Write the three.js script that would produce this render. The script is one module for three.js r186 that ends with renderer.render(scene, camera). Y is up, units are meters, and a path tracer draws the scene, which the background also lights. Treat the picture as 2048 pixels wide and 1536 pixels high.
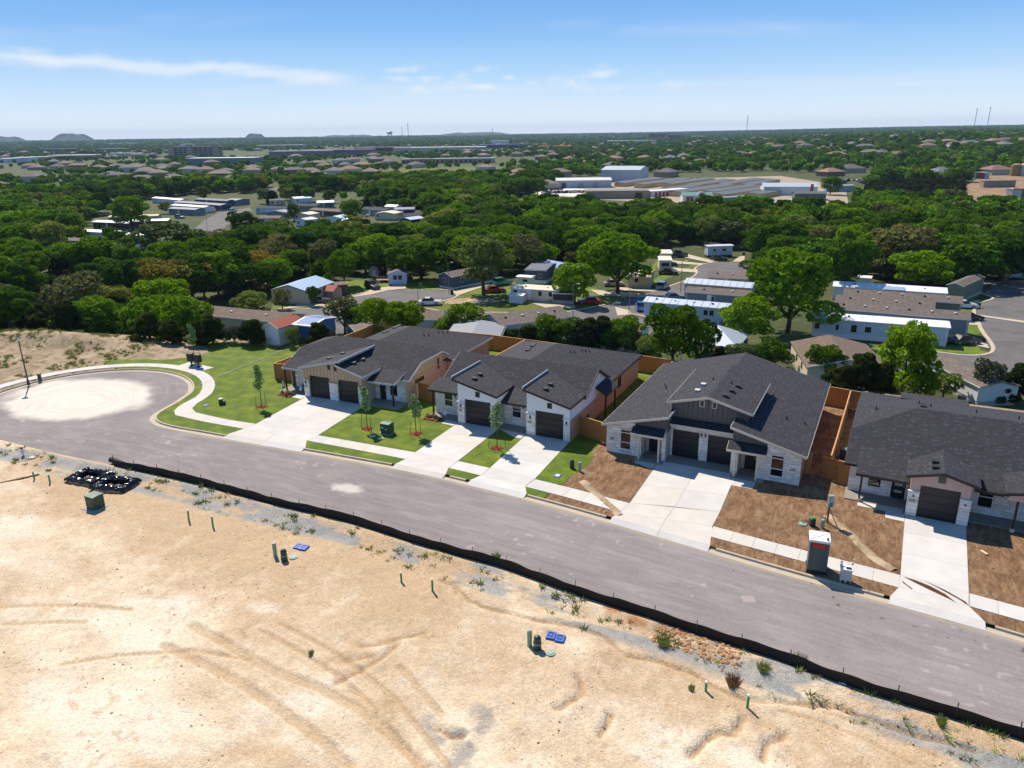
import * as THREE from 'three';
import { mergeGeometries } from 'three/addons/utils/BufferGeometryUtils.js';
import { RoundedBoxGeometry } from 'three/addons/geometries/RoundedBoxGeometry.js';

// ---------- camera, sky, sun, exposure ----------
const scene = new THREE.Scene();
const camera = new THREE.PerspectiveCamera(54.54, 4 / 3, 0.5, 30000);
camera.rotation.order = 'YXZ';
camera.position.set(0, 26, 0);
camera.rotation.set(-Math.atan(501 / 1490), 0, -0.75 * Math.PI / 180);
const renderer = new THREE.WebGLRenderer({ antialias: true });
renderer.toneMapping = THREE.LinearToneMapping;
renderer.toneMappingExposure = 1.35;
renderer.shadowMap.enabled = true;

const SUN = new THREE.Vector3(-0.292, 0.766, -0.573).normalize();
const sun = new THREE.DirectionalLight(0xfff1df, 5);
sun.position.copy(SUN).multiplyScalar(400).add(new THREE.Vector3(0, 0, -60));
sun.target.position.set(0, 0, -60);
sun.castShadow = true;
Object.assign(sun.shadow.camera, { left: -160, right: 160, top: 160, bottom: -160, near: 1, far: 900 });
sun.shadow.mapSize.set(4096, 4096);
scene.add(sun, sun.target);

// ---------- noise and texture helpers ----------
const clamp = (x, a = 0, b = 1) => Math.min(b, Math.max(a, x));
const lerp = (a, b, t) => a + (b - a) * t;
const ss = (a, b, x) => { const t = clamp((x - a) / (b - a)); return t * t * (3 - 2 * t); };
function rng(seed) { let s = seed >>> 0; return () => { s = (s + 0x6d2b79f5) >>> 0; let t = Math.imul(s ^ (s >>> 15), 1 | s); t = (t + Math.imul(t ^ (t >>> 7), 61 | t)) ^ t; return ((t ^ (t >>> 14)) >>> 0) / 4294967296; }; }
const hsh = (x, y, s) => { let h = Math.imul(x, 374761393) ^ Math.imul(y, 668265263) ^ Math.imul(s, 1274126177); h = Math.imul(h ^ (h >>> 13), 1274126177); return ((h ^ (h >>> 16)) >>> 0) / 4294967296; };
const PRM = new Uint16Array(4096), VAL = new Float32Array(4096);
{ const r = rng(4711); for (let i = 0; i < 4096; i++) { PRM[i] = i; VAL[i] = r(); } for (let i = 4095; i > 0; i--) { const j = Math.floor(r() * (i + 1)), t = PRM[i]; PRM[i] = PRM[j]; PRM[j] = t; } }
function vn(x, y, s = 1, per = 0) {                       // value noise, tileable with a period
  const ix = Math.floor(x), iy = Math.floor(y), fx = x - ix, fy = y - iy, u = fx * fx * (3 - 2 * fx), v = fy * fy * (3 - 2 * fy);
  let x0 = ix, x1 = ix + 1, y0 = iy, y1 = iy + 1;
  if (per) { x0 = ((x0 % per) + per) % per; x1 = ((x1 % per) + per) % per; y0 = ((y0 % per) + per) % per; y1 = ((y1 % per) + per) % per; }
  const a = PRM[(x0 + s * 131) & 4095], b = PRM[(x1 + s * 131) & 4095], p = VAL[PRM[(a + y0) & 4095]], q = VAL[PRM[(b + y0) & 4095]], m = VAL[PRM[(a + y1) & 4095]], n = VAL[PRM[(b + y1) & 4095]];
  const t = p + (q - p) * u; return t + (m + (n - m) * u - t) * v;
}
function fbm(x, y, o = 4, s = 1, per = 0) { let a = 0, k = 0.5, n = 0; for (let i = 0; i < o; i++) { a += k * vn(x, y, s + i, per); n += k; k *= 0.5; x *= 2; y *= 2; per *= 2; } return a / n; }
function dataTex(w, h, fn, srgb = true, wrap = true) {
  const d = new Uint8Array(w * h * 4);
  for (let j = 0; j < h; j++) for (let i = 0; i < w; i++) { const c = fn(i, j), k = (j * w + i) * 4; d[k] = clamp(c[0], 0, 255); d[k + 1] = clamp(c[1], 0, 255); d[k + 2] = clamp(c[2], 0, 255); d[k + 3] = 255; }
  const t = new THREE.DataTexture(d, w, h); t.magFilter = THREE.LinearFilter; t.minFilter = THREE.LinearMipmapLinearFilter; t.generateMipmaps = true;
  if (srgb) t.colorSpace = THREE.SRGBColorSpace;
  if (wrap) t.wrapS = t.wrapT = THREE.RepeatWrapping;
  t.needsUpdate = true; return t;
}
const rep = (t, m) => { const c = t.clone(); c.repeat.set(1 / m, 1 / m); c.needsUpdate = true; return c; };
const mix3 = (a, b, t) => [lerp(a[0], b[0], t), lerp(a[1], b[1], t), lerp(a[2], b[2], t)];

// ---------- the sky: clear spring air with thin cirrus ----------
{
  const W = 2048, H = 1024, d = new Float32Array(W * H * 4);
  const stops = [[0, [0.90, 0.95, 0.99]], [1.2, [0.76, 0.87, 0.97]], [2.5, [0.60, 0.78, 0.95]], [4.5, [0.40, 0.64, 0.92]], [7, [0.24, 0.49, 0.87]], [11, [0.135, 0.355, 0.79]], [20, [0.105, 0.275, 0.62]], [45, [0.078, 0.18, 0.39]], [90, [0.06, 0.145, 0.32]]];
  const at = (e) => { for (let i = 1; i < stops.length; i++) if (e <= stops[i][0]) return mix3(stops[i - 1][1], stops[i][1], (e - stops[i - 1][0]) / (stops[i][0] - stops[i - 1][0])); return stops[stops.length - 1][1]; };
  for (let j = 0; j < H; j++) {
    const el = ((j + 0.5) / H - 0.5) * 180, base = at(Math.max(0, el));
    for (let i = 0; i < W; i++) {
      const az = ((i + 0.5) / W - 0.5) * 360 + 90;           // degrees right of the view axis, -z
      let c = base;
      if (el > 0.15 && el < 60) {
        const q = 1 / Math.tan((el + 3) * Math.PI / 180), band = fbm(az * 0.055 + 40, el * 0.55 + fbm(az * 0.08, el * 0.3, 2, 5) * 1.2, 5, 11);
        let a = ss(0.54, 0.80, band) * ss(1.2, 2.6, el) * (1 - ss(5.2, 8.5, el)) * 0.4;
        a += ss(0.5, 0.9, fbm(az * 0.02, el * 1.3, 4, 31)) * 0.35 * ss(0.3, 1.6, el) * (1 - ss(3, 5.5, el));
        const wob = fbm(az * 0.22, 3, 4, 77) - 0.5;           // a long cirrus streak low in the north-west
        const mid = 4.55 - 0.022 * (az + 28) - 0.0018 * (az + 28) ** 2 + wob * 0.55, thick = 0.42 + 0.3 * fbm(az * 0.15, 9, 3, 3);
        const streak = (1 - ss(0, thick * (0.7 + 0.7 * fbm(az * 0.9, el * 2, 3, 15)), Math.abs(el - mid + 0.5 * (fbm(az * 0.7, el * 4, 4, 17) - 0.5)))) * ss(-46, -31, az) * (1 - ss(-14, -9.5, az)) * (0.5 + 0.7 * fbm(az * 0.5, el * 3, 4, 21));
        const tuft = ss(0.56, 0.78, fbm(az * 0.6, el * 3.4 + 0.3 * fbm(az * 0.6, el, 2, 9), 5, 63)) * ss(-12, -8, az) * (1 - ss(9, 14, az)) * ss(2.6, 3.2, el) * (1 - ss(4.2, 5, el));
        a = clamp(a + streak * 0.8 + tuft * 0.7, 0, 0.88);
        c = mix3(c, [0.86, 0.89, 0.93], a * ss(0, 1, q / 2 + 0.4));
      }
      const k = (j * W + i) * 4; d[k] = c[0] * 0.8; d[k + 1] = c[1] * 0.8; d[k + 2] = c[2] * 0.8; d[k + 3] = 1;
    }
  }
  const sky = new THREE.DataTexture(d, W, H, THREE.RGBAFormat, THREE.FloatType);
  sky.mapping = THREE.EquirectangularReflectionMapping; sky.magFilter = sky.minFilter = THREE.LinearFilter; sky.needsUpdate = true;
  scene.background = sky; scene.environment = sky;
}

// ---------- scene helpers ----------
const used = new Map();
const numbered = (n) => { const k = used.get(n) ?? 0; used.set(n, k + 1); return k ? `${n}_${String(k).padStart(3, '0')}` : n; };
function thing(name, label, category, pos = [0, 0, 0], ry = 0, group) {
  const o = new THREE.Group(); o.name = numbered(name); o.position.set(...pos); o.rotation.y = ry; o.userData = { label, category }; if (group) o.userData.group = group; scene.add(o); return o;
}
function part(name, geo, mat, parent, label) { const m = new THREE.Mesh(Array.isArray(geo) ? join(geo) : geo, mat); m.name = name; m.castShadow = m.receiveShadow = true; if (label) m.userData.label = label; parent.add(m); return m; }
function solo(name, geo, mat, label, category, pos = [0, 0, 0], ry = 0, group) { const m = part(numbered(name), geo, mat, scene); m.position.set(...pos); m.rotation.y = ry; m.userData = { label, category }; if (group) m.userData.group = group; return m; }
function struct(name, geo, mat) { const m = part(numbered(name), geo, mat, scene); m.userData = { kind: 'structure' }; return m; }
function structGroup(name) { const o = new THREE.Group(); o.name = numbered(name); o.userData = { kind: 'structure' }; scene.add(o); return o; }
function copyOf(o, pos, ry, label, name, s = 1) { const c = o.clone(); c.name = numbered(name ?? o.name.replace(/_\d{3}$/, '')); c.userData = { ...o.userData, label: label ?? o.userData.label }; c.position.set(...pos); c.rotation.y = ry; c.scale.multiplyScalar(s); scene.add(c); return c; }
function join(list) { const l = list.map((g) => { const q = g.index ? g.toNonIndexed() : g; for (const k of Object.keys(q.attributes)) if (!['position', 'normal', 'uv'].includes(k)) q.deleteAttribute(k); return q; }); return l.length === 1 ? l[0] : mergeGeometries(l); }
const M = (color, rough = 0.85, o = {}) => new THREE.MeshStandardMaterial({ color, roughness: rough, metalness: 0, side: THREE.DoubleSide, ...o });
const lin = (r, g, b) => new THREE.Color().setRGB(r, g, b);
// uv in metres on every face, by the way it points
function uvm(g) {
  g = g.index ? g.toNonIndexed() : g; if (!g.attributes.normal) g.computeVertexNormals();
  const p = g.attributes.position, n = g.attributes.normal, uv = new Float32Array(p.count * 2);
  for (let i = 0; i < p.count; i++) { const ax = Math.abs(n.getX(i)), ay = Math.abs(n.getY(i)), az = Math.abs(n.getZ(i)); const [a, b] = ay > ax && ay > az ? [p.getX(i), p.getZ(i)] : ax > az ? [p.getZ(i), p.getY(i)] : [p.getX(i), p.getY(i)]; uv[i * 2] = a; uv[i * 2 + 1] = b; }
  g.setAttribute('uv', new THREE.BufferAttribute(uv, 2)); return g;
}
function box(w, h, d, x = 0, y = 0, z = 0, ry = 0) { const g = new THREE.BoxGeometry(w, h, d); if (ry) g.rotateY(ry); g.translate(x, y, z); return uvm(g); }
const boxB = (x0, x1, y0, y1, z0, z1) => box(Math.abs(x1 - x0), Math.abs(y1 - y0), Math.abs(z1 - z0), (x0 + x1) / 2, (y0 + y1) / 2, (z0 + z1) / 2);   // from bounds
const rbox = (w, h, d, r, x = 0, y = 0, z = 0) => uvm(new RoundedBoxGeometry(w, h, d, 2, r).translate(x, y, z));
function cyl(r0, r1, h, x = 0, y = 0, z = 0, n = 12) { return new THREE.CylinderGeometry(r1, r0, h, n).toNonIndexed().translate(x, y + h / 2, z); }
function bar(a, b, r, n = 6, r2 = r) { const A = new THREE.Vector3(...a), B = new THREE.Vector3(...b), d = B.clone().sub(A), g = new THREE.CylinderGeometry(r2, r, d.length(), n).toNonIndexed(); g.applyQuaternion(new THREE.Quaternion().setFromUnitVectors(new THREE.Vector3(0, 1, 0), d.normalize())); return g.translate(...A.add(B).multiplyScalar(0.5).toArray()); }
function beam(a, b, w, h) { const A = new THREE.Vector3(...a), B = new THREE.Vector3(...b), d = B.clone().sub(A), L = d.length(), g = new THREE.BoxGeometry(L, h, w); const m = new THREE.Matrix4(), x = d.normalize(), z = new THREE.Vector3(0, 1, 0).cross(x).negate().normalize(), y = z.clone().cross(x); m.makeBasis(x, y, z); g.applyMatrix4(m); g.translate(...A.add(B).multiplyScalar(0.5).toArray()); return uvm(g); }
// a flat polygon [[x,y,z]...] with thickness t below it; uv along its level and its slope
function plate(pts, t = 0.12) {
  const P = pts.map((p) => new THREE.Vector3(...p)), n = new THREE.Vector3();
  for (let i = 0; i < P.length; i++) { const a = P[i], b = P[(i + 1) % P.length]; n.x += (a.y - b.y) * (a.z + b.z); n.y += (a.z - b.z) * (a.x + b.x); n.z += (a.x - b.x) * (a.y + b.y); }
  n.normalize(); if (n.y < 0) { P.reverse(); n.negate(); }
  const e = Math.abs(n.y) > 0.9995 ? new THREE.Vector3(1, 0, 0) : new THREE.Vector3(0, 1, 0).cross(n).normalize(), s = n.clone().cross(e);
  const flat = P.map((p) => new THREE.Vector2(p.dot(e), p.dot(s))), tri = THREE.ShapeUtils.triangulateShape(flat, []), pos = [], uv = [];
  const put = (p, q) => { pos.push(p.x, p.y, p.z); uv.push(q[0], q[1]); };
  const lo = P.map((p) => p.clone().setY(p.y - t));
  for (const f of tri) { for (const i of f) put(P[i], [flat[i].x, flat[i].y]); if (t) for (const i of [f[0], f[2], f[1]]) put(lo[i], [flat[i].x, flat[i].y]); }
  if (t) for (let i = 0; i < P.length; i++) { const j = (i + 1) % P.length, L = P[i].distanceTo(P[j]); for (const [p, q] of [[P[i], [0, t]], [lo[i], [0, 0]], [lo[j], [L, 0]], [P[i], [0, t]], [lo[j], [L, 0]], [P[j], [L, t]]]) put(p, q); }
  const g = new THREE.BufferGeometry(); g.setAttribute('position', new THREE.Float32BufferAttribute(pos, 3)); g.setAttribute('uv', new THREE.Float32BufferAttribute(uv, 2)); g.computeVertexNormals(); return g;
}
// an upright wall: outline and holes in (u, h), front face at z = 0 looking +z, thickness back
function wallGeo(outline, holes = [], t = 0.16) {
  const s = new THREE.Shape(outline.map((p) => new THREE.Vector2(...p)));
  for (const [a, b, c, d] of holes) s.holes.push(new THREE.Path([[a, c], [a, d], [b, d], [b, c]].map((p) => new THREE.Vector2(...p))));
  return uvm(new THREE.ExtrudeGeometry(s, { depth: t, bevelEnabled: false }).translate(0, 0, -t));
}
const turned = (g, ry, x = 0, y = 0, z = 0) => g.rotateY(ry).translate(x, y, z);
const crom = (pts, n) => new THREE.CatmullRomCurve3(pts.map((p) => new THREE.Vector3(p[0], 0, p[1])), false, 'centripetal').getPoints(n).map((p) => [p.x, p.z]);

// ---------- the street frame: u along the house fronts, v away from the camera ----------
const TH = 26.47 * Math.PI / 180, CT = Math.cos(TH), ST = Math.sin(TH), OX = -5.08, OZ = -65.69;
const S = (u, v) => [OX + u * CT + v * ST, OZ + u * ST - v * CT];
const toUV = (x, z) => [(x - OX) * CT + (z - OZ) * ST, (x - OX) * ST - (z - OZ) * CT];
const pl = (tab, x) => { if (x <= tab[0][0]) return tab[0][1]; for (let i = 1; i < tab.length; i++) if (x <= tab[i][0]) return lerp(tab[i - 1][1], tab[i][1], (x - tab[i - 1][0]) / (tab[i][0] - tab[i - 1][0])); return tab[tab.length - 1][1]; };
const CREST = [[-300, -60], [-75, 4], [-47, 12], [-35, 17], [-24, 24.2], [400, 24.2]];
// height of the land: the new street on a bench, the old park 8 m lower, a slow rise far off on the right
function land(x, z) {
  const [u, v] = toUV(x, z), d = v - pl(CREST, u), r = Math.hypot(x, z);
  return -8 * ss(0, 20, d) - 2.5 * ss(40, 240, d) + 22 * ss(450, 1700, r) * ss(0.1, 0.6, x / Math.max(1, -z)) + 22 * ss(3500, 8000, r);
}

// ---------- surfaces ----------
const grassTex = dataTex(512, 512, (i, j) => {
  const x = i / 512, y = j / 512, a = fbm(x * 8, y * 8, 3, 3, 8), b = vn(x * 128, y * 128, 7, 128), c = vn(x * 256, y * 64, 9, 256), k = 0.72 + 0.5 * (b * 0.6 + c * 0.4 - 0.5) + 0.35 * (a - 0.5);
  return mix3([84, 110, 2], [114, 124, 8], clamp((a - 0.35) * 1.7)).map((q) => q * (0.5 + 0.6 * k));
});
const grassBump = dataTex(512, 512, (i, j) => { const q = 255 * (0.6 * vn(i / 3, j / 3, 17) + 0.4 * vn(i / 9, j / 9, 19)); return [q, q, q]; }, false);
const concTex = dataTex(512, 512, (i, j) => {
  const x = i / 512, y = j / 512, a = fbm(x * 4, y * 4, 4, 41, 4), st = fbm(x * 3, y * 40, 3, 43, 3), f = vn(x * 256, y * 256, 45, 256);
  const q = 198 + 16 * (a - 0.5) + 14 * (st - 0.5) + 8 * (f - 0.5); return [q, q * 0.993, q * 0.975];
});
const concMats = [0xffffff, 0xfaf9f7, 0xfbf8f2, 0xf6f6f6].map((c) => M(c, 0.9, { map: rep(concTex, 3.4), bumpMap: rep(grassBump, 2), bumpScale: 0.002 }));
const kerbMat = M(0xe6d8c2, 0.9, { map: rep(concTex, 2.3), bumpMap: rep(grassBump, 2), bumpScale: 0.002 });
const R0 = rng(7);

// the wide land: one sheet to the horizon
const landTex = dataTex(1024, 1024, (i, j) => {
  const x = i / 1024, y = j / 1024, a = fbm(x * 6, y * 6, 5, 103, 6), b = fbm(x * 48, y * 48, 3, 105, 48), c = vn(x * 512, y * 512, 107, 512);
  return mix3(mix3([52, 68, 16], [82, 88, 34], clamp((a - 0.4) * 2.2)), [128, 114, 80], clamp((b - 0.62) * 3.0) * 0.4).map((q) => q * (0.74 + 0.42 * c + 0.2 * (b - 0.5)));
});
{
  const radii = [0]; for (let r = 40; r < 10000; r *= 1.032) radii.push(r);
  const ang = []; for (let a = -48; a < 48; a += 0.5) ang.push(a); for (let a = 48; a < 312; a += 4) ang.push(a);
  const pos = [], uv = [], idx = [], n = ang.length;
  for (const r of radii) for (const a of ang) {
    const x = r * Math.sin(a * Math.PI / 180), z = -r * Math.cos(a * Math.PI / 180), [u, v] = toUV(x, z), d = v - pl(CREST, u);
    pos.push(x, land(x, z) - 0.35 * (1 - ss(-1.5, 2, d)), z); uv.push(x / 46, z / 46);
  }
  for (let i = 0; i + 1 < radii.length; i++) for (let k = 0; k < n; k++) { const a = i * n + k, b = i * n + (k + 1) % n, c = a + n, d = b + n; idx.push(a, b, c, b, d, c); }
  const g = new THREE.BufferGeometry(); g.setAttribute('position', new THREE.Float32BufferAttribute(pos, 3)); g.setAttribute('uv', new THREE.Float32BufferAttribute(uv, 2)); g.setIndex(idx); g.computeVertexNormals();
  struct('ground', g, M(0xffffff, 0.95, { map: landTex, bumpMap: rep(grassBump, 3 / 46), bumpScale: 0.05 }));
}

// ---------- the new street ----------
const CB = [-39.26, -10.95], RB = 10.45;                       // the turning circle
const ring = (r, a0, a1, n) => Array.from({ length: n + 1 }, (_, i) => { const a = lerp(a0, a1, i / n) * Math.PI / 180; return [CB[0] + r * Math.cos(a), CB[1] + r * Math.sin(a)]; });
const farStraight = [[-29.95, -7.2], [-29.5, -9.0], [-29.0, -10.4], [-28.2, -11.45], [-26.7, -12.25], [-24.6, -12.5], [-20.5, -12.25], [-13.9, -11.85], [-9.4, -11.5], [0, -10.95], [4.6, -10.9], [7.1, -11], [11.8, -11.25], [15.9, -11.62], [19.1, -12.0], [24, -12.65], [30, -13.45], [34.4, -13.92], [37, -14.17], [41.4, -14.62], [43.3, -14.9], [50, -15.8], [64, -17.8]];
const FAR = [...ring(RB, 286, 38, 46).slice(4), ...crom(farStraight, 120)];
const NEAR = crom([[64, -25.4], [50, -23.7], [42.4, -22.75], [37, -22.5], [31.2, -21.8], [27.7, -21.5], [20, -20.9], [15.6, -20.35], [9.3, -20.05], [2.5, -19.7], [-4.2, -19.8], [-12, -19.85], [-21.7, -20.3], [-29, -20.75], [-36.2, -20.95]], 90);
const edgeTable = (L) => { const t = new Float32Array(2601); for (let i = 0; i < 2601; i++) t[i] = pl(L, -130 + i * 0.1); return (u) => { const k = clamp((u + 130) * 10, 0, 2599.99), i = k | 0; return t[i] + (t[i + 1] - t[i]) * (k - i); }; };
const farV = edgeTable(farStraight.slice(6)), nearV = edgeTable([...NEAR].reverse());
function uvSheet(pts, y, mat, name, scale = 1) { const w = pts.map(([u, v]) => { const [x, z] = S(u, v); return [x, y, z]; }); const g = plate(w, 0); const p = g.attributes.position, q = g.attributes.uv; for (let i = 0; i < p.count; i++) { const [u, v] = toUV(p.getX(i), p.getZ(i)); q.setXY(i, u / scale, v / scale); } return struct(name, g, mat); }
const roadTex = dataTex(2048, 1024, (i, j) => {                 // u -54..66, v -27..3
  const u = -54 + i / 2048 * 120, v = -27 + j / 1024 * 30, bulb = Math.hypot(u - CB[0], v - CB[1]);
  const lane = v - (farV(u) + nearV(u)) / 2, along = bulb < 12 ? Math.atan2(v - CB[1], u - CB[0]) * 6 : u, across = bulb < 12 ? bulb : lane + 20;
  const st = fbm(along * 0.35, across * 5, 4, 51), f = vn(i * 0.9, j * 1.1, 53), m = fbm(u * 0.25, v * 0.25, 4, 55);
  let q = 120 + 20 * (st - 0.5) + 20 * (f - 0.5) + 18 * (m - 0.5) + 8 * ss(-5, 40, u), c = [q * 1.02, q * 0.98, q * 0.975];
  const dust = ss(0.46, 0.75, fbm(u * 0.5, v * 1.6, 4, 57)) * 0.18; c = mix3(c, [176, 170, 160], dust * ss(-0.2, 0.4, 1 - (u + 20) / 90));
  const ex = (u + 40.6) / 8.7, ey = (v + 10.2) / 6.9, rr = Math.hypot(ex, ey) + 0.26 * (fbm(u * 0.6, v * 0.6, 4, 59) - 0.5) - 0.05 * Math.cos(Math.atan2(ey, ex) * 2);
  const chalk = (1 - ss(0.78, 1.06, rr)) * (0.82 + 0.3 * fbm(u * 0.7, bulb * 3, 3, 61)); c = mix3(c, [206, 201, 189], clamp(chalk * 0.95));
  const sp = (1 - ss(0.3, 1, Math.hypot((u + 1.1) / 2.1, (v + 15.4) / 1.0) + 0.7 * (fbm(u * 2, v * 2, 4, 63) - 0.5))); c = mix3(c, [198, 193, 184], clamp(sp * 0.8));
  const spots = ss(0.86, 0.93, vn(u * 2.2, v * 2.2, 65)) * ss(0.5, 0.7, vn(u * 0.3, v * 0.3, 67)); c = mix3(c, [188, 182, 174], spots * 0.35);
  const mud = ss(0.9, 0.96, vn(u * 3.1, v * 3.1, 69)) * ss(24, 32, u) * ss(-17.5, -15.2, v); c = mix3(c, [72, 56, 38], mud * 0.7);
  const edge = 1 - ss(0, 0.55, Math.min(Math.abs(v - farV(u)), Math.abs(v - nearV(u)))); if (u > -24) c = mix3(c, [170, 156, 132], edge * (0.25 + 0.5 * fbm(u * 0.7, v, 3, 71)));
  return c;
}, true, false);
{
  const road = uvSheet([...FAR, ...NEAR], 0, M(0xffffff, 0.9, { map: roadTex, bumpMap: rep(grassBump, 1), bumpScale: 0.006 }), 'road');
  const q = road.geometry.attributes.uv; for (let i = 0; i < q.count; i++) q.setXY(i, (q.getX(i) + 54) / 120, (q.getY(i) + 27) / 30);
  road.material.bumpMap.repeat.set(120 / 3, 30 / 3); road.material.bumpMap.wrapS = road.material.bumpMap.wrapT = THREE.RepeatWrapping;
}
// kerb and gutter, cast in lengths; the kerb drops at each drive
function offsetLine(L, d) { return L.map((p, i) => { const a = L[Math.max(0, i - 1)], b = L[Math.min(L.length - 1, i + 1)], l = Math.hypot(b[0] - a[0], b[1] - a[1]) || 1; return [p[0] - (b[1] - a[1]) / l * d, p[1] + (b[0] - a[0]) / l * d]; }); }
function resample(L, step) { const out = [L[0]]; let acc = 0; for (let i = 1; i < L.length; i++) { let [ax, ay] = L[i - 1]; const [bx, by] = L[i]; let l = Math.hypot(bx - ax, by - ay); while (acc + l >= step) { const t = (step - acc) / l; ax += (bx - ax) * t; ay += (by - ay) * t; out.push([ax, ay]); l = Math.hypot(bx - ax, by - ay); acc = 0; } acc += l; } out.push(L[L.length - 1]); return out; }
function sweep(L, prof) {                                        // profile [[offset, y]...] along a (u,v) line
  const rows = prof.map(([d]) => offsetLine(L, d)), pos = [], uv = [], idx = []; let s = 0;
  for (let i = 0; i < L.length; i++) { if (i) s += Math.hypot(L[i][0] - L[i - 1][0], L[i][1] - L[i - 1][1]); prof.forEach(([d, y], k) => { const [x, z] = S(...rows[k][i]); pos.push(x, y, z); uv.push(s, d + y); }); }
  const n = prof.length; for (let i = 0; i + 1 < L.length; i++) for (let k = 0; k + 1 < n; k++) { const a = i * n + k; idx.push(a, a + n, a + 1, a + 1, a + n, a + n + 1); }
  let g = new THREE.BufferGeometry(); g.setAttribute('position', new THREE.Float32BufferAttribute(pos, 3)); g.setAttribute('uv', new THREE.Float32BufferAttribute(uv, 2)); g.setIndex(idx); g = g.toNonIndexed(); g.computeVertexNormals(); return g;
}
const DRIVES = [[-17.6, -9.35], [-0.05, 4.75], [7.05, 12.1], [19.1, 26.2], [36.9, 41.6], [49, 54]];
{
  const kerb = structGroup('kerb');
  const lay = (line, skip) => {
    const L = resample(line, 0.5);
    for (let i = 0; i + 1 < L.length; i += 6) {
      const seg = L.slice(i, i + 7); if (seg.length < 2) continue;
      part('gutter', sweep(seg, [[0, 0.004], [0.02, 0.008], [0.44, 0.012]]), kerbMat, kerb);
    }
    let run = []; const flush = () => { for (let i = 0; i + 1 < run.length; i += 6) { const seg = run.slice(i, i + 7); if (seg.length > 1) part('kerb_block', sweep(seg, [[0.44, 0.01], [0.47, 0.13], [0.5, 0.152], [0.6, 0.155], [0.64, 0.14], [0.64, 0.02]]), kerbMat, kerb); } run = []; };
    for (const p of L) { if (skip && p[0] > -20 && DRIVES.some(([a, b]) => p[0] > a && p[0] < b)) flush(); else run.push(p); } flush();
  };
  lay(FAR, true); lay([...NEAR].filter((p) => p[0] < -20.5), false);
}

// bare ground of the bench behind the street, with the spoil mound on the left
const bareTex = dataTex(1024, 1024, (i, j) => {
  const x = i / 1024, y = j / 1024, a = fbm(x * 5, y * 5, 5, 81, 5), b = fbm(x * 40, y * 40, 3, 83, 40), w = ss(0.56, 0.66, fbm(x * 14, y * 14, 4, 85, 14)), f = vn(x * 512, y * 512, 87, 512);
  return mix3(mix3([158, 137, 110], [186, 167, 140], clamp((a - 0.35) * 2)), [112, 106, 62], w * 0.55).map((q) => q * (0.84 + 0.2 * f + 0.22 * (b - 0.5)));
});
function gridSheet(name, u0, u1, du, v0f, v1f, nv, hf, mat, uvf) {
  const pos = [], uv = [], idx = [], nu = Math.round((u1 - u0) / du), m = nv + 1;
  for (let i = 0; i <= nu; i++) { const u = u0 + i * du; for (let j = 0; j <= nv; j++) { const v = lerp(v0f(u), v1f(u), j / nv), [x, z] = S(u, v); pos.push(x, hf(u, v), z); uv.push(...uvf(u, v)); } }
  for (let i = 0; i < nu; i++) for (let j = 0; j < nv; j++) { const a = i * m + j; idx.push(a, a + m, a + 1, a + 1, a + m, a + m + 1); }
  const g = new THREE.BufferGeometry(); g.setAttribute('position', new THREE.Float32BufferAttribute(pos, 3)); g.setAttribute('uv', new THREE.Float32BufferAttribute(uv, 2)); g.setIndex(idx); g.computeVertexNormals(); return struct(name, g, mat);
}
const bareMat = M(0xffffff, 0.95, { map: bareTex, bumpMap: rep(grassBump, 0.11), bumpScale: 0.03 });
const mound = (u, v) => 1.5 * Math.exp(-(((u + 64 + (v - 2) * 0.3) / 13) ** 2) - (((v - 3.2 - (u + 64) * 0.18) / 3.0) ** 2)) * (0.8 + 0.4 * fbm(u * 0.4, v * 0.4, 3, 91));
gridSheet('bare_ground', -120, 66, 0.75, (u) => -18, (u) => pl(CREST, u) + 1.6, 60, (u, v) => {
  const road = Math.max(Math.hypot(u - CB[0], v - CB[1]) < RB + 0.75 ? 1 : 0, u > -29.5 && v < farV(Math.max(u, -20)) + 0.75 ? 1 : 0, u > -41 && u < -27 && v < -11 ? 1 : 0), d = v - pl(CREST, u);
  return road ? -0.25 : 0.1 + 0.05 * (fbm(u * 0.5, v * 0.5, 3, 93) - 0.5) * (u < -30 ? 1 : 0.2) + mound(u, v) + Math.min(0, land(...S(u, v)));
}, bareMat, (u, v) => [u / 9, v / 9]);

// turf of the finished lots
const lawnMat = M(0xffffff, 0.95, { map: rep(grassTex, 1), bumpMap: rep(grassBump, 0.4), bumpScale: 0.02 });
const kerbBack = offsetLine(FAR, 0.66).filter((p) => p[0] > -32 || p[1] > -2);
{
  const fr = kerbBack.filter((p) => p[1] > -3 && p[0] < -29 && p[0] > -46.5).concat(kerbBack.filter((p) => p[0] >= -32 && p[0] < 13.6 && p[1] <= -3));
  const pts = [[-49.4, -0.95], ...fr, [13.6, -10.9], [13.5, -9.66], [13.1, -8.4], [13.95, -8.0], [14.0, -6.6], [14.6, -2.4], [13.8, -1.2], [14.3, 24.1], [-23.8, 24.1], [-34, 16.7], [-39, 13.9], [-45.2, 11.8], [-49.1, 9.0], [-52, 3]];
  uvSheet(pts, 0.136, lawnMat, 'lawn', 7);
}
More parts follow.
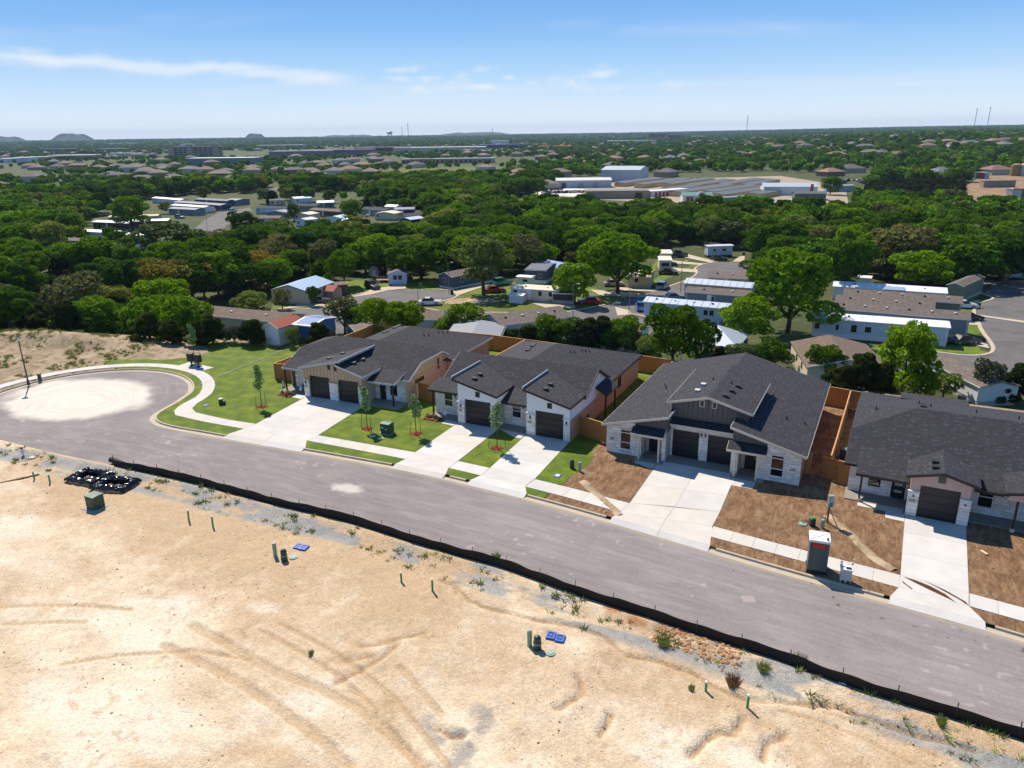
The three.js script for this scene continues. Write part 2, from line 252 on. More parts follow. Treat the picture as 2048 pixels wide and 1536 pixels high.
// graded topsoil of the two unfinished lots
const soilTex = dataTex(1024, 1024, (i, j) => {
  const x = i / 1024, y = j / 1024, a = fbm(x * 6, y * 6, 5, 111, 6), st = fbm(x * 30, y * 10 + 2 * a, 4, 113, 30), f = vn(x * 512, y * 512, 115, 512), p = ss(0.58, 0.7, fbm(x * 9, y * 9, 4, 117, 9));
  const straw = fbm(x * 90, y * 26, 3, 119, 26), k = clamp(0.5 + 1.3 * (st - 0.5) + 1.2 * (straw - 0.5) + 0.8 * (a - 0.5));
  return mix3(mix3([112, 80, 52], [160, 128, 94], k), [184, 160, 128], p * 0.22).map((q) => q * (0.82 + 0.3 * f));
});
const soilMat = M(0xffffff, 0.95, { map: soilTex, bumpMap: rep(grassBump, 0.2), bumpScale: 0.04 });
gridSheet('topsoil', 13.0, 66, 0.4, (u) => farV(u) + 0.66, (u) => 24.1, 90, (u, v) => {
  const green = u < 14.9 && (v > -2.4 ? u < 13.9 + 0.02 * v : v > -8.4 ? u < 13.9 + (v + 8) * 0.12 : u < 13.6);
  return green ? 0.08 : 0.128 + 0.07 * (fbm(u * 0.9, v * 0.9, 4, 119) - 0.42) * ss(0, 1, v - farV(u) - 0.6);
}, soilMat, (u, v) => [u / 8, v / 8]);

// concrete: walks and drives, each slab its own
let slabN = 0;
function slab(parent, q, y = 0.165, ys = null, t = 0.12) {        // q: four street corners, in order
  const cx = q.reduce((a, p) => a + p[0], 0) / q.length, cy = q.reduce((a, p) => a + p[1], 0) / q.length;
  const pts = q.map(([u, v], i) => { const l = Math.hypot(u - cx, v - cy), k = 1 - 0.012 / l, [x, z] = S(cx + (u - cx) * k, cy + (v - cy) * k); return [x, (ys ? ys[i] : y) + 0, z]; });
  const g = plate(pts, t), p = g.attributes.position, uv = g.attributes.uv; for (let i = 0; i < p.count; i++) { const [u, v] = toUV(p.getX(i), p.getZ(i)); uv.setXY(i, u + slabN * 0.7, v); }
  return part('slab', g, concMats[Math.floor(R0() * 4)], parent), slabN++;
}
function rows(parent, L, Rr, n, y) {                              // slabs between a left and a right line, each [[u,v]..] from far to near
  const at = (K, t) => { const k = t * (K.length - 1), i = Math.min(K.length - 2, Math.floor(k)); return [lerp(K[i][0], K[i + 1][0], k - i), lerp(K[i][1], K[i + 1][1], k - i)]; };
  for (let i = 0; i < n; i++) slab(parent, [at(L, i / n), at(Rr, i / n), at(Rr, (i + 1) / n), at(L, (i + 1) / n)], y);
}
function drive(cols, walkTop, walkLow, apron) {
  const d = structGroup('driveway');
  for (const [L, Rr, n] of cols) rows(d, L, Rr, n);
  const [a, b] = walkTop, [c, e] = walkLow, m = cols.length;
  const mid = (p, q, t) => [lerp(p[0], q[0], t), lerp(p[1], q[1], t)];
  for (let i = 0; i < m; i++) slab(d, [mid(a, b, i / m), mid(a, b, (i + 1) / m), mid(c, e, (i + 1) / m), mid(c, e, i / m)]);
  const [f, h] = apron, K = Math.max(1, m);
  for (let i = 0; i < K; i++) { const p = mid(f, h, i / K), q = mid(f, h, (i + 1) / K), p2 = [p[0], farV(p[0]) + 0.03], q2 = [q[0], farV(q[0]) + 0.03];
    slab(d, [mid(c, e, i / K), mid(c, e, (i + 1) / K), q, p], 0, [0.165, 0.165, 0.158, 0.158], 0.1); slab(d, [p, q, q2, p2], 0, [0.156, 0.156, 0.018, 0.018], 0.1); }
  // raised side of the apron
  return d;
}
drive([[[[-18.3, 0.1], [-17.4, -8.3]], [[-14.6, 0.1], [-13.7, -8.2]], 3], [[[-14.6, 0.1], [-13.7, -8.2]], [[-11.0, 0.3], [-10.1, -8.1]], 3]], [[-17.4, -8.3], [-10.1, -8.1]], [[-17.5, -9.75], [-10.2, -9.5]], [[-17.9, -11.42], [-9.2, -10.85]]);
drive([[[[0.0, 0.1], [0.1, -7.6]], [[4.2, 0.1], [4.35, -7.6]], 3]], [[0.1, -7.6], [4.35, -7.6]], [[0.15, -9.15], [4.35, -9.15]], [[-0.1, -10.33], [4.75, -10.28]]);
drive([[[[7.1, 0.1], [7.42, -7.75]], [[11.25, 0.1], [11.6, -8.0]], 3]], [[7.42, -7.75], [11.6, -8.0]], [[7.4, -9.3], [11.45, -9.5]], [[7.05, -10.38], [12.1, -10.65]]);
drive([[[[19.55, 0.9], [19.6, -8.8]], [[22.7, 1.0], [22.75, -8.0]], 3], [[[22.7, 1.0], [22.75, -8.0]], [[25.7, 1.1], [25.85, -7.4]], 3]], [[19.6, -8.8], [25.85, -7.4]], [[19.45, -10.45], [25.8, -9.7]], [[19.1, -11.38], [26.2, -12.3]]);
drive([[[[37.7, -2.2], [37.4, -10.85]], [[41.45, -2.0], [41.0, -11.2]], 3]], [[37.4, -10.85], [41.0, -11.2]], [[37.3, -12.35], [40.9, -12.7]], [[36.85, -13.55], [41.6, -14.0]]);
drive([[[[49.5, -3.0], [49.4, -12.2]], [[53.5, -3.0], [53.4, -12.6]], 3]], [[49.4, -12.2], [53.4, -12.6]], [[49.4, -13.7], [53.4, -14.1]], [[49, -15.2], [54, -15.9]]);
function walk(out, inn, step) {                                   // a walk between two lines
  const w = structGroup('sidewalk'), n = Math.max(1, Math.round(out.reduce((a, p, i) => i ? a + Math.hypot(p[0] - out[i - 1][0], p[1] - out[i - 1][1]) : 0, 0) / step)); 
  const lineAt = (L, t) => { const d = [0]; for (let i = 1; i < L.length; i++) d.push(d[i - 1] + Math.hypot(L[i][0] - L[i - 1][0], L[i][1] - L[i - 1][1])); const s = t * d[d.length - 1]; let i = 1; while (i < L.length - 1 && d[i] < s) i++; const k = (s - d[i - 1]) / (d[i] - d[i - 1]); return [lerp(L[i - 1][0], L[i][0], k), lerp(L[i - 1][1], L[i][1], k)]; };
  for (let i = 0; i < n; i++) slab(w, [lineAt(out, i / n), lineAt(out, (i + 1) / n), lineAt(inn, (i + 1) / n), lineAt(inn, i / n)], 0.162);
  return w;
}
{
  const cc = ring(RB + 2.75, 217, 30, 36), ci = ring(RB + 1.45, 217, 30, 36);
  walk(crom([...cc, [-27.2, -6.6], [-26.4, -7.9], [-25.2, -8.5]], 90), crom([...ci, [-28.5, -7.0], [-27.9, -8.8], [-26.4, -9.9]], 90), 1.5);
  walk([[-25.2, -8.5], [-21, -8.65], [-17.45, -8.35]], [[-26.4, -9.9], [-22.4, -10.02], [-17.5, -9.75]], 1.5);
  walk([[-10.1, -8.1], [0.12, -7.65]], [[-10.2, -9.5], [0.15, -9.15]], 1.5);
  walk([[4.37, -7.65], [7.4, -7.75]], [[4.37, -9.15], [7.38, -9.3]], 1.5);
  walk([[11.62, -8.1], [15, -8.35], [19.6, -8.85]], [[11.47, -9.6], [15, -9.9], [19.45, -10.45]], 1.5);
  walk([[25.85, -9.66], [29.5, -10.1], [37.4, -10.87]], [[25.82, -11.13], [29.7, -11.52], [37.32, -12.36]], 1.5);
  walk([[41.02, -11.25], [49.4, -12.3]], [[40.92, -12.7], [49.4, -13.8]], 1.5);
  const pad = structGroup('mailbox_pad'); slab(pad, [[-40.0, 2.25], [-35.6, 2.0], [-35.4, 3.3], [-40.0, 3.7]], 0.163);
  // paths to the doors
  const p1 = structGroup('door_path'); slab(p1, [[-19.6, 1.2], [-18.32, 1.2], [-18.3, -1.1], [-19.6, -1.0]], 0.163); slab(p1, [[-21.4, 1.2], [-19.62, 1.2], [-19.62, -0.5], [-21.4, -0.2]], 0.163);
  const p2 = structGroup('door_path'); slab(p2, [[-1.4, 1.4], [-0.03, 1.4], [-0.03, -1.0], [-1.4, -0.9]], 0.163); slab(p2, [[-3.4, 1.4], [-1.42, 1.4], [-1.42, 0.2], [-3.4, 0.2]], 0.163);
  const p3 = structGroup('door_path'); slab(p3, [[4.25, 1.4], [7.05, 1.4], [7.05, -1.15], [6.3, -1.1], [4.25, 0.2]], 0.163);
  const p4 = structGroup('door_path'); slab(p4, [[25.72, -0.9], [27.4, -0.9], [27.35, -2.75], [25.75, -2.75]], 0.163);
  const p5 = structGroup('door_path'); slab(p5, [[17.7, -0.9], [19.52, -0.9], [19.5, -2.4], [17.7, -1.8]], 0.163);
  const p6 = structGroup('door_path'); slab(p6, [[34.6, -0.1], [37.6, -0.1], [37.6, -2.3], [34.6, -2.3]], 0.163); slab(p6, [[36.4, -2.32], [37.68, -2.32], [37.66, -3.5], [36.45, -3.4]], 0.163);
}

// the bare caliche lot on the near side
const GULLY = [
  [0.16, [[12.22,-23.18],[13.21,-23.31],[14.09,-23.87],[14.89,-24.37],[15.76,-24.45],[17.25,-24.38],[18.7,-24.26],[19.99,-24.05],[21.62,-23.63],[23.04,-23.92],[23.58,-24.26],[24.05,-24.72],[24.59,-25.04],[25.54,-24.81],[26.56,-24.67],[28.14,-24.83],[29.1,-25.25],[30,-25.51],[30.82,-25.61],[31.75,-25.35],[33.1,-24.56],[34.84,-24.1],[36.57,-24.33],[38.4,-24.46],[40.34,-24.49]]],
  [0.13, [[22.72,-30.08],[22.96,-29.93],[23.16,-29.29],[23.56,-28.65],[23.29,-28.09],[22.93,-27.7]]],
  [0.18, [[25.13,-30.79],[25.22,-30.08],[25.24,-29.31]]], [0.2, [[29.16,-30.14],[29.41,-29.33],[29.57,-28.84],[30.07,-28.27],[30.7,-28.07],[30.81,-27.42],[30.87,-26.87]]], [0.2, [[32.1,-27.95],[32.02,-28.46],[32.05,-29.06]]],
  [0.08, [[12.22,-33.14],[12.68,-31.91],[13.16,-30.41],[13.29,-29.45]]], [0.07, [[11.54,-30.42],[12.44,-29.86],[13.12,-28.98],[14.12,-28.04]]], [0.07, [[11.2,-31.99],[11.97,-31.41],[12.49,-30.81]]],
  [0.2, [[18.21,-33.59],[18.74,-33.57],[19.17,-33.63],[19.55,-33.38]]], [0.16, [[32.28,-27.7],[32.56,-27.41],[32.72,-27]]],
];
const TRACKS = [[0.28, [[6.34,-30.84],[9.52,-31.24],[12.68,-31.91],[15.53,-32.92],[18.04,-34.17],[20.02,-35.28]]], [0.28, [[5.71,-31.72],[8.96,-32.18],[12.1,-32.8],[14.84,-33.79],[17.18,-34.91],[19.25,-36.06]]], [0.25, [[-1.71,-38.31],[0.44,-36.43],[3.49,-34.54],[6.99,-33.76]]], [0.22, [[32.33,-25.65],[34.08,-25.52],[36.19,-25.84],[37.97,-26.53]]], [0.22, [[33.12,-24.73],[35.1,-24.69],[37.19,-25.04],[38.95,-25.61]]], [0.5, [[1.88,-32.95],[5.67,-33.51],[9.22,-33.96],[11.73,-33.88],[14.4,-34.18],[16.6,-34.86],[19.05,-35.75]]], [0.5, [[1.92,-34.83],[5.55,-35.09],[8.64,-35.43],[10.94,-35.83],[13.9,-36.47],[16.01,-37.02]]], [0.3, [[-9.88,-36.52],[-7.55,-35.32],[-5.04,-34.25],[-2.64,-33.44]]], [0.3, [[-8.21,-37.51],[-6.23,-36.47],[-3.85,-35.4]]], [0.35, [[14.42,-30.88],[16.66,-32.01],[17.93,-32.68]]]];
const near2 = (L, u, v) => { let b = 1e9; for (let i = 1; i < L.length; i++) { const [ax, ay] = L[i - 1], dx = L[i][0] - ax, dy = L[i][1] - ay, t = clamp(((u - ax) * dx + (v - ay) * dy) / (dx * dx + dy * dy)); b = Math.min(b, Math.hypot(u - ax - dx * t, v - ay - dy * t)); } return b; };
const boxOf = (L) => [Math.min(...L.map((p) => p[0])) - 1.2, Math.max(...L.map((p) => p[0])) + 1.2, Math.min(...L.map((p) => p[1])) - 1.2, Math.max(...L.map((p) => p[1])) + 1.2];
for (const g of [...GULLY, ...TRACKS]) g.push(boxOf(g[1]));
const inB = (b, u, v) => u > b[0] && u < b[1] && v > b[2] && v < b[3];
const GREY = [[17.75,-33.29],[18.91,-34.08],[19.53,-33.12],[19.57,-30.99],[20.09,-31.47],[20.17,-33.8],[20.22,-35.19],[19.05,-35.75]];
function sandH(u, v) {
  let h = 0.1 + 0.22 * (fbm(u * 0.11, v * 0.11, 3, 121) - 0.5) + 0.16 * (fbm(u * 0.45, v * 0.45, 4, 123) - 0.5) + 0.07 * (fbm(u * 2.1, v * 2.1, 3, 125) - 0.5);
  const e = nearV(u) - v; h = lerp(0.04, h, ss(0, 1.6, e)) + 0.16 * Math.exp(-((e - 0.7) ** 2) / 0.25) - 0.1 * Math.exp(-((e - 2.3) ** 2) / 0.8);
  const wu = u + 0.35 * (fbm(u * 1.3, v * 1.3, 3, 127) - 0.5), wv = v + 0.35 * (fbm(u * 1.3 + 9, v * 1.3, 3, 129) - 0.5);
  for (const [dp, L, b] of GULLY) if (inB(b, u, v)) { const d = near2(L, wu, wv); h -= dp * 0.95 * (1 - ss(0.02, 0.15, d)) + dp * 0.2 * (1 - ss(0.2, 0.8, d)); h += dp * 0.3 * (ss(0.2, 0.35, d) - ss(0.4, 0.9, d)); }
  for (const [w, L, b] of TRACKS) if (inB(b, u, v)) { const q = near2(L, u, v); h -= 0.06 * (1 - ss(w * 0.45, w * 0.62, q)) - 0.03 * (ss(w * 0.55, w * 0.75, q) - ss(w * 0.8, w * 1.3, q)); }
  return h;
}
const sandTex = dataTex(2048, 2048, (i, j) => {                    // u -64..64, v -62..-18.5
  const u = -64 + i / 16, v = -62 + j * 43.5 / 2048, e = nearV(u) - v;
  const a = fbm(u * 0.085 + 0.03 * v, v * 0.085, 5, 131), b = fbm(u * 0.5, v * 0.5 + u * 0.12, 5, 133), f = hsh(i, j, 135), f2 = vn(i * 0.55, j * 1.6, 137);
  const fine = fbm(u * 1.9, v * 1.9 + u * 0.5, 4, 153), dry = fbm(u * 0.16 + 7, v * 0.3, 4, 155);
  let c = mix3([206, 192, 168], [176, 153, 122], clamp(0.42 + 2.0 * (a - 0.5) + 1.3 * (b - 0.5) + 0.8 * (fine - 0.5) + 0.5 * ss(13, 4, e + 9 * (a - 0.5))));
  c = mix3(c, [213, 203, 185], ss(0.50, 0.68, 0.55 * dry + 0.3 * b + 0.15 * fine) * 0.85 * ss(5, 9, e + 5 * (b - 0.5)));
  c = mix3(c, [150, 126, 98], ss(0.62, 0.74, fine * 0.6 + b * 0.4) * 0.3);
  const strip = ss(0.25, 0.6, e) * (1 - ss(2.4, 3.3, e + 0.9 * (fbm(u * 0.7, v * 0.7, 3, 143) - 0.5))), gm = ss(0.42, 0.55, fbm(u * 0.35, v * 1.1, 4, 145) + 0.12 * ss(1.0, 2.2, e) - 0.05);
  if (strip > 0 && u > -46) c = mix3(c, mix3([150, 148, 145], [122, 130, 134], vn(u * 1.3, v * 1.3, 147)), strip * gm * 0.85);
  const gp = ss(0.3, 0.9, 1 - near2(GREY, u, v) / 1.1); c = mix3(c, [142, 138, 132], gp * ss(0.4, 0.6, fbm(u * 1.2, v * 1.2, 4, 149)) * 0.75);
  if (e > 0 && e < 1.6 && u > 22 && u < 31) c = mix3(c, [150, 96, 58], 0.7 * ss(0.45, 0.6, fbm(u * 0.6, v * 0.9, 4, 151)) * (1 - ss(1.0, 1.7, e)));
  for (const [w, L, b] of TRACKS) if (inB(b, u, v)) c = mix3(c, [170, 145, 112], 0.55 * (1 - ss(w * 0.35, w * 0.75, near2(L, u, v) + 0.15 * (fine - 0.5))));
  for (const [dp, L, b] of GULLY) if (inB(b, u, v)) c = mix3(c, [150, 120, 86], 0.5 * (1 - ss(0.03, 0.22, near2(L, u, v))));
  const grit = vn(i * 0.8, j * 0.3, 157), speck = f > 0.985 ? 0.8 : f > 0.965 ? 1.08 : 1; return c.map((q) => q * speck * (0.86 + 0.14 * f2 + 0.14 * grit));
}, true, false);
{
  const mat = M(0xffffff, 0.95, { map: sandTex, bumpMap: rep(grassBump, 1), bumpScale: 0.02 }); mat.bumpMap.repeat.set(128 / 9, 43.5 / 9); mat.bumpScale = 0.035;
  const U = (u, v) => [(u + 64) / 128, (v + 62) / 43.5];
  gridSheet('caliche_lot', -56, -6, 0.25, (u) => nearV(u) - 26, (u) => nearV(u) - 0.02, 130, sandH, mat, U); gridSheet('caliche_lot', -6, 50, 0.14, (u) => nearV(u) - 26, (u) => nearV(u) - 0.02, 200, sandH, mat, U); gridSheet('caliche_lot', 50, 60, 0.4, (u) => nearV(u) - 26, (u) => nearV(u) - 0.02, 80, sandH, mat, U);
  gridSheet('bare_ground', -120, 90, 3, (u) => -110, (u) => nearV(clamp(u, -36, 60)) - 25.5, 16, () => 0.03, M(0xffffff, 0.95, { map: bareTex }), (u, v) => [u / 9, v / 9]);
  gridSheet('bare_ground', -120, -55.9, 0.8, (u) => -48, (u) => -17.9, 40, (u, v) => Math.hypot(u - CB[0], v - CB[1]) < RB + 0.7 ? -0.25 : 0.08, bareMat, (u, v) => [u / 9, v / 9]);
}

// white string lines pegged across the left lawn, and earth dragged over the right drive
{
  const cord = M(0xd8d8d0, 0.8);
  const line = (l, pts) => { const o = thing('string_line', l, 'string', [0, 0, 0]); for (let i = 0; i + 1 < pts.length; i++) { const A = S(...pts[i]), B = S(...pts[i + 1]); part('cord', bar([A[0], 0.17, A[1]], [B[0], 0.17, B[1]], 0.025, 4), cord, o); part('peg', box(0.04, 0.22, 0.04, B[0], 0.2, B[1]), cord, o); } };
  line('white string line pegged across the left lawn behind the mailboxes', [[-48.97,3.59],[-43.05,5.95],[-33.4,8.07],[-30.73,8.32]]); line('white string line running diagonally down the left lawn to the sidewalk', [[-33.48,16.06],[-32.76,7.42],[-32.19,1],[-31.81,-2.33]]);
  const mud = M(0x9a7450, 0.95, { map: soilTex });
  const smear = (pts) => { const g = plate(pts.map(([u, v]) => { const [x, z] = S(u, v); return [x, 0.171, z]; }), 0); return g; };
  struct('mud_streak', [smear([[37.55,-10.99],[38.19,-11.1],[38.98,-11.42],[39.74,-11.96],[40.26,-12.64],[39.6,-12.25],[38.84,-11.83],[38.06,-11.34]]), smear([[38.63,-10.9],[39.5,-11.52],[40.48,-12.27],[40.88,-12.72],[40.78,-12.34],[39.76,-11.51]]), smear([[37.46,-11.44],[37.7,-11.79],[38.07,-12.19],[37.97,-12.24],[37.54,-11.75]])], mud);
}
// low ridges of pale spoil thrown across the dirt yards by trenching, and a square road repair
{
  const ridge = (pts) => struct('trench_spoil', sweep(resample(crom(pts, 24), 0.4).map(([u, v], i) => [u + 0.12 * (vn(i * 0.7, 2, 61) - 0.5), v + 0.12 * (vn(i * 0.7, 9, 61) - 0.5)]), [[-0.34, 0.13], [-0.16, 0.2], [0.05, 0.235], [0.2, 0.19], [0.36, 0.13]]), M(0xffffff, 0.95, { map: rep(bareTex, 6) }));
  ridge([[15.14,-6.83],[16.7,-8.28],[18,-9.46],[19.53,-10.83]]); ridge([[32.79,-4.67],[34.03,-6.27],[35.04,-8.09],[36.02,-9.5],[37.11,-10.38]]);
  const [x, z] = S(...[29.44,-17.09]); struct('road_repair', plate([[x - 0.35, 0.005, z - 0.35], [x + 0.4, 0.005, z - 0.3], [x + 0.36, 0.005, z + 0.36], [x - 0.36, 0.005, z + 0.34]], 0), M(0x9a908c, 0.95));
}

// ---------- new duplex houses ----------
const shingleTex = dataTex(512, 512, (i, j) => {                  // 4 m square, courses 0.143 m
  const row = Math.floor(j / 512 * 28), off = hsh(row, 3, 5) * 64, tab = Math.floor((i + off) / 512 * 22) % 22, wide = Math.floor((i + off * 2) / 512 * 11) % 11;
  const t = hsh(tab, row, 201) * 0.55 + hsh(wide, row, 203) * 0.45, f = hsh(i, j, 205), lip = (j / 512 * 28) % 1 < 0.14 ? 0.78 : 1, hi = t > 0.78 ? 12 : 0;
  const q = (45 + 26 * (t - 0.5) + hi + 14 * (f - 0.5)) * lip; return [q * 0.94, q * 0.98, q * 1.14];
});
const roofMat = M(0xffffff, 0.92, { map: rep(shingleTex, 4), bumpMap: rep(shingleTex, 4), bumpScale: 0.012 });
const brickTex = dataTex(512, 512, (i, j) => {                    // 2 m square of thin units too small to pick apart from the air
  const row = Math.floor(j / 512 * 24), off = (row % 2) * 28, col = Math.floor((i + off) / 512 * 9) % 9, my = (j / 512 * 24) % 1 < 0.13, mx = ((i + off) / 512 * 9) % 1 < 0.045, t = hsh(col, row, 211), f = hsh(i, j, 213);
  const c = my || mx ? [196, 184, 170] : mix3([188, 152, 124], [170, 128, 104], t); return c.map((q) => q * (0.93 + 0.1 * f));
});
const HM = {
  brick: M(0xffffff, 0.9, { map: rep(brickTex, 2), bumpMap: rep(brickTex, 2), bumpScale: -0.004 }),
  mortar: M(0xb8b0a6, 0.95), stones: [0xefe9df, 0xe6dfd3, 0xf4f0e8, 0xdfd6c8].map((c) => M(c, 0.9, { bumpMap: rep(grassBump, 0.7), bumpScale: 0.008 })),
  white: M(0xe8e9e8, 0.6), tan: M(0xbfa582, 0.75), tanDark: M(0xa88d6a, 0.75), pink: M(0xc9ab9c, 0.75), grey: M(0x5d5a56, 0.75), greyDark: M(0x4e4b48, 0.75),
  black: M(0x1d1e20, 0.55), bronze: M(0x2e2a28, 0.6), cream: M(0xcfc4b2, 0.7), paleTrim: M(0xb9bcc0, 0.6), whiteTrim: M(0xe4e4e2, 0.5), slab: M(0xb4b0a8, 0.9, { map: rep(concTex, 3) }),
  door: M(0x121317, 0.5), doorWarm: M(0x272425, 0.5), glass: new THREE.MeshPhysicalMaterial({ color: 0x0b0d0f, roughness: 0.04, metalness: 0, clearcoat: 1, side: THREE.DoubleSide }), frosted: M(0xa8b8b4, 0.3),
  metal: M(0xc8d2dc, 0.35, { metalness: 0.6 }), lamp: M(0xe9e6dc, 0.4), pipe: M(0x17181a, 0.6), green: M(0x1f6b3a, 0.6), numeral: M(0x4a4845, 0.6),
};
const stoneGeo = [0.86, 0.93, 1].map((k, i) => rbox(1, 1, 1, 0.06 + i * 0.015));
const Z = (p) => [p[0], p[1], -p[2]];                              // (u, h, v) to local x, y, z
function House(name, label, u, v, deg) {
  const [x, z] = S(u, v), o = thing(name, label, 'house', [x, 0, z], -deg * Math.PI / 180);
  const H = { o,
    roof(pts, mat = roofMat, t = 0.13, nm = 'roof_slope') { return part(nm, plate(pts.map(Z), t), mat, o); },
    trim(lines, mat, w = 0.035, h = 0.19, nm = 'fascia') { for (const [a, b] of lines) part(nm, beam(Z([a[0], a[1] - h / 2 - 0.012, a[2]]), Z([b[0], b[1] - h / 2 - 0.012, b[2]]), w, h), mat, o); },
    front(out, holes, v0, mat, nm = 'front_wall', t = 0.16) { const m = part(nm, wallGeo(out, holes, t), mat, o); m.position.z = -v0; return m; },
    right(out, holes, u0, mat, nm = 'side_wall') { const m = part(nm, turned(wallGeo(out, holes), Math.PI / 2), mat, o); m.position.x = u0; return m; },
    left(out, u0, mat, nm = 'side_wall') { const m = part(nm, turned(wallGeo(out.map(([a, b]) => [-a, b]).reverse()), -Math.PI / 2), mat, o); m.position.x = u0; return m; },
    back(u0, u1, h0, h1, v0, mat) { const m = part('back_wall', boxB(u0, u1, h0, h1, 0, 0.16), mat, o); m.position.z = -v0; return m; },
    // squared limestone courses on a wall whose face is at v0
    stone(wall, u0, u1, h0, top, holes = [], seed = 1, face = 0.0) {
      const r = rng(seed * 977 + 13), hf = typeof top === 'function' ? top : () => top; let y = h0;
      while (y < 9) {
        const ch = 0.19 + r() * 0.14; let x = u0; if (y > Math.max(hf(u0), hf(u1)) - 0.06) break;
        while (x < u1 - 0.02) {
          let w = 0.42 + r() * 0.55; if (u1 - x - w < 0.25) w = u1 - x;
          let parts = [[x, x + w]];
          for (const [a, b, c, d] of holes) if (y + ch > c + 0.04 && y < d - 0.04) parts = parts.flatMap(([p, q]) => q <= a || p >= b ? [[p, q]] : [[p, Math.min(q, a)], [Math.max(p, b), q]].filter(([s, e]) => e - s > 0.05));
          for (const [p, q] of parts) {
            const lim = Math.min(hf(p), hf(q)), hh = Math.min(ch, lim - y); if (hh < 0.06) continue;
            const m = new THREE.Mesh(stoneGeo[Math.floor(r() * 3)], HM.stones[Math.floor(r() * 4)]); m.name = 'stone'; m.castShadow = m.receiveShadow = true;
            const dp = 0.05 + r() * 0.02; m.scale.set(q - p - 0.022, hh - 0.022, dp); m.position.set((p + q) / 2, y + hh / 2, face + 0.012); wall.add(m);
          }
          x += w;
        }
        y += ch;
      }
    },
    battens(wall, u0, u1, lo, hi, step, mat, holes = []) { for (let x = u0; x <= u1 + 0.01; x += step) { let a = typeof lo === 'function' ? lo(x) : lo, b = hi(x); for (const q of holes) if (x > q[0] - 0.03 && x < q[1] + 0.03) { if (q[2] < a + 0.05) a = Math.max(a, q[3] + 0.05); else if (q[3] < b) { const m0 = part('batten', boxB(x - 0.028, x + 0.028, q[3] + 0.05, b, 0.002, 0.03), mat, wall); b = q[2] - 0.05; } } if (b > a + 0.05) part('batten', boxB(x - 0.028, x + 0.028, a, b, 0.002, 0.03), mat, wall); } },
    window(u0, u1, h0, h1, v0, side = 0, frame = HM.whiteTrim, rail = true, transom = false) {   // side 1: in a right-hand wall, u is v
      const f = 0.055, fr = [boxB(u0, u0 + f, h0, h1, -0.08, 0.03), boxB(u1 - f, u1, h0, h1, -0.08, 0.03), boxB(u0 + f, u1 - f, h0, h0 + f, -0.08, 0.03), boxB(u0 + f, u1 - f, h1 - f, h1, -0.08, 0.03), boxB(u0 - 0.04, u1 + 0.04, h0 - 0.06, h0 - 0.002, -0.02, 0.075)];
      const mid = h0 + (h1 - h0) * (transom ? 0.36 : 0.5), tr = h0 + (h1 - h0) * 0.84; if (rail) fr.push(boxB(u0 + f, u1 - f, mid - 0.03, mid + 0.03, -0.07, 0.02)); if (transom) fr.push(boxB(u0 + f, u1 - f, tr - 0.03, tr + 0.03, -0.07, 0.02));
      const m = part('window', fr, frame, o), cuts = [h0 + f, ...(rail ? [mid] : []), ...(transom ? [tr] : []), h1 - f];
      for (let i = 0; i + 1 < cuts.length; i++) part('pane', boxB(u0 + f, u1 - f, cuts[i] + 0.028, cuts[i + 1] - 0.028, -0.06, -0.045), HM.glass, m);
      if (side) { m.rotation.y = Math.PI / 2; m.position.x = v0; } else m.position.z = -v0; return m;
    },
    garage(u0, u1, h0, h1, v0, mat = HM.door) {
      const m = part('garage_door', [boxB(u0 - 0.04, u0, h0, h1 + 0.04, -0.12, 0.02), boxB(u1, u1 + 0.04, h0, h1 + 0.04, -0.12, 0.02), boxB(u0, u1, h1, h1 + 0.04, -0.12, 0.02)], mat, o); m.position.z = -v0;
      const n = 4, dh = (h1 - h0) / n; for (let i = 0; i < n; i++) part('panel', rbox(u1 - u0 - 0.01, dh - 0.018, 0.05, 0.012, (u0 + u1) / 2, h0 + dh * (i + 0.5), -0.12), mat, m); return m;
    },
    doorAt(u0, u1, h0, h1, v0, mat = HM.door, lites = 0) {
      const m = part('front_door', [boxB(u0, u1, h0, h1, -0.1, -0.05)], mat, o); m.position.z = -v0;
      for (let i = 0; i < lites; i++) { const c = h0 + (h1 - h0) * (0.24 + i * 0.26); part('lite', boxB(u0 + 0.2, u1 - 0.2, c - 0.1, c + 0.1, -0.05, -0.035), HM.frosted, m); }
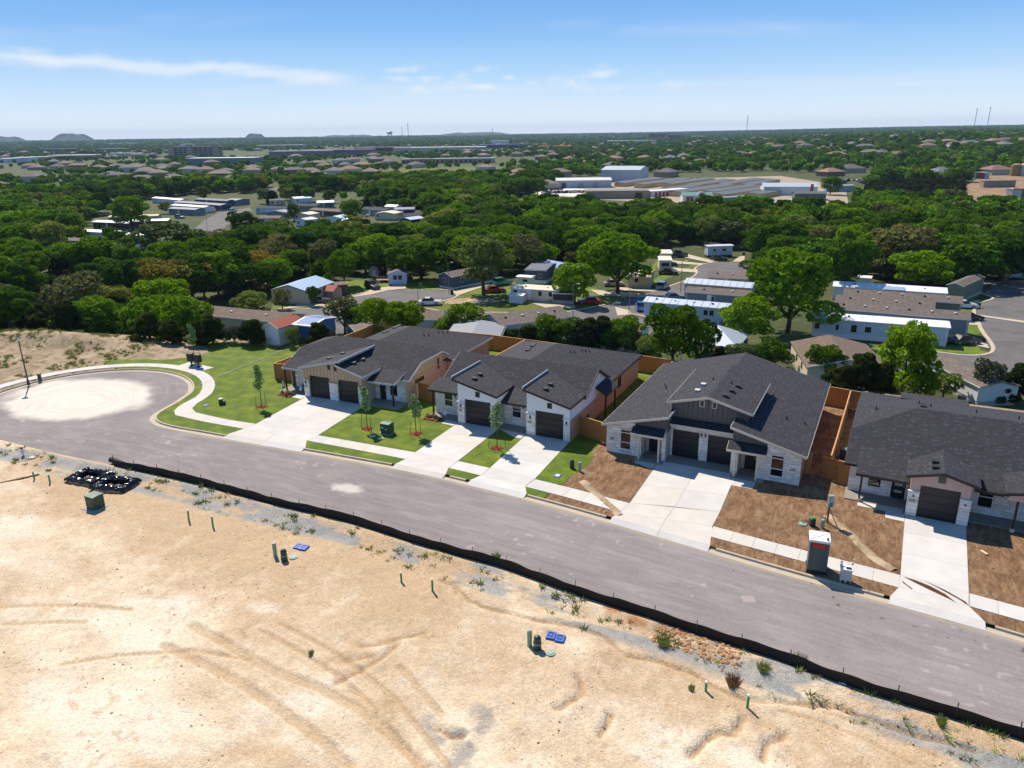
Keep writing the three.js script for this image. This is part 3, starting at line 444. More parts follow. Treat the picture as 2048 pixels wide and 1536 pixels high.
      part('handle', box(0.04, 0.16, 0.06, u1 - 0.1, (h0 + h1) / 2 - 0.05, -0.03), HM.metal, m); return m;
    },
    lantern(u, h, v0) { const m = part('wall_lantern', [box(0.1, 0.34, 0.1, u, h, 0.1), box(0.06, 0.05, 0.1, u, h + 0.1, 0.04)], HM.black, o); m.position.z = -v0; part('lens', box(0.075, 0.13, 0.115, u, h - 0.12, 0.105), HM.lamp, m); return m; },
    numeral(u, h, v0, text = '000') { for (let i = 0; i < text.length; i++) { const m = part('house_numeral', [boxB(-0.045, 0.045, 0.07, 0.09, 0, 0.02), boxB(0.03, 0.045, -0.09, 0.09, 0, 0.02), boxB(-0.045, -0.03, -0.09, 0.09, 0, 0.02), boxB(-0.045, 0.045, -0.09, -0.07, 0, 0.02)], HM.numeral, o); m.position.set(u + i * 0.13, h, -v0 + 0.06); } },
    vent(u, h, v, mat = HM.pipe) { return part('roof_vent', [box(0.36, 0.14, 0.42, u, h + 0.08, -v), box(0.42, 0.03, 0.48, u, h + 0.16, -v)], mat, o); },
    stack(u, h, v, mat = HM.pipe) { return part('vent_pipe', [cyl(0.045, 0.045, 0.32, u, h - 0.05, -v, 8), cyl(0.11, 0.05, 0.1, u, h, -v, 8)], mat, o); },
    post(u, v, h, mat, w = 0.13, y0 = 0.15, base) { const p = part('porch_post', box(w, h - y0, w, u, (h + y0) / 2, -v), mat, o); if (base) part('post_base', box(w + 0.12, 0.22, w + 0.12, u, y0 + 0.11, -v), base, p); return p; },
  };
  return H;
}
const quad = (a, b, c, d) => [a, b, c, d];

// --- house with two white shed-roofed garage bays ---
{
  const H = House('duplex_house', 'white duplex with two slanted garage bays and charcoal roof, beside the wood fence gate', 0, 0, 26.47), o = H.o;
  part('slab', boxB(-3.5, 11.35, 0.02, 0.2, 0, -20), HM.slab, o);
  const shed = (u, a) => 4.58 - 0.243 * (u - a - (-0.42));
  for (const [a, u0, u1, d0, d1, seed] of [[0, 0, 4.1, 0.75, 3.42, 3], [7.3, 7.12, 11.3, 7.98, 10.66, 5]]) {
    const hs = [[d0, d1, 0.2, 2.6], [(d0 + d1) / 2 - 0.2, (d0 + d1) / 2 + 0.25, 2.98, 3.5]];
    const w = H.front([[u0, 0.2], [u1, 0.2], [u1, shed(u1, a) - 0.14], [u0, shed(u0, a) - 0.14]], hs, 0, HM.white, 'bay_wall');
    H.battens(w, u0 + 0.1, u1, 2.3, (x) => shed(x, a) - 0.18, 0.4, HM.white, hs.map((q) => [q[0], q[1], q[2], q[3]]));
    H.garage(d0, d1, 0.2, 2.58, 0.02);
    part('gable_vent', boxB(hs[1][0], hs[1][1], 2.98, 3.5, -0.1, 0.03), HM.black, o);
    for (const [p, q] of [[u0 - 0.02, d0 - 0.03], [d1 + 0.03, u1 + 0.03]]) { const b = part('stone_pier', boxB(p, q, 0.2, 2.25, -0.02, 0.06), HM.mortar, o); H.stone(b, p, q, 0.2, 2.22, [], seed + p, 0.06); part('pier_cap', boxB(p - 0.04, q + 0.04, 2.25, 2.32, -0.02, 0.13), HM.white, o); H.lantern((p + q) / 2, 1.9, -0.08); }
    H.numeral(u0 + 0.2, 1.45, -0.09, '000');
    H.left([[0.16, 2.4], [5.3, 2.4], [5.3, shed(u0, a) - 0.14], [0.16, shed(u0, a) - 0.14]], u0, HM.white, 'bay_side');
    if (!a) H.right([[0.16, 2.3], [3.6, 2.3], [3.6, shed(u1, a) - 0.14], [0.16, shed(u1, a) - 0.14]], [], u1, HM.white, 'bay_side');
    if (!a) { const sw = H.right([[0.16, 0.2], [1.5, 0.2], [1.5, 2.5], [0.16, 2.5]], [], u1, HM.mortar, 'bay_side'); }
    const e0 = a - 0.42, e1 = a ? 11.42 : 4.25, hh = (u) => shed(u, a);
    H.roof([[e0, hh(e0), -0.32], [e1, hh(e1), -0.32], [e1, hh(e1), 3.45], [e0, hh(e0), 5.6]]);
    H.trim([[[e0, hh(e0), -0.33], [e1, hh(e1), -0.33]], [[e1 + 0.005, hh(e1), -0.32], [e1 + 0.005, hh(e1), a ? 3.1 : 2.6]]], HM.black);
    H.trim([[[e0 - 0.01, hh(e0) + 0.2, -0.32], [e0 - 0.01, hh(e0) + 0.2, 5.3]]], HM.metal, 0.07, 0.2, 'rake_flashing');
    for (const [p, q] of [[a + 1.0, 2.6], [a + 1.1, 1.3]]) H.vent(p, hh(p), q);
  }
  const hw = [[-2.4, -1.42, 1.0, 2.3]], w1 = H.front([[-3.4, 0.2], [0, 0.2], [0, 2.6], [-3.4, 2.6]], hw, 1.45, HM.mortar); H.stone(w1, -3.4, 0, 0.2, 2.55, hw, 11); H.window(-2.4, -1.42, 1.0, 2.3, 1.45); H.lantern(-1.1, 2.15, 1.4);
  const hm = [[4.9, 5.85, 0.95, 2.3]], w2 = H.front([[4.1, 0.2], [7.12, 0.2], [7.12, 2.6], [4.1, 2.6]], hm, 1.5, HM.mortar); H.stone(w2, 4.1, 7.12, 0.2, 2.55, hm, 12); H.window(4.9, 5.85, 0.95, 2.3, 1.5); H.lantern(6.1, 2.15, 1.45); H.doorAt(6.35, 7.1, 0.2, 2.3, 1.42);
  H.post(-3.3, 0.85, 2.55, HM.black, 0.14);
  // main gable, ridge along the street
  const L = -3.75, E = 11.55, up = (v) => 5.08 - 0.533 * (6.5 - v);
  H.roof([[L + 0.35, 3.27, 3.1], [E, 3.27, 3.1], [E, 5.08, 6.5], [L + 0.35, 5.08, 6.5]]);
  H.roof([[L, 2.75, 0.7], [-0.02, 2.75, 0.7], [-0.02, 3.28, 3.12], [L, 3.28, 3.12]]); H.roof([[4.12, 2.62, 0.75], [7.1, 2.62, 0.75], [7.1, 3.28, 3.12], [4.12, 3.28, 3.12]]);
  H.roof([[L + 0.35, 5.08, 6.5], [E, 5.08, 6.5], [E, 3.35, 9.75], [L + 0.35, 3.35, 9.75]]);
  H.trim([[[L, 2.75, 0.68], [-0.02, 2.75, 0.68]], [[4.12, 2.62, 0.73], [7.1, 2.62, 0.73]], [[L - 0.01, 2.75, 0.7], [L - 0.01, 3.28, 3.12]], [[L + 0.34, 3.27, 3.1], [L + 0.34, 5.08, 6.5]], [[E + 0.01, 3.27, 3.1], [E + 0.01, 5.08, 6.5]], [[E + 0.01, 5.08, 6.5], [E + 0.01, 3.35, 9.75]]], HM.black);
  const sw = H.right([[0.05, 2.3], [9.6, 2.3], [9.6, 3.2], [6.5, 4.9], [3.1, 3.1], [0.05, 3.1]], [], 11.3, HM.white, 'siding_wall'); for (let v = 0.4; v < 9.4; v += 0.4) part('batten', boxB(0.002, 0.03, 2.32, v < 3.1 ? 3.08 : v < 6.5 ? 3.1 + (v - 3.1) * 0.53 : 4.9 - (v - 6.5) * 0.55, -v - 0.028, -v + 0.028), HM.white, sw);
  H.right([[0.05, 0.2], [9.6, 0.2], [9.6, 2.27], [0.05, 2.27]], [], 11.33, HM.brick, 'brick_wall'); part('ledge', boxB(11.3, 11.42, 2.26, 2.33, -0.05, -9.6), HM.white, o);
  H.left([[1.45, 0.2], [9.6, 0.2], [9.6, 3.2], [6.5, 4.9], [3.1, 3.1], [1.45, 2.6]], -3.4, HM.white);
  // side entry canopy
  H.roof([[11.34, 3.35, 6.3], [12.5, 2.72, 6.3], [12.5, 2.72, 9.4], [11.34, 3.35, 9.4]]); H.trim([[[12.51, 2.72, 6.3], [12.51, 2.72, 9.4]], [[11.34, 3.35, 6.29], [12.5, 2.72, 6.29]]], HM.black); H.post(12.3, 6.5, 2.6, HM.black, 0.14); H.post(12.3, 9.2, 2.6, HM.black, 0.14);
  // rear wing under a hip
  const rr = 5.04, ru = 4.35;
  const rwh = [[12.9, 13.9, 1.2, 2.5]]; H.right([[9.4, 0.2], [20, 0.2], [20, 2.72], [9.4, 2.72]], rwh, 11.34, HM.brick, 'brick_wall'); H.window(-13.9, -12.9, 1.2, 2.5, 0).removeFromParent(); const rw = H.window(12.9, 13.9, 1.2, 2.5, 11.34, 1, HM.bronze);
  H.left([[9.4, 0.2], [20, 0.2], [20, 2.72], [9.4, 2.72]], -2.6, HM.brick); H.back(-2.6, 11.34, 0.2, 2.72, 20, HM.brick);
  H.roof([[ru, rr, 6.7], [9.9, rr - (9.9 - ru) * 0.317, 6.9], [11.6, 2.742, 9.72], [11.6, 2.742, 20.4], [ru, rr, 13.2]]); H.roof([[ru, rr, 13.2], [11.6, 2.742, 20.4], [-2.9, 2.742, 20.4]]); H.roof([[ru, rr, 6.7], [ru, rr, 13.2], [-2.9, 2.742, 20.4], [-2.9, 2.742, 9.72], [-1.2, rr - 5.55 * 0.317, 6.9]]);
  H.trim([[[11.61, 2.742, 9.72], [11.61, 2.742, 20.4]], [[11.6, 2.742, 20.41], [-2.9, 2.742, 20.41]]], HM.black);
  for (const [u, v] of [[6.2, 12.6], [6.5, 12.9], [6.9, 14.1], [7.2, 14.4], [7.5, 14.8]]) H.stack(u, rr - (u - ru) * 0.317, v); for (const [u, v] of [[1.5, 12.2], [1.3, 13], [1.1, 14.3], [0.9, 15], [0.7, 15.6]]) H.vent(u, rr - (ru - u) * 0.317, v);
  for (let i = 0; i < 3; i++) part('utility_meter', [cyl(0.12, 0.12, 0.16, 11.46, 1.1 + 0.02 * i, -3.2 - i * 0.45, 10), box(0.1, 0.4, 0.28, 11.41, 1.0, -3.2 - i * 0.45)], HM.grey, o);
}

// --- tan house with a split-level double garage roof ---
{
  const H = House('duplex_house', 'tan board and batten duplex with double garage and clipped gable, nearest the turning circle', -18.45, -0.11, 24.22), o = H.o;
  part('slab', boxB(-3.7, 11.2, 0.02, 0.2, 0, -20.8), HM.slab, o);
  const lo = (u) => 3.38 + 0.242 * (u + 0.36), hi = (u) => 4.2 - 0.283 * (u - 4.25);
  const top = (u) => u < 4.55 ? lo(u) - 0.14 : hi(u) - 0.14;
  const hs = [[0.72, 3.2, 0.2, 2.52], [4.32, 6.72, 0.2, 2.5], [3.15, 3.5, 3.42, 3.92], [3.95, 4.25, 3.35, 3.85]];
  const w = H.front([[0, 0.2], [7.25, 0.2], [7.25, top(7.25)], [4.56, top(4.56)], [4.54, lo(4.54) - 0.14], [0, top(0)]], hs, 0, HM.tan, 'bay_wall');
  H.battens(w, 0.1, 7.25, 2.15, (x) => top(x) - 0.02, 0.42, HM.tanDark, hs);
  for (const q of hs.slice(2)) part('gable_vent', boxB(q[0], q[1], q[2], q[3], -0.12, 0.02), HM.black, o);
  H.garage(0.72, 3.2, 0.2, 2.5, 0.02); H.garage(4.32, 6.72, 0.2, 2.48, 0.02);
  for (const [p, q] of [[-0.02, 0.66], [3.22, 4.28], [6.76, 7.28]]) { const b = part('stone_pier', boxB(p, q, 0.2, 2.05, -0.02, 0.07), HM.mortar, o); H.stone(b, p, q, 0.2, 2.03, [], 21 + p, 0.07); part('pier_cap', boxB(p - 0.03, q + 0.03, 2.05, 2.12, -0.02, 0.14), HM.tan, o); }
  H.lantern(0.3, 1.75, -0.1); H.numeral(0.15, 1.35, -0.1, '000');
  H.roof([[-0.38, lo(-0.38), -0.32], [4.9, lo(4.9), -0.32], [4.9, lo(4.9), 6.1], [-0.38, lo(-0.38), 3.7]]); H.roof([[4.3, hi(4.3), -0.32], [7.62, hi(7.62), -0.32], [7.62, hi(7.62), 3.35], [4.3, hi(4.3), 5.2]]);
  H.trim([[[-0.38, lo(-0.38), -0.33], [4.9, lo(4.9), -0.33]], [[4.3, hi(4.3), -0.33], [7.62, hi(7.62), -0.33]], [[-0.39, lo(-0.38), -0.32], [-0.39, lo(-0.38), 3.3]]], HM.paleTrim);
  H.trim([[[4.92, lo(4.9) + 0.02, -0.32], [4.92, lo(4.9) + 0.02, 6.0]], [[7.63, hi(7.62), -0.32], [7.63, hi(7.62), 2.9]]], HM.paleTrim, 0.05, 0.24);
  const cw = part('clerestory_wall', boxB(4.5, 4.62, 3.6, 4.4, -0.1, -5.9), HM.black, o);
  for (const [u, v, f] of [[2.2, 1.6, lo], [2.6, 3.4, lo], [5.3, 1.5, hi], [5.4, 3.0, hi]]) H.vent(u, f(u), v, f === hi ? HM.grey : HM.pipe);
  H.right([[0.16, 0.2], [2.1, 0.2], [2.1, 2.6], [0.16, 2.1]], [], 7.25, HM.mortar, 'stone_wall'); const tr = H.right([[0.16, 2.1], [2.1, 2.55], [3.2, 3.1], [0.16, 3.1]], [], 7.24, HM.tan);
  // wings
  const hl = [[-1.15, -0.3, 1.0, 2.3]], wl = H.front([[-3.0, 0.2], [0, 0.2], [0, 2.6], [-3.0, 2.6]], hl, 2.2, HM.mortar); H.stone(wl, -3.0, 0, 0.2, 2.5, hl, 31); H.window(-1.15, -0.3, 1.0, 2.3, 2.2); H.post(-3.3, 0.95, 2.45, HM.black, 0.14);
  const hr = [[9.15, 9.95, 0.9, 2.3]], wr = H.front([[7.25, 0.2], [11.2, 0.2], [11.2, 2.6], [7.25, 2.6]], hr, 2.15, HM.mortar); H.stone(wr, 8.6, 11.2, 0.2, 2.5, hr, 32); H.stone(wr, 7.3, 7.85, 0.2, 2.5, [], 33); H.doorAt(7.9, 8.6, 0.2, 2.3, 2.08); H.window(9.15, 9.95, 0.9, 2.3, 2.15, 0, HM.black); H.post(10.35, 0.75, 2.45, HM.black, 0.14);
  // main roof with both gables clipped
  const f = (v) => 2.62 + 0.49 * (v - 2.0), RH = 4.98, RV = 6.82, U0 = -3.95, U1 = 11.5, C = 3.88, cv = 4.57, cb = 9.07;
  H.roof([[U0, f(3.1), 3.1], [10.5, f(3.1), 3.1], [10.5, f(2.0), 2.0], [U1, f(2.0), 2.0], [U1, C, cv], [9.1, RH, RV], [-0.3, RH, RV], [U0, C, cv]]);
  H.roof([[U1, C, cv], [U1, C, cb], [9.1, RH, RV]]); H.roof([[U0, C, cv], [U0, C, cb], [-0.3, RH, RV]]);
  H.roof([[U0, C, cb], [-0.3, RH, RV], [9.1, RH, RV], [U1, C, cb], [U1, RH - 0.49 * (10.6 - RV), 10.6], [U0, RH - 0.49 * (10.6 - RV), 10.6]]);
  H.roof([[U0, 2.5, 1.25], [-0.02, 2.5, 1.25], [-0.02, f(3.1) + 0.01, 3.12], [U0, f(3.1) + 0.01, 3.12]]); H.roof([[7.27, 2.5, 0.8], [10.52, 2.5, 0.8], [10.52, f(3.1) + 0.01, 3.12], [7.27, f(3.1) + 0.01, 3.12]]);
  H.trim([[[U0, 2.5, 1.23], [-0.02, 2.5, 1.23]], [[7.27, 2.5, 0.78], [10.52, 2.5, 0.78]], [[10.53, 2.5, 0.8], [10.53, f(3.1), 3.12]], [[10.5, f(2), 1.98], [U1, f(2), 1.98]], [[U1 + 0.01, f(2), 2], [U1 + 0.01, C, cv]], [[U1 + 0.01, C, cv], [U1 + 0.01, C, cb]], [[U1 + 0.01, C, cb], [U1 + 0.01, 3.13, 10.6]], [[U0 - 0.01, 2.5, 1.25], [U0 - 0.01, f(3.1), 3.12]], [[U0 - 0.01, f(3.1), 3.1], [U0 - 0.01, C, cv]], [[U0 - 0.01, C, cv], [U0 - 0.01, C, cb]]], HM.paleTrim);
  const gw = H.right([[2.15, 2.5], [10.5, 2.5], [10.5, 3.0], [cb, C - 0.15], [cv, C - 0.15], [2.15, 2.55]], [], 11.22, HM.tan, 'gable_wall'); for (let v = 2.6; v < 10.4; v += 0.42) part('batten', boxB(0.002, 0.03, 2.5, Math.min(C - 0.18, v < cv ? 2.55 + (v - 2.15) * 0.49 : v > cb ? C - 0.15 - (v - cb) * 0.5 : 9), -v - 0.028, -v + 0.028), HM.tanDark, gw);
  const bh = [[3.6, 5.3, 1.85, 2.2]]; H.right([[2.15, 0.2], [10.5, 0.2], [10.5, 2.48], [2.15, 2.48]], bh, 11.24, HM.brick, 'brick_wall'); H.window(3.6, 5.3, 1.85, 2.2, 11.24, 1, HM.bronze, false); part('corner_trim', boxB(11.1, 11.3, 0.2, 2.5, -2.0, -2.16), HM.tan, o); part('ledge', boxB(11.2, 11.32, 2.46, 2.53, -2.1, -10.5), HM.tan, o); part('gable_vent', boxB(11.2, 11.28, 2.0, 3.2, -8.3, -8.6), HM.black, o);
  H.left([[2.2, 0.2], [10.5, 0.2], [10.5, 3.0], [cb, C - 0.15], [cv, C - 0.15], [2.2, 2.55]], -3.65, HM.tan);
  const rr = 4.9, ru = 4.72, e1 = 11.85, e0 = -2.4, hv = rr - (e1 - ru) * 0.337, gb = (u) => rr - Math.abs(u - ru) * 0.337;
  H.right([[10.3, 0.2], [20.6, 0.2], [20.6, 2.5], [10.3, 2.5]], [], 11.45, HM.brick, 'brick_wall'); H.left([[10.3, 0.2], [20.6, 0.2], [20.6, 2.5], [10.3, 2.5]], -2.0, HM.brick); H.back(-2.0, 11.45, 0.2, 2.5, 20.6, HM.brick);
  H.roof([[ru, rr, 7.0], [9.6, gb(9.6), 7.2], [e1, hv, 10.4], [e1, hv, 21], [ru, rr, 13.8]]); H.roof([[ru, rr, 13.8], [e1, hv, 21], [e0, hv, 21]]); H.roof([[ru, rr, 7.0], [ru, rr, 13.8], [e0, hv, 21], [e0, hv, 10.4], [-0.6, gb(-0.6), 7.2]]);
  H.trim([[[e1 + 0.01, hv, 10.4], [e1 + 0.01, hv, 21]], [[e1, hv, 21.01], [e0, hv, 21.01]], [[e0 - 0.01, hv, 10.4], [e0 - 0.01, hv, 21]]], HM.cream);
  for (const [u, v] of [[6.9, 13.0], [7.2, 13.5], [7.5, 15.3], [7.8, 15.8], [8.1, 16.4]]) H.stack(u, gb(u), v); for (const [u, v] of [[0.5, 14.5], [0.4, 15.3], [0.2, 17.2], [0.1, 17.9], [0, 18.6]]) H.vent(u, gb(u), v);
}

// --- white stone house with the long raised gable ---
{
  const H = House('duplex_house', 'white limestone duplex with raised grey gable, two dark garage doors and bare dirt yard', 14.89, -0.59, 27.1), o = H.o;
  part('slab', boxB(0, 15.55, 0.02, 0.2, 0, -18.5), HM.slab, o); part('porch_slab', boxB(2.6, 5.05, 0.02, 0.2, 0.75, 0.0), HM.slab, o); part('porch_slab', boxB(10.5, 13.0, 0.02, 0.2, 0.75, 0.0), HM.slab, o);
  const A0 = -0.38, A1 = 15.92, mid = 7.77, pr = 0.262, rh = (u) => 2.76 + pr * (mid - A0 - Math.abs(u - mid));
  const hw = [[1.2, 2.15, 0.62, 2.42], [3.05, 4.75, 0.2, 2.35]], hw2 = [[13.35, 14.33, 0.6, 2.4], [10.9, 12.35, 0.2, 2.35]];
  const wl = H.front([[0, 0.2], [5.1, 0.2], [5.1, 2.6], [0, 2.6]], hw, 0, HM.mortar); const topL = (u) => rh(u) - 0.17;
  const wlu = H.front([[0, 2.6], [2.45, 2.6], [2.45, topL(2.45)], [0, topL(0)]], [], 0, HM.mortar, 'wall_top'); H.stone(wl, 0, 5.1, 0.2, (u) => Math.min(2.6, topL(u)), hw, 41); H.stone(wlu, 0, 2.45, 2.6, topL, [], 42);
  const gl = H.front([[2.45, 2.6], [5.1, 2.6], [5.1, topL(5.1)], [2.45, topL(2.45)]], [], 0.12, HM.grey, 'siding_wall'); H.battens(gl, 2.6, 5.1, 3.0, (x) => topL(x) - 0.02, 0.4, HM.greyDark);
  const wr = H.front([[10.35, 0.2], [15.55, 0.2], [15.55, 2.6], [10.35, 2.6]], hw2, 0, HM.mortar); H.stone(wr, 10.35, 15.55, 0.2, (u) => Math.min(2.6, topL(u)), hw2, 43);
  const wru = H.front([[13.0, 2.6], [15.55, 2.6], [15.55, topL(15.55)], [13.0, topL(13)]], [], 0, HM.mortar, 'wall_top'); H.stone(wru, 13.0, 15.5, 2.6, topL, [], 44);
  const gr = H.front([[10.35, 2.6], [13.0, 2.6], [13.0, topL(13)], [10.35, topL(10.35)]], [], 0.12, HM.grey, 'siding_wall'); H.battens(gr, 10.5, 12.9, 3.0, (x) => topL(x) - 0.02, 0.4, HM.greyDark);
  H.window(1.2, 2.15, 0.62, 2.42, 0, 0, HM.whiteTrim, true, true); H.window(13.35, 14.33, 0.6, 2.4, 0, 0, HM.whiteTrim, true, true); H.numeral(0.35, 1.45, -0.03, '000'); H.numeral(14.85, 1.45, -0.03, '000');
  // porches: recess, door, posts, little roofs
  for (const [a, b, d0, d1] of [[3.05, 4.75, 3.3, 4.2], [10.9, 12.35, 11.2, 12.1]]) { part('porch_recess', [boxB(a - 0.05, a, 0.2, 2.5, -0.1, -1.4), boxB(b, b + 0.05, 0.2, 2.5, -0.1, -1.4), boxB(a, b, 2.4, 2.5, -0.16, -1.4)], HM.cream, o); H.front([[a, 0.2], [b, 0.2], [b, 2.5], [a, 2.5]], [[d0, d1, 0.2, 2.3]], 1.4, HM.cream, 'recess_wall'); H.doorAt(d0, d1, 0.2, 2.3, 1.42); }
  for (const [u, v] of [[3.0, -0.5], [4.66, -0.5], [10.75, -0.5], [12.42, -0.5]]) H.post(u, v, 2.42, HM.cream, 0.14, 0.2);
  H.roof([[2.3, 2.55, -0.75], [5.05, 2.55, -0.75], [5.05, 2.98, 0.1], [2.3, 2.98, 0.1]]); H.roof([[10.1, 2.55, -0.75], [13.05, 2.55, -0.75], [13.05, 2.98, 0.1], [10.1, 2.98, 0.1]]);
  H.trim([[[2.28, 2.55, -0.76], [5.07, 2.55, -0.76]], [[10.08, 2.55, -0.76], [13.07, 2.55, -0.76]], [[5.06, 2.55, -0.75], [5.06, 2.98, 0.1]], [[10.09, 2.55, -0.75], [10.09, 2.98, 0.1]], [[13.06, 2.55, -0.75], [13.06, 2.98, 0.1]]], HM.cream);
  // garage front, set back
  const hg = [[5.28, 7.45, 0.2, 2.55], [8.2, 10.3, 0.2, 2.55]], wg = H.front([[5.0, 0.2], [10.45, 0.2], [10.45, 3.1], [5.0, 3.1]], hg, 1.45, HM.mortar, 'garage_wall'); H.stone(wg, 5.1, 10.35, 0.2, 3.05, hg, 45); H.garage(5.28, 7.45, 0.2, 2.53, 1.47); H.garage(8.2, 10.3, 0.2, 2.53, 1.47); H.lantern(7.65, 2.45, 1.4); H.lantern(7.98, 2.45, 1.4);
  H.roof([[4.9, 3.18, 1.05], [10.5, 3.18, 1.05], [10.5, 3.95, 2.75], [4.9, 3.95, 2.75]]); H.trim([[[4.9, 3.18, 1.04], [10.5, 3.18, 1.04]]], HM.cream);
  // the wings' inner side walls
  H.right([[0.2, 2.6], [3.2, 2.6], [3.2, topL(5.1)], [0.2, topL(5.1)]], [], 5.1, HM.grey, 'siding_wall'); H.left([[0.2, 2.6], [3.2, 2.6], [3.2, topL(10.35)], [0.2, topL(10.35)]], 10.35, HM.grey, 'siding_wall');
  H.right([[0.2, 0.2], [1.5, 0.2], [1.5, 2.6], [0.2, 2.6]], [], 5.08, HM.mortar, 'return_wall'); H.left([[0.2, 0.2], [1.5, 0.2], [1.5, 2.6], [0.2, 2.6]], 10.37, HM.mortar, 'return_wall');
  // main roof, left and right slopes with the middle cut back for the raised gable
  const gv = 2.7, B = 18.75; 
  H.roof([[A0, rh(A0), -0.3], [5.3, rh(5.3), -0.3], [5.3, rh(5.3), gv], [mid, rh(mid), gv], [mid, rh(mid), B], [A0, rh(A0), B]]); H.roof([[A1, rh(A1), -0.3], [A1, rh(A1), B], [mid, rh(mid), B], [mid, rh(mid), gv], [10.2, rh(10.2), gv], [10.2, rh(10.2), -0.3]]);
  H.trim([[[A0, rh(A0), -0.32], [5.3, rh(5.3), -0.32]], [[10.2, rh(10.2), -0.32], [A1, rh(A1), -0.32]], [[A0 - 0.01, rh(A0), -0.3], [A0 - 0.01, rh(A0), B]], [[A1 + 0.01, rh(A1), -0.3], [A1 + 0.01, rh(A1), B]], [[A0, rh(A0), B + 0.02], [mid, rh(mid), B + 0.02]], [[mid, rh(mid), B + 0.02], [A1, rh(A1), B + 0.02]]], HM.cream);
  H.trim([[[5.32, rh(5.3) + 0.02, -0.3], [5.32, rh(5.3) + 0.02, 1.6]], [[10.18, rh(10.2) + 0.02, -0.3], [10.18, rh(10.2) + 0.02, 1.6]]], HM.metal, 0.06, 0.2, 'rake_flashing');
  // raised gable
  const g = (u) => 5.78 - 0.262 * Math.abs(u - 7.95), G0 = 4.62, G1 = 11.5, gb = 11.4;
  H.roof([[G0, g(G0), 1.5], [7.95, g(7.95), 1.5], [7.95, g(7.95), gb], [G0, g(G0), gb]]); H.roof([[7.95, g(7.95), 1.5], [G1, g(G1), 1.5], [G1, g(G1), gb - 1.4], [7.95, g(7.95), gb]]);
  H.trim([[[G0, g(G0), 1.48], [7.95, g(7.95), 1.48]], [[7.95, g(7.95), 1.48], [G1, g(G1), 1.48]], [[G1 + 0.01, g(G1), 1.5], [G1 + 0.01, g(G1), gb - 1.4]], [[G0 - 0.01, g(G0), 1.5], [G0 - 0.01, g(G0), gb]]], HM.cream);
  const gs = H.front([[4.95, 3.5], [11.1, 3.5], [11.1, g(11.1) - 0.14], [7.95, g(7.95) - 0.14], [4.95, g(4.95) - 0.14]], [], 1.85, HM.grey, 'gable_wall'); H.battens(gs, 5.1, 11, 3.6, (x) => g(x) - 0.16, 0.4, HM.greyDark, [[7.2, 7.62, 4.75, 5.3], [8.2, 8.62, 4.75, 5.3]]);
  for (const u of [7.2, 8.2]) { const m = part('gable_vent', [boxB(u, u + 0.42, 4.72, 5.3, 0, 0.03)], HM.cream, o); m.position.z = -1.85; part('louvre', boxB(u + 0.06, u + 0.36, 4.78, 5.24, 0.03, 0.045), HM.greyDark, m); }
  H.right([[2.0, 3.6], [gb - 1.6, 3.6], [gb - 1.6, g(11.1) - 0.14], [2.0, g(11.1) - 0.14]], [], 11.1, HM.grey, 'gable_side'); H.left([[2.0, 3.6], [gb - 0.2, 3.6], [gb - 0.2, g(4.95) - 0.14], [2.0, g(4.95) - 0.14]], 4.95, HM.grey, 'gable_side'); 
  part('gable_back', plate([[4.95, 3.9, -gb + 0.2], [11.1, 3.9, -gb + 1.5], [11.1, g(11.1) - 0.15, -gb + 1.5], [7.95, 5.6, -gb + 0.25], [4.95, g(4.95) - 0.15, -gb + 0.2]], 0.05), HM.grey, o);
  H.right([[0.16, 0.2], [B - 0.35, 0.2], [B - 0.35, 2.62], [0.16, 2.62]], [], 15.55, HM.brick, 'brick_wall'); H.left([[0, 0.2], [B - 0.35, 0.2], [B - 0.35, 2.62], [0, 2.62]], 0, HM.brick); H.back(0, 15.55, 0.2, 2.6, B - 0.35, HM.brick);
  for (const [u, v] of [[6.7, 5.2], [6.6, 3.5], [9.4, 6.2], [9.2, 4.6], [9.0, 3.0]]) H.vent(u, g(u), v, u < 7 ? HM.paleTrim : HM.pipe); for (const [u, v] of [[7.2, 6.6], [8.8, 6.4]]) H.stack(u, g(u), v); for (const [u, v] of [[2.6, 8.6], [11.9, 9.6], [13.6, 5.6], [15.0, 6.0]]) H.stack(u, rh(u), v, u < 3 ? HM.pipe : HM.pipe); H.stack(2.2, rh(2.2), 9.6, HM.green);
  for (const [u, h] of [[1.6, 0.45], [14.9, 0.5]]) part('hose_bib', [cyl(0.02, 0.02, 0.3, u, 0.2, 0.25, 6), box(0.06, 0.1, 0.1, u, h, 0.25)], HM.metal, o);
}

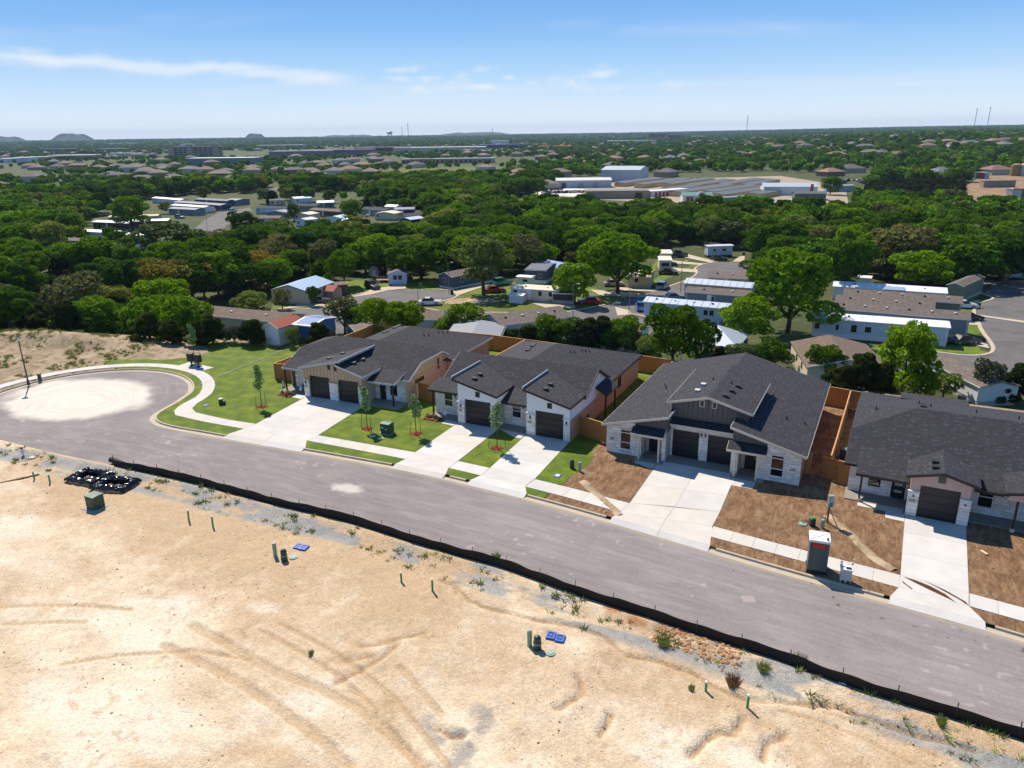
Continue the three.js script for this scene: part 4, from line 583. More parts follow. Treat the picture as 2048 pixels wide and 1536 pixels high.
// --- house at the right edge with pinkish gables ---
{
  const H = House('duplex_house', 'white brick duplex with pinkish garage gable under dark hip roof at the photo edge', 37.73, -2.29, 27.93), o = H.o;
  part('slab', boxB(-4.1, 14, 0.02, 0.2, -0.75, -19.4), HM.slab, o); part('slab', boxB(0, 3.73, 0.02, 0.19, 0, -0.75), HM.slab, o);
  const g1 = (u) => 3.92 - 0.27 * Math.abs(u - 1.85);
  for (const k of [0, 1]) {
    const X = k * 9.4, w = H.front([[X, 0.2], [X + 3.62, 0.2], [X + 3.62, g1(3.62) - 0.14], [X + 1.85, g1(1.85) - 0.14], [X, g1(0) - 0.14]], [[X + 0.66, X + 3.02, 0.2, 2.55], [X + 1.6, X + 2.02, 3.0, 3.5]], 0, HM.pink, 'bay_wall');
    H.battens(w, X + 0.1, X + 3.6, 2.1, (x) => g1(x - X) - 0.17, 0.4, HM.pink, [[X + 0.66, X + 3.02, 0.2, 2.55], [X + 1.6, X + 2.02, 3.0, 3.5]]); H.garage(X + 0.66, X + 3.02, 0.2, 2.53, 0.02, HM.doorWarm); part('gable_vent', [boxB(X + 1.58, X + 2.04, 2.98, 3.52, -0.02, 0.04)], HM.grey, o);
    for (const [p, q] of [[X - 0.08, X + 0.62], [X + 3.05, X + 3.74]]) { const b = part('stone_pier', boxB(p, q, 0.2, 2.05, -0.02, 0.1), HM.mortar, o); H.stone(b, p, q, 0.2, 2.04, [], 51 + p, 0.1); part('pier_cap', boxB(p - 0.03, q + 0.03, 2.05, 2.1, -0.02, 0.17), HM.whiteTrim, o); part('wall_lantern', box(0.1, 0.12, 0.1, (p + q) / 2, 1.75, 0.2), HM.bronze, o); }
    H.numeral(X + 0.12, 1.4, -0.13, '000');
    H.roof([[X - 0.36, g1(-0.36), -0.42], [X + 1.85, g1(1.85), -0.42], [X + 1.85, g1(1.85), 4.0], [X - 0.36, g1(-0.36), 2.4]]); H.roof([[X + 1.85, g1(1.85), -0.42], [X + 4.05, g1(4.05), -0.42], [X + 4.05, g1(4.05), 2.4], [X + 1.85, g1(1.85), 4.0]]);
    H.trim([[[X - 0.36, g1(-0.36), -0.44], [X + 1.85, g1(1.85), -0.44]], [[X + 1.85, g1(1.85), -0.44], [X + 4.05, g1(4.05), -0.44]], [[X + 4.06, g1(4.05), -0.42], [X + 4.06, g1(4.05), 1.6]]], HM.bronze); for (const v of [0.6, 1.6]) H.vent(X + 1.3, g1(1.3), v);
    H.right([[0.1, 0.2], [2.3, 0.2], [2.3, 3.1], [0.1, 3.1]], [], X + 3.62, HM.mortar, 'return_wall'); H.left([[0.1, 0.2], [2.3, 0.2], [2.3, 3.1], [0.1, 3.1]], X, HM.pink, 'return_wall');
  }
  const hl = [[-2.72, -1.78, 0.75, 2.3], [-1.1, -0.18, 0.2, 2.35]], wl = H.front([[-4.0, 0.2], [0, 0.2], [0, 2.6], [-4.0, 2.6]], hl, 2.35, HM.mortar); H.stone(wl, -4.0, 0, 0.2, 2.5, hl, 61); H.window(-2.72, -1.78, 0.75, 2.3, 2.35); H.doorAt(-1.1, -0.18, 0.2, 2.35, 2.37, HM.door, 3);
  const hm = [[4.3, 5.25, 0.7, 2.35], [7.6, 8.5, 0.2, 2.35]], wm = H.front([[3.62, 0.2], [9.4, 0.2], [9.4, 2.6], [3.62, 2.6]], hm, 2.35, HM.mortar); H.stone(wm, 3.62, 9.4, 0.2, 2.5, hm, 62); H.window(4.3, 5.25, 0.7, 2.35, 2.35); H.doorAt(7.6, 8.5, 0.2, 2.35, 2.37, HM.door, 3);
  H.post(-3.1, 0.75, 2.5, HM.bronze, 0.14, 0.2, HM.cream); H.post(6.35, 0.4, 2.5, HM.bronze, 0.14, 0.2, HM.cream);
  const f = (v) => 2.5 + 0.4 * (v - 1.95), RH = 5.2, RV = 8.8, U0 = -4.4, U1 = 17;
  H.roof([[U0, f(1.95), 1.95], [U1, f(1.95), 1.95], [U1, RH, RV], [-0.1, RH, RV], [U0, f(5.5), 5.5]]); H.roof([[U0, f(5.5), 5.5], [-0.1, RH, RV], [U0, 3.88, 12.1]]);
  H.roof([[U0, 3.88, 12.1], [-0.1, RH, RV], [-0.1, 2.5, 19.7 - 2.05 + 2.05], [U0, 2.5, 19.7]]); H.roof([[-0.12, RH, RV], [U1, RH, RV], [U1, 2.5, 19.7], [-0.12, 2.5, 19.7]]);
  H.roof([[-1.1, 2.86, 18.2], [4.3, 2.86, 18.2], [4.3, 2.3, 21.8], [-1.1, 2.3, 21.8]]);
  H.roof([[-3.5, 2.45, 0.45], [-0.1, 2.45, 0.45], [-0.1, 3.3, 4.0], [-3.5, 3.3, 4.0]]); H.roof([[3.9, 2.5, 1.1], [9.3, 2.5, 1.1], [9.3, 3.3, 4.0], [3.9, 3.3, 4.0]]);
  { const gg = (u) => 3.5 - 0.2 * Math.abs(u - 7.6); H.roof([[5.55, gg(5.55), 0.0], [7.6, gg(7.6), 0.0], [7.6, gg(7.6), 4], [5.55, gg(5.55), 3.4]]); H.roof([[7.6, gg(7.6), 0.0], [9.6, gg(9.6), 0.0], [9.6, gg(9.6), 3.4], [7.6, gg(7.6), 4]]); H.trim([[[5.55, gg(5.55), -0.02], [7.6, gg(7.6), -0.02]], [[7.6, gg(7.6), -0.02], [9.6, gg(9.6), -0.02]]], HM.bronze); H.front([[5.8, 2.5], [9.4, 2.5], [9.4, gg(9.4) - 0.14], [7.6, gg(7.6) - 0.14], [5.8, gg(5.8) - 0.14]], [], 0.25, HM.pink, 'gable_wall'); }
  H.trim([[[U0, 2.5, 1.93], [-3.5, 2.5, 1.93]], [[-3.52, 2.45, 0.43], [-0.1, 2.45, 0.43]], [[3.9, 2.5, 1.08], [5.6, 2.5, 1.08]], [[U0 - 0.01, 2.5, 1.95], [U0 - 0.01, f(5.5), 5.5]], [[-3.51, 2.45, 0.45], [-3.51, 3.3, 4.0]]], HM.bronze);
  H.left([[2.36, 0.2], [19.3, 0.2], [19.3, 2.4], [12.1, 3.7], [5.5, 3.7], [2.36, 2.4]], -4.0, HM.mortar); H.back(-4, 14, 0.2, 2.4, 19.3, HM.brick);
  for (const [u, v] of [[-0.4, 9.9], [1.0, 12.1], [4.2, 12.0], [7, 11.5], [-2.9, 9.6], [0.2, 13.6]]) H.stack(u, u < -0.1 ? 4.4 : RH - 0.2477 * (v - RV), v); for (let i = 0; i < 3; i++) H.vent(0.4 + 0.02 * i, RH - 0.2477 * (1.7 + i * 0.6), RV + 1.7 + i * 0.6);
}

// ---------- cedar fences ----------
const woodTex = dataTex(256, 256, (i, j) => { const x = i / 256, y = j / 256, b = Math.floor(x * 16), g = fbm(x * 96, y * 5, 3, 221, 96), t = hsh(b, 3, 223); return mix3([172, 118, 62], [196, 142, 82], clamp(0.5 * t + 0.6 * g)).map((q) => q * (0.86 + 0.2 * g)); });
const cedar = [0xffffff, 0xf0e6d8, 0xfff4e0].map((c) => M(c, 0.85, { map: rep(woodTex, 2.3) })), postMat = M(0x8d8f90, 0.5, { metalness: 0.4 }), railMat = M(0xc2935c, 0.85);
const fenceR = rng(77);
function picketBay(L, h, missing) { const n = Math.max(2, Math.round(L / 0.145)), w = L / n, out = []; for (let i = 0; i < n; i++) { const k = h - 0.02 - fenceR() * 0.025; out.push(box(w - 0.008, k, 0.018, (i + 0.5) * w, k / 2 + 0.03, (fenceR() - 0.5) * 0.008)); } return out; }
function woodFence(label, pts, opt = {}) {
  const h = opt.h ?? 1.83, [x0, z0] = S(...pts[0]), y0 = Math.min(0.12, 0.12 + land(x0, z0)), o = thing('wood_fence', label, 'fence', [x0, 0, z0], 0, opt.group);
  for (let k = 0; k + 1 < pts.length; k++) {
    const A = S(...pts[k]), B = S(...pts[k + 1]), len = Math.hypot(B[0] - A[0], B[1] - A[1]), n = Math.max(1, Math.round(len / 2.4)), ry = -Math.atan2(B[1] - A[1], B[0] - A[0]);
    for (let i = 0; i < n; i++) {
      const t = i / n, px = lerp(A[0], B[0], t) - x0, pz = lerp(A[1], B[1], t) - z0, b = part('picket_panel', picketBay(len / n, h), cedar[Math.floor(fenceR() * 3)], o); b.position.set(px, y0, pz); b.rotation.y = ry;
      const inner = opt.inner ?? 1; part('rail', [boxB(0, len / n, 0.25, 0.34, 0.012 * inner, 0.05 * inner), boxB(0, len / n, h * 0.55, h * 0.55 + 0.09, 0.012 * inner, 0.05 * inner), boxB(0, len / n, h - 0.22, h - 0.13, 0.012 * inner, 0.05 * inner)], railMat, b); part('cap_rail', boxB(0, len / n, h + 0.012, h + 0.05, -0.045, 0.06), railMat, b);
    }
    for (let i = 0; i <= n; i++) { const t = i / n, p = part('fence_post', [cyl(0.03, 0.03, h + 0.06, 0, 0, 0, 8), cyl(0.036, 0.02, 0.05, 0, h + 0.06, 0, 8)], postMat, o), s = 0.075 * (opt.inner ?? 1); p.position.set(lerp(A[0], B[0], t) - x0 - Math.sin(-ry) * s, y0, lerp(A[1], B[1], t) - z0 + Math.cos(ry) * s); }
  }
  return o;
}
function gate(label, a, b, swing = 0) {
  const A = S(...a), B = S(...b), L = Math.hypot(B[0] - A[0], B[1] - A[1]), o = thing('wood_gate', label, 'gate', [A[0], 0.12, A[1]], -Math.atan2(B[1] - A[1], B[0] - A[0]) + swing);
  part('picket_panel', picketBay(L, 1.8), cedar[1], o); part('gate_frame', [boxB(0.04, L - 0.04, 0.3, 0.4, -0.05, -0.012), boxB(0.04, L - 0.04, 1.45, 1.55, -0.05, -0.012), beam([0.06, 0.36, -0.035], [L - 0.06, 1.5, -0.035], 0.04, 0.09)], railMat, o); part('hinge', [box(0.2, 0.05, 0.05, 0.1, 0.42, 0.03), box(0.2, 0.05, 0.05, 0.1, 1.5, 0.03)], HM.black, o); part('latch', box(0.06, 0.12, 0.06, L - 0.1, 1.1, 0.03), HM.black, o); return o;
}
woodFence('cedar picket fence wrapping the left side of the tan duplex yard', [[-22.2, 3.9], [-25.5, 2.9], [-26.0, 22.6]], { inner: 1 });
woodFence('long cedar back fence behind the tan and the white duplexes', [[-26.0, 22.65], [-9, 23.75], [0, 23.35], [10.4, 22.55], [14.7, 22.15]], { inner: -1 });
woodFence('cedar divider fence between the yards of the tan and white duplexes', [[-4.4, 6.2], [-4.1, 23.4]], { inner: 1 });
gate('tall cedar gate closing the gap beside the tan brick side wall', [-7.1, 4.1], [-4.9, 3.8]);
woodFence('short cedar fence joining the gate to the white duplex', [[-4.85, 3.8], [-3.5, 3.7]]);
woodFence('cedar fence panel beside the right garage bay of the white duplex', [[11.4, 1.95], [14.25, 1.05]], { inner: -1 });
woodFence('long cedar divider fence between the white duplex and the limestone duplex', [[14.3, 1.1], [14.35, 11], [14.7, 22.1]], { inner: 1 });
woodFence('cedar back fence behind the limestone duplex with the raised gable', [[14.8, 22.1], [23, 20.8], [32.7, 19.2]], { inner: -1 });
woodFence('cedar divider fence standing between the two bare dirt lots', [[32.35, 1.9], [32.5, 6.3], [32.85, 19.1]], { inner: 1 });
woodFence('cedar fence piece beside the limestone duplex right front corner', [[30.55, 1.8], [31.0, 1.85]], { inner: -1 });
gate('cedar gate standing open beside the dirt side yard', [31.75, 1.75], [32.9, 1.2], 0.1);
woodFence('short cedar fence between the open gate and the right edge duplex', [[32.95, 1.2], [33.75, 0.95]], { inner: -1 });
woodFence('unfinished cedar back fence of the right edge duplex', [[32.9, 19.1], [41, 18.2], [60, 16.5]], { inner: -1 });

// ---------- silt fence along the near kerb ----------
{
  const siltMat = M(0x1b1612, 0.8), stakeMat = M(0x3a3430, 0.7), A = S(-22, -20.5), o = thing('silt_fence', 'long black silt fence on stakes along the near kerb of the new street', 'silt fence', [A[0], 0.05, A[1]]);
  const line = resample(crom([[-21.4, -20.35], [-18.8, -20.25], [-13.5, -19.95], [-4.2, -20.05], [2.5, -19.8], [9.3, -20.3], [15.6, -20.45], [20.1, -21.1], [24, -21.35], [27.7, -21.8], [31.2, -22.0], [34.3, -22.45], [37.1, -22.7], [42.4, -22.95], [50, -24.0], [62, -25.4]], 120), 0.35);
  for (let i = 0; i + 1 < line.length; i += 7) {
    const seg = line.slice(i, i + 8), pos = [], idx = [], uv = [];
    seg.forEach(([u, v], k) => { const j = i + k, sag = 0.03 * Math.sin(j * 0.9) + 0.05 * (vn(j * 0.4, 3, 5) - 0.5), lean = 0.10 * (vn(j * 0.22, 8, 5) - 0.5), low = ss(0, 9, j) * 0.2; for (let m = 0; m < 4; m++) { const [x, z] = S(u, v + lean * m / 3 + 0.02 * (vn(j * 1.1, m, 9) - 0.5)); pos.push(x - A[0], (m / 3) * (0.5 + low + sag), z - A[1]); uv.push(j, m); } });
    for (let k = 0; k + 1 < seg.length; k++) for (let m = 0; m < 3; m++) { const a = k * 4 + m; idx.push(a, a + 4, a + 1, a + 1, a + 4, a + 5); }
    const g = new THREE.BufferGeometry(); g.setAttribute('position', new THREE.Float32BufferAttribute(pos, 3)); g.setAttribute('uv', new THREE.Float32BufferAttribute(uv, 2)); g.setIndex(idx); g.computeVertexNormals(); part('fabric', g.toNonIndexed(), siltMat, o);
    const [x, z] = S(seg[0][0], seg[0][1] - 0.03); const st = part('stake', box(0.035, 1.15, 0.035, 0, 0.45, 0), stakeMat, o); st.position.set(x - A[0], 0, z - A[1]); st.rotation.z = (fenceR() - 0.5) * 0.12;
  }
  const roll = []; for (let i = 0; i < 10; i++) { const t = i / 9, [x, z] = S(-22.3 + t * 2.6, -20.0 - 0.3 * t * t); roll.push([x - A[0], 0.28 - 0.12 * t, z - A[1]]); }
  part('fabric_roll', new THREE.TubeGeometry(new THREE.CatmullRomCurve3(roll.map((p) => new THREE.Vector3(...p))), 24, 0.24, 9).toNonIndexed(), siltMat, o, 'loose rolled end of the fabric');
}

// ---------- small site things ----------
const SM = { green: M(0x2f4a35, 0.5), greenTop: M(0x4a6a58, 0.5), pipe: M(0x2f8f52, 0.5), cap: M(0xe4ece4, 0.5), pedestal: M(0x1f3a36, 0.4), pale: M(0x84a48c, 0.6), blue: M(0x2459b4, 0.5), blueDark: M(0x163a7c, 0.5), pad: M(0x9a9890, 0.9), lid: M(0x8ba29a, 0.6), iron: M(0x2a2c2e, 0.5, { metalness: 0.3 }), wood: M(0x6b4a2e, 0.85), straw: M(0xb79a64, 0.95), plastic: M(0x0c0c0f, 0.22), red: M(0xa3221c, 0.45), white: M(0xdedede, 0.5), mulch: M(0x7d2f1c, 0.95), bark: M(0x5a4a3a, 0.9), leafy: M(0x6f8a4a, 0.8), orange: M(0xd8923a, 0.8) };
const at = (u, v, y = 0.12) => { const [x, z] = S(u, v); return [x, y, z]; };
const sandAt = (u, v) => at(u, v, sandH(u, v) - 0.02);
function transformer(label, pos, ry, withPad) {
  const o = thing('transformer_box', label, 'transformer', pos, ry);
  part('cabinet', rbox(0.95, 0.95, 0.85, 0.03, 0, 0.53, 0), SM.green, o); part('lid', new THREE.ExtrudeGeometry(new THREE.Shape([[-0.45, 0], [0.45, 0], [0.45, 0.06], [0, 0.1], [-0.45, 0.06]].map((p) => new THREE.Vector2(...p))), { depth: 0.99, bevelEnabled: false }).translate(0, 1.0, -0.495).rotateY(Math.PI / 2), SM.greenTop, o);
  part('front_panel', rbox(0.85, 0.7, 0.03, 0.01, 0, 0.52, 0.435), SM.green, o); part('lock', box(0.06, 0.1, 0.05, 0.3, 0.55, 0.46), SM.iron, o);
  if (withPad) part('pad', rbox(1.55, 0.14, 1.35, 0.02, 0, 0.0, 0.05), SM.pad, o);
  else { part('pad', rbox(1.1, 0.1, 1.0, 0.02, 0, 0.03, 0), SM.pad, o); part('warning_label', boxB(-0.3, -0.1, 0.62, 0.74, 0.452, 0.458), SM.white, o); part('warning_label', boxB(0.1, 0.34, 0.5, 0.62, 0.452, 0.458), SM.white, o); }
  return o;
}
transformer('dark green transformer cabinet on concrete pad in the bare caliche lot', sandAt(-16.07, -25.9), -0.45, true);
transformer('dark green transformer cabinet on the lawn between two young trees', at(-4.64, -5.0), -TH, false);
for (const [q, lab, hh] of [[[-24.93,-24.91], 'green capped pipe stub, left one of the pair beyond the plank', 0.75], [[-23.24,-24.73], 'green capped pipe stub, right one of the pair beyond the plank', 0.75], [[-7.99,-24.49], 'green capped pipe stub, left of the pair near the silt fence weeds', 0.9], [[-5.75,-24.39], 'green capped pipe stub, right of the pair near the silt fence weeds', 0.9], [[10.14,-24.46], 'green capped pipe stub, shorter of the pair mid lot', 0.72], [[12.42,-24.54], 'green capped pipe stub, taller of the pair mid lot', 0.85], [[28.9,-25.88], 'green capped pipe stub beside the dry tumbleweed', 0.6], [[30.92,-26.22], 'green capped pipe stub nearest the camera beside the gully', 0.78]]) {
  const o = thing('pipe_stub', lab, 'pipe', sandAt(...q), 0, 'sewer pipe stubs in the caliche lot'); part('pipe', cyl(0.062, 0.062, hh - 0.08, 0, 0, 0, 12), SM.pipe, o); part('cap', [cyl(0.07, 0.07, 0.07, 0, hh - 0.08, 0, 12), cyl(0.07, 0.03, 0.03, 0, hh - 0.01, 0, 12)], SM.cap, o); o.rotation.z = 0.04 * (fenceR() - 0.5);
}
function cluster(where, [stub, ped, lid, b1, b2]) {
  const s = thing('marker_post', `thick pale green marker tube ${where}`, 'marker post', sandAt(...stub)); part('tube', cyl(0.13, 0.13, 0.95, 0, 0, 0, 14), SM.pale, s); part('cap', cyl(0.135, 0.1, 0.05, 0, 0.95, 0, 14), SM.lid, s);
  const p = thing('utility_pedestal', `dark green domed utility pedestal ${where}`, 'pedestal', sandAt(...ped)); part('base', cyl(0.22, 0.2, 0.42, 0, 0, 0, 14), SM.pedestal, p); part('collar', cyl(0.235, 0.235, 0.06, 0, 0.4, 0, 14), SM.pale, p); part('dome', new THREE.LatheGeometry([[0.2, 0], [0.2, 0.22], [0.17, 0.33], [0.1, 0.39], [0, 0.41]].map((q) => new THREE.Vector2(...q)), 14).translate(0, 0.46, 0), SM.pedestal, p);
  const l = solo('cover_lid', [cyl(0.27, 0.27, 0.05, 0, 0, 0, 18), cyl(0.2, 0.17, 0.03, 0, 0.05, 0, 18)], SM.lid, `round grey green cover lid ${where}`, 'cover lid', sandAt(...lid).map((q, i) => i === 1 ? q + 0.03 : q));
  [b1, b2].forEach((b, i) => { const m = thing('meter_box', `${i ? 'right' : 'left'} blue water meter box ${where}`, 'meter box', sandAt(...b), -0.3); part('rim', [boxB(-0.24, 0.24, 0, 0.14, -0.3, -0.2), boxB(-0.24, 0.24, 0, 0.14, 0.2, 0.3), boxB(-0.24, -0.15, 0, 0.14, -0.2, 0.2), boxB(0.15, 0.24, 0, 0.14, -0.2, 0.2)], SM.blue, m); part('lid', boxB(-0.148, 0.148, 0.06, 0.11, -0.198, 0.198), SM.blueDark, m); part('reader_hole', boxB(-0.07, 0.07, 0.111, 0.135, -0.08, 0.08), SM.blue, m); });
}
cluster('beside the mid lot meter boxes', [[1.05,-25.52], [1.92,-25.64], [2.24,-25.16], [1.61,-23.97], [2.07,-23.96]]);
cluster('nearest the camera in the caliche lot', [[19.68,-26.43], [20.18,-26.51], [20.97,-26.58], [20.42,-25.25], [20.96,-25.27]]);
{ // fire hydrant
  const o = thing('fire_hydrant', 'white fire hydrant with red cap beside the near kerb of the turning circle', 'hydrant', at(-30.6, -22.3, 0.08)); part('barrel', [cyl(0.16, 0.16, 0.06, 0, 0, 0, 12), cyl(0.11, 0.1, 0.55, 0, 0.05, 0, 12), cyl(0.14, 0.14, 0.05, 0, 0.58, 0, 12)], SM.white, o); part('bonnet', [new THREE.SphereGeometry(0.115, 12, 8, 0, 7, 0, 1.6).translate(0, 0.63, 0), cyl(0.03, 0.03, 0.07, 0, 0.72, 0, 6)], SM.red, o); for (const s of [-1, 1]) part('nozzle', bar([0, 0.45, 0], [s * 0.2, 0.45, 0], 0.05, 8), SM.white, o); part('nozzle', bar([0, 0.4, 0], [0, 0.4, 0.2], 0.07, 8), SM.white, o);
  solo('cover_lid', cyl(0.3, 0.28, 0.06, 0, 0, 0, 14), M(0xc8c4ba, 0.9), 'pale round concrete collar beside the hydrant', 'cover lid', at(-29.4, -22.2, 0.08));
}
solo('plank', beam([-1.3, 0, 0.5], [1.3, 0.05, -0.5], 0.2, 0.05), SM.wood, 'weathered dark plank lying on the caliche lot', 'plank', sandAt(...[-26.14,-25.37]).map((q, i) => i === 1 ? q + 0.06 : q), 0.2);
// washout pits: straw bales under crumpled black plastic
function washout(label, pos, ry, sx, sz, seed) {
  const r = rng(seed), o = thing('washout_pit', label, 'washout pit', pos, ry), bales = [];
  for (const [x, z, w, d] of [[0, sz / 2, sx, 0.45], [0, -sz / 2, sx, 0.45], [-sx / 2, 0, 0.45, sz], [sx / 2, 0, 0.45, sz]]) part('bale', rbox(w, 0.42, d, 0.05, x, 0.2, z), SM.straw, o);
  const N = 40, pos2 = [], idx = []; 
  for (let i = 0; i <= N; i++) for (let j = 0; j <= N; j++) { const x = (i / N - 0.5) * (sx + 0.7), z = (j / N - 0.5) * (sz + 0.62), ex = Math.abs(x) - sx / 2, ez = Math.abs(z) - sz / 2, m = Math.max(ex, ez), rim = Math.exp(-((m / 0.34) ** 4)) * 0.5; const out = m > 0.2 ? ss(0.6, 0.22, m) * 0.0 : 0; const y = m < -0.3 ? 0.07 : Math.max(0.07, rim); pos2.push(x + (r() - 0.5) * 0.05, y + 0.16 * (fbm(i * 0.33 + seed, j * 0.33, 3, 7) - 0.4) * ss(-0.8, -0.1, m) + 0.06 * (r() - 0.5) * ss(-0.5, 0, m) - ss(0.34, 0.62, m + 0.2 * (fbm(i * 0.2, j * 0.2, 2, seed) - 0.5)) * 0.3, z + (r() - 0.5) * 0.05); }
  for (let i = 0; i < N; i++) for (let j = 0; j < N; j++) { const a = i * (N + 1) + j; idx.push(a, a + 1, a + N + 1, a + 1, a + N + 2, a + N + 1); }
  const g = new THREE.BufferGeometry(); g.setAttribute('position', new THREE.Float32BufferAttribute(pos2, 3)); g.setIndex(idx); const gg = uvm(g.toNonIndexed()); gg.computeVertexNormals(); part('plastic_liner', gg, SM.plastic, o); return o;
}
washout('black plastic lined straw bale washout pit, farther of the two', sandAt(...[-20.89,-22.95]), -0.35, 2.3, 1.7, 3);
washout('black plastic lined straw bale washout pit, nearer one with a board', sandAt(...[-17.87,-22.93]), -0.2, 2.4, 1.6, 5);
solo('board', beam([-0.7, 0.05, 0.35], [0.7, 0.07, -0.3], 0.16, 0.04), M(0xb8a78c, 0.9), 'pale board lying in front of the nearer washout pit', 'board', sandAt(...[-17.91,-23.81]), 1.2);
solo('litter_bag', new THREE.IcosahedronGeometry(0.22, 2).scale(1.2, 0.6, 0.9), M(0xd9dad8, 0.5), 'crumpled white litter bag below the silt fence', 'litter', sandAt(...[34.87,-22.43]));

// ---------- street lamp, mailboxes ----------
{
  const o = thing('street_lamp', 'black post lamp with lantern head beside the turning circle', 'street lamp', at(-49.5, -9.95));
  part('base', [cyl(0.16, 0.14, 0.25, 0, 0, 0, 12), cyl(0.12, 0.09, 0.5, 0, 0.25, 0, 12)], SM.iron, o); part('pole', cyl(0.075, 0.055, 4.3, 0, 0.7, 0, 12), SM.iron, o);
  part('lantern', [cyl(0.1, 0.2, 0.34, 0, 5.0, 0, 8)], M(0xbfc4c4, 0.25), o); part('lantern_cap', [cyl(0.34, 0.1, 0.16, 0, 5.34, 0, 8), cyl(0.05, 0.0, 0.14, 0, 5.5, 0, 8)], SM.iron, o); part('bracket', cyl(0.09, 0.12, 0.06, 0, 4.95, 0, 8), SM.iron, o);
}
[[-38.4, 2.75, 'left'], [-37.2, 2.7, 'right']].forEach(([u, v, w]) => {
  const o = thing('mailbox_cluster', `${w} one of two black cluster mailboxes on a pedestal by the curved sidewalk`, 'mailbox', at(u, v, 0.16), -TH + 0.15, 'cluster mailboxes'); part('pedestal', [cyl(0.1, 0.08, 0.55, 0, 0.1, 0, 10), rbox(0.42, 0.1, 0.42, 0.02, 0, 0.05, 0)], SM.iron, o);
  const c = part('cabinet', rbox(0.78, 0.95, 0.5, 0.03, 0, 1.08, 0), SM.iron, o); for (let i = 0; i < 2; i++) for (let j = 0; j < 5; j++) part('compartment_door', boxB(-0.34 + i * 0.35, -0.01 + i * 0.35, 0.66 + j * 0.175, 0.815 + j * 0.175, 0.25, 0.262), SM.iron, c);
});
{ const o = thing('utility_pedestal', 'small green utility pedestal beside the street lamp', 'pedestal', at(-49.9, -8.4)); part('box', rbox(0.3, 0.75, 0.3, 0.03, 0, 0.37, 0), SM.green, o); part('cap', rbox(0.34, 0.08, 0.34, 0.02, 0, 0.78, 0), SM.greenTop, o); }
{ const o = thing('utility_pedestal', 'dark pedestal with white top and valve on the left lawn', 'pedestal', at(-24.6, -5.6)); part('box', rbox(0.34, 0.6, 0.34, 0.04, -0.15, 0.3, 0), SM.pedestal, o); part('cap', rbox(0.36, 0.06, 0.36, 0.02, -0.15, 0.62, 0), SM.white, o); part('valve', rbox(0.22, 0.42, 0.22, 0.04, 0.22, 0.21, 0.1), SM.iron, o); }
{ const o = thing('utility_pedestal', 'dark green pedestal with looping hose on the lawn edge beside the dirt', 'pedestal', at(13.5, -4.95)); part('box', cyl(0.2, 0.18, 0.62, 0, 0, 0, 12), SM.pedestal, o); part('dome', new THREE.SphereGeometry(0.18, 12, 6, 0, 7, 0, 1.57).translate(0, 0.62, 0), SM.pedestal, o); part('hose', new THREE.TubeGeometry(new THREE.CatmullRomCurve3([[0, 0.35, 0], [-0.4, 0.6, 0.1], [-0.8, 0.45, 0.2], [-1.0, 0.05, 0.35]].map((p) => new THREE.Vector3(...p))), 20, 0.02, 5).toNonIndexed(), SM.pale, o);
  const q = thing('marker_post', 'pale green marker tube beside the pedestal at the lawn edge', 'marker post', at(14.25, -5.2)); part('tube', cyl(0.12, 0.12, 0.75, 0, 0, 0, 12), SM.pale, q); part('cap', cyl(0.125, 0.1, 0.05, 0, 0.75, 0, 12), SM.lid, q); }
{ const m = thing('meter_box', 'blue water meter box lid in the lawn near the dirt edge', 'meter box', at(13.0, -6.8, 0.13), -TH); part('rim', [boxB(-0.24, 0.24, 0, 0.06, -0.3, 0.3)], SM.blue, m); part('lid', boxB(-0.15, 0.15, 0.061, 0.075, -0.2, 0.2), SM.white, m); }
for (const [u, v, l] of [[-5.4, -6.2, 'pale concrete valve lid in the lawn, left of the transformer'], [-4.45, -6.35, 'pale concrete valve lid in the lawn, in front of the transformer'], [-5.15, -5.0, 'pale concrete valve lid in the lawn, touching the transformer base'], [-25.9, -6.6, 'small blue valve lid in the left lawn near the sidewalk bend']]) solo('valve_lid', rbox(0.5, 0.06, 0.42, 0.01, 0, 0.03, 0), l.includes('blue') ? SM.blue : M(0xbdbbb4, 0.9), l, 'valve lid', at(u, v, 0.13), fenceR());

// ---------- portable toilet, wash stand, temporary power ----------
const strokesOf = (c, x, y, h, words, col, seed) => { const r = rng(seed + words[0]); c.strokeStyle = col; c.lineWidth = h * 0.16; for (const n of words) { for (let i = 0; i < n; i++) { const w = h * 0.42, q = r(), t = i ? y + h * 0.3 * (q < 0.7 ? 1 : 0) : y; c.beginPath(); c.moveTo(x, t); c.lineTo(x, y + h); if (q > 0.3) { c.moveTo(x, t + (y + h - t) * 0.1); c.lineTo(x + w * 0.7, t + (y + h - t) * 0.1); } if (q < 0.6) c.lineTo(x + w * 0.7, y + h); if (q > 0.5) { c.moveTo(x, y + h * 0.92); c.lineTo(x + w * 0.6, y + h * 0.92); } c.stroke(); x += w + h * 0.16; } x += h * 0.5; } };   // print too small to read, kept as the letter-like strokes it shows
const tx = (w, h, draw) => { const c = document.createElement('canvas'); c.width = w; c.height = h; draw(c.getContext('2d'), w, h); const t = new THREE.CanvasTexture(c); t.colorSpace = THREE.SRGBColorSpace; return t; };
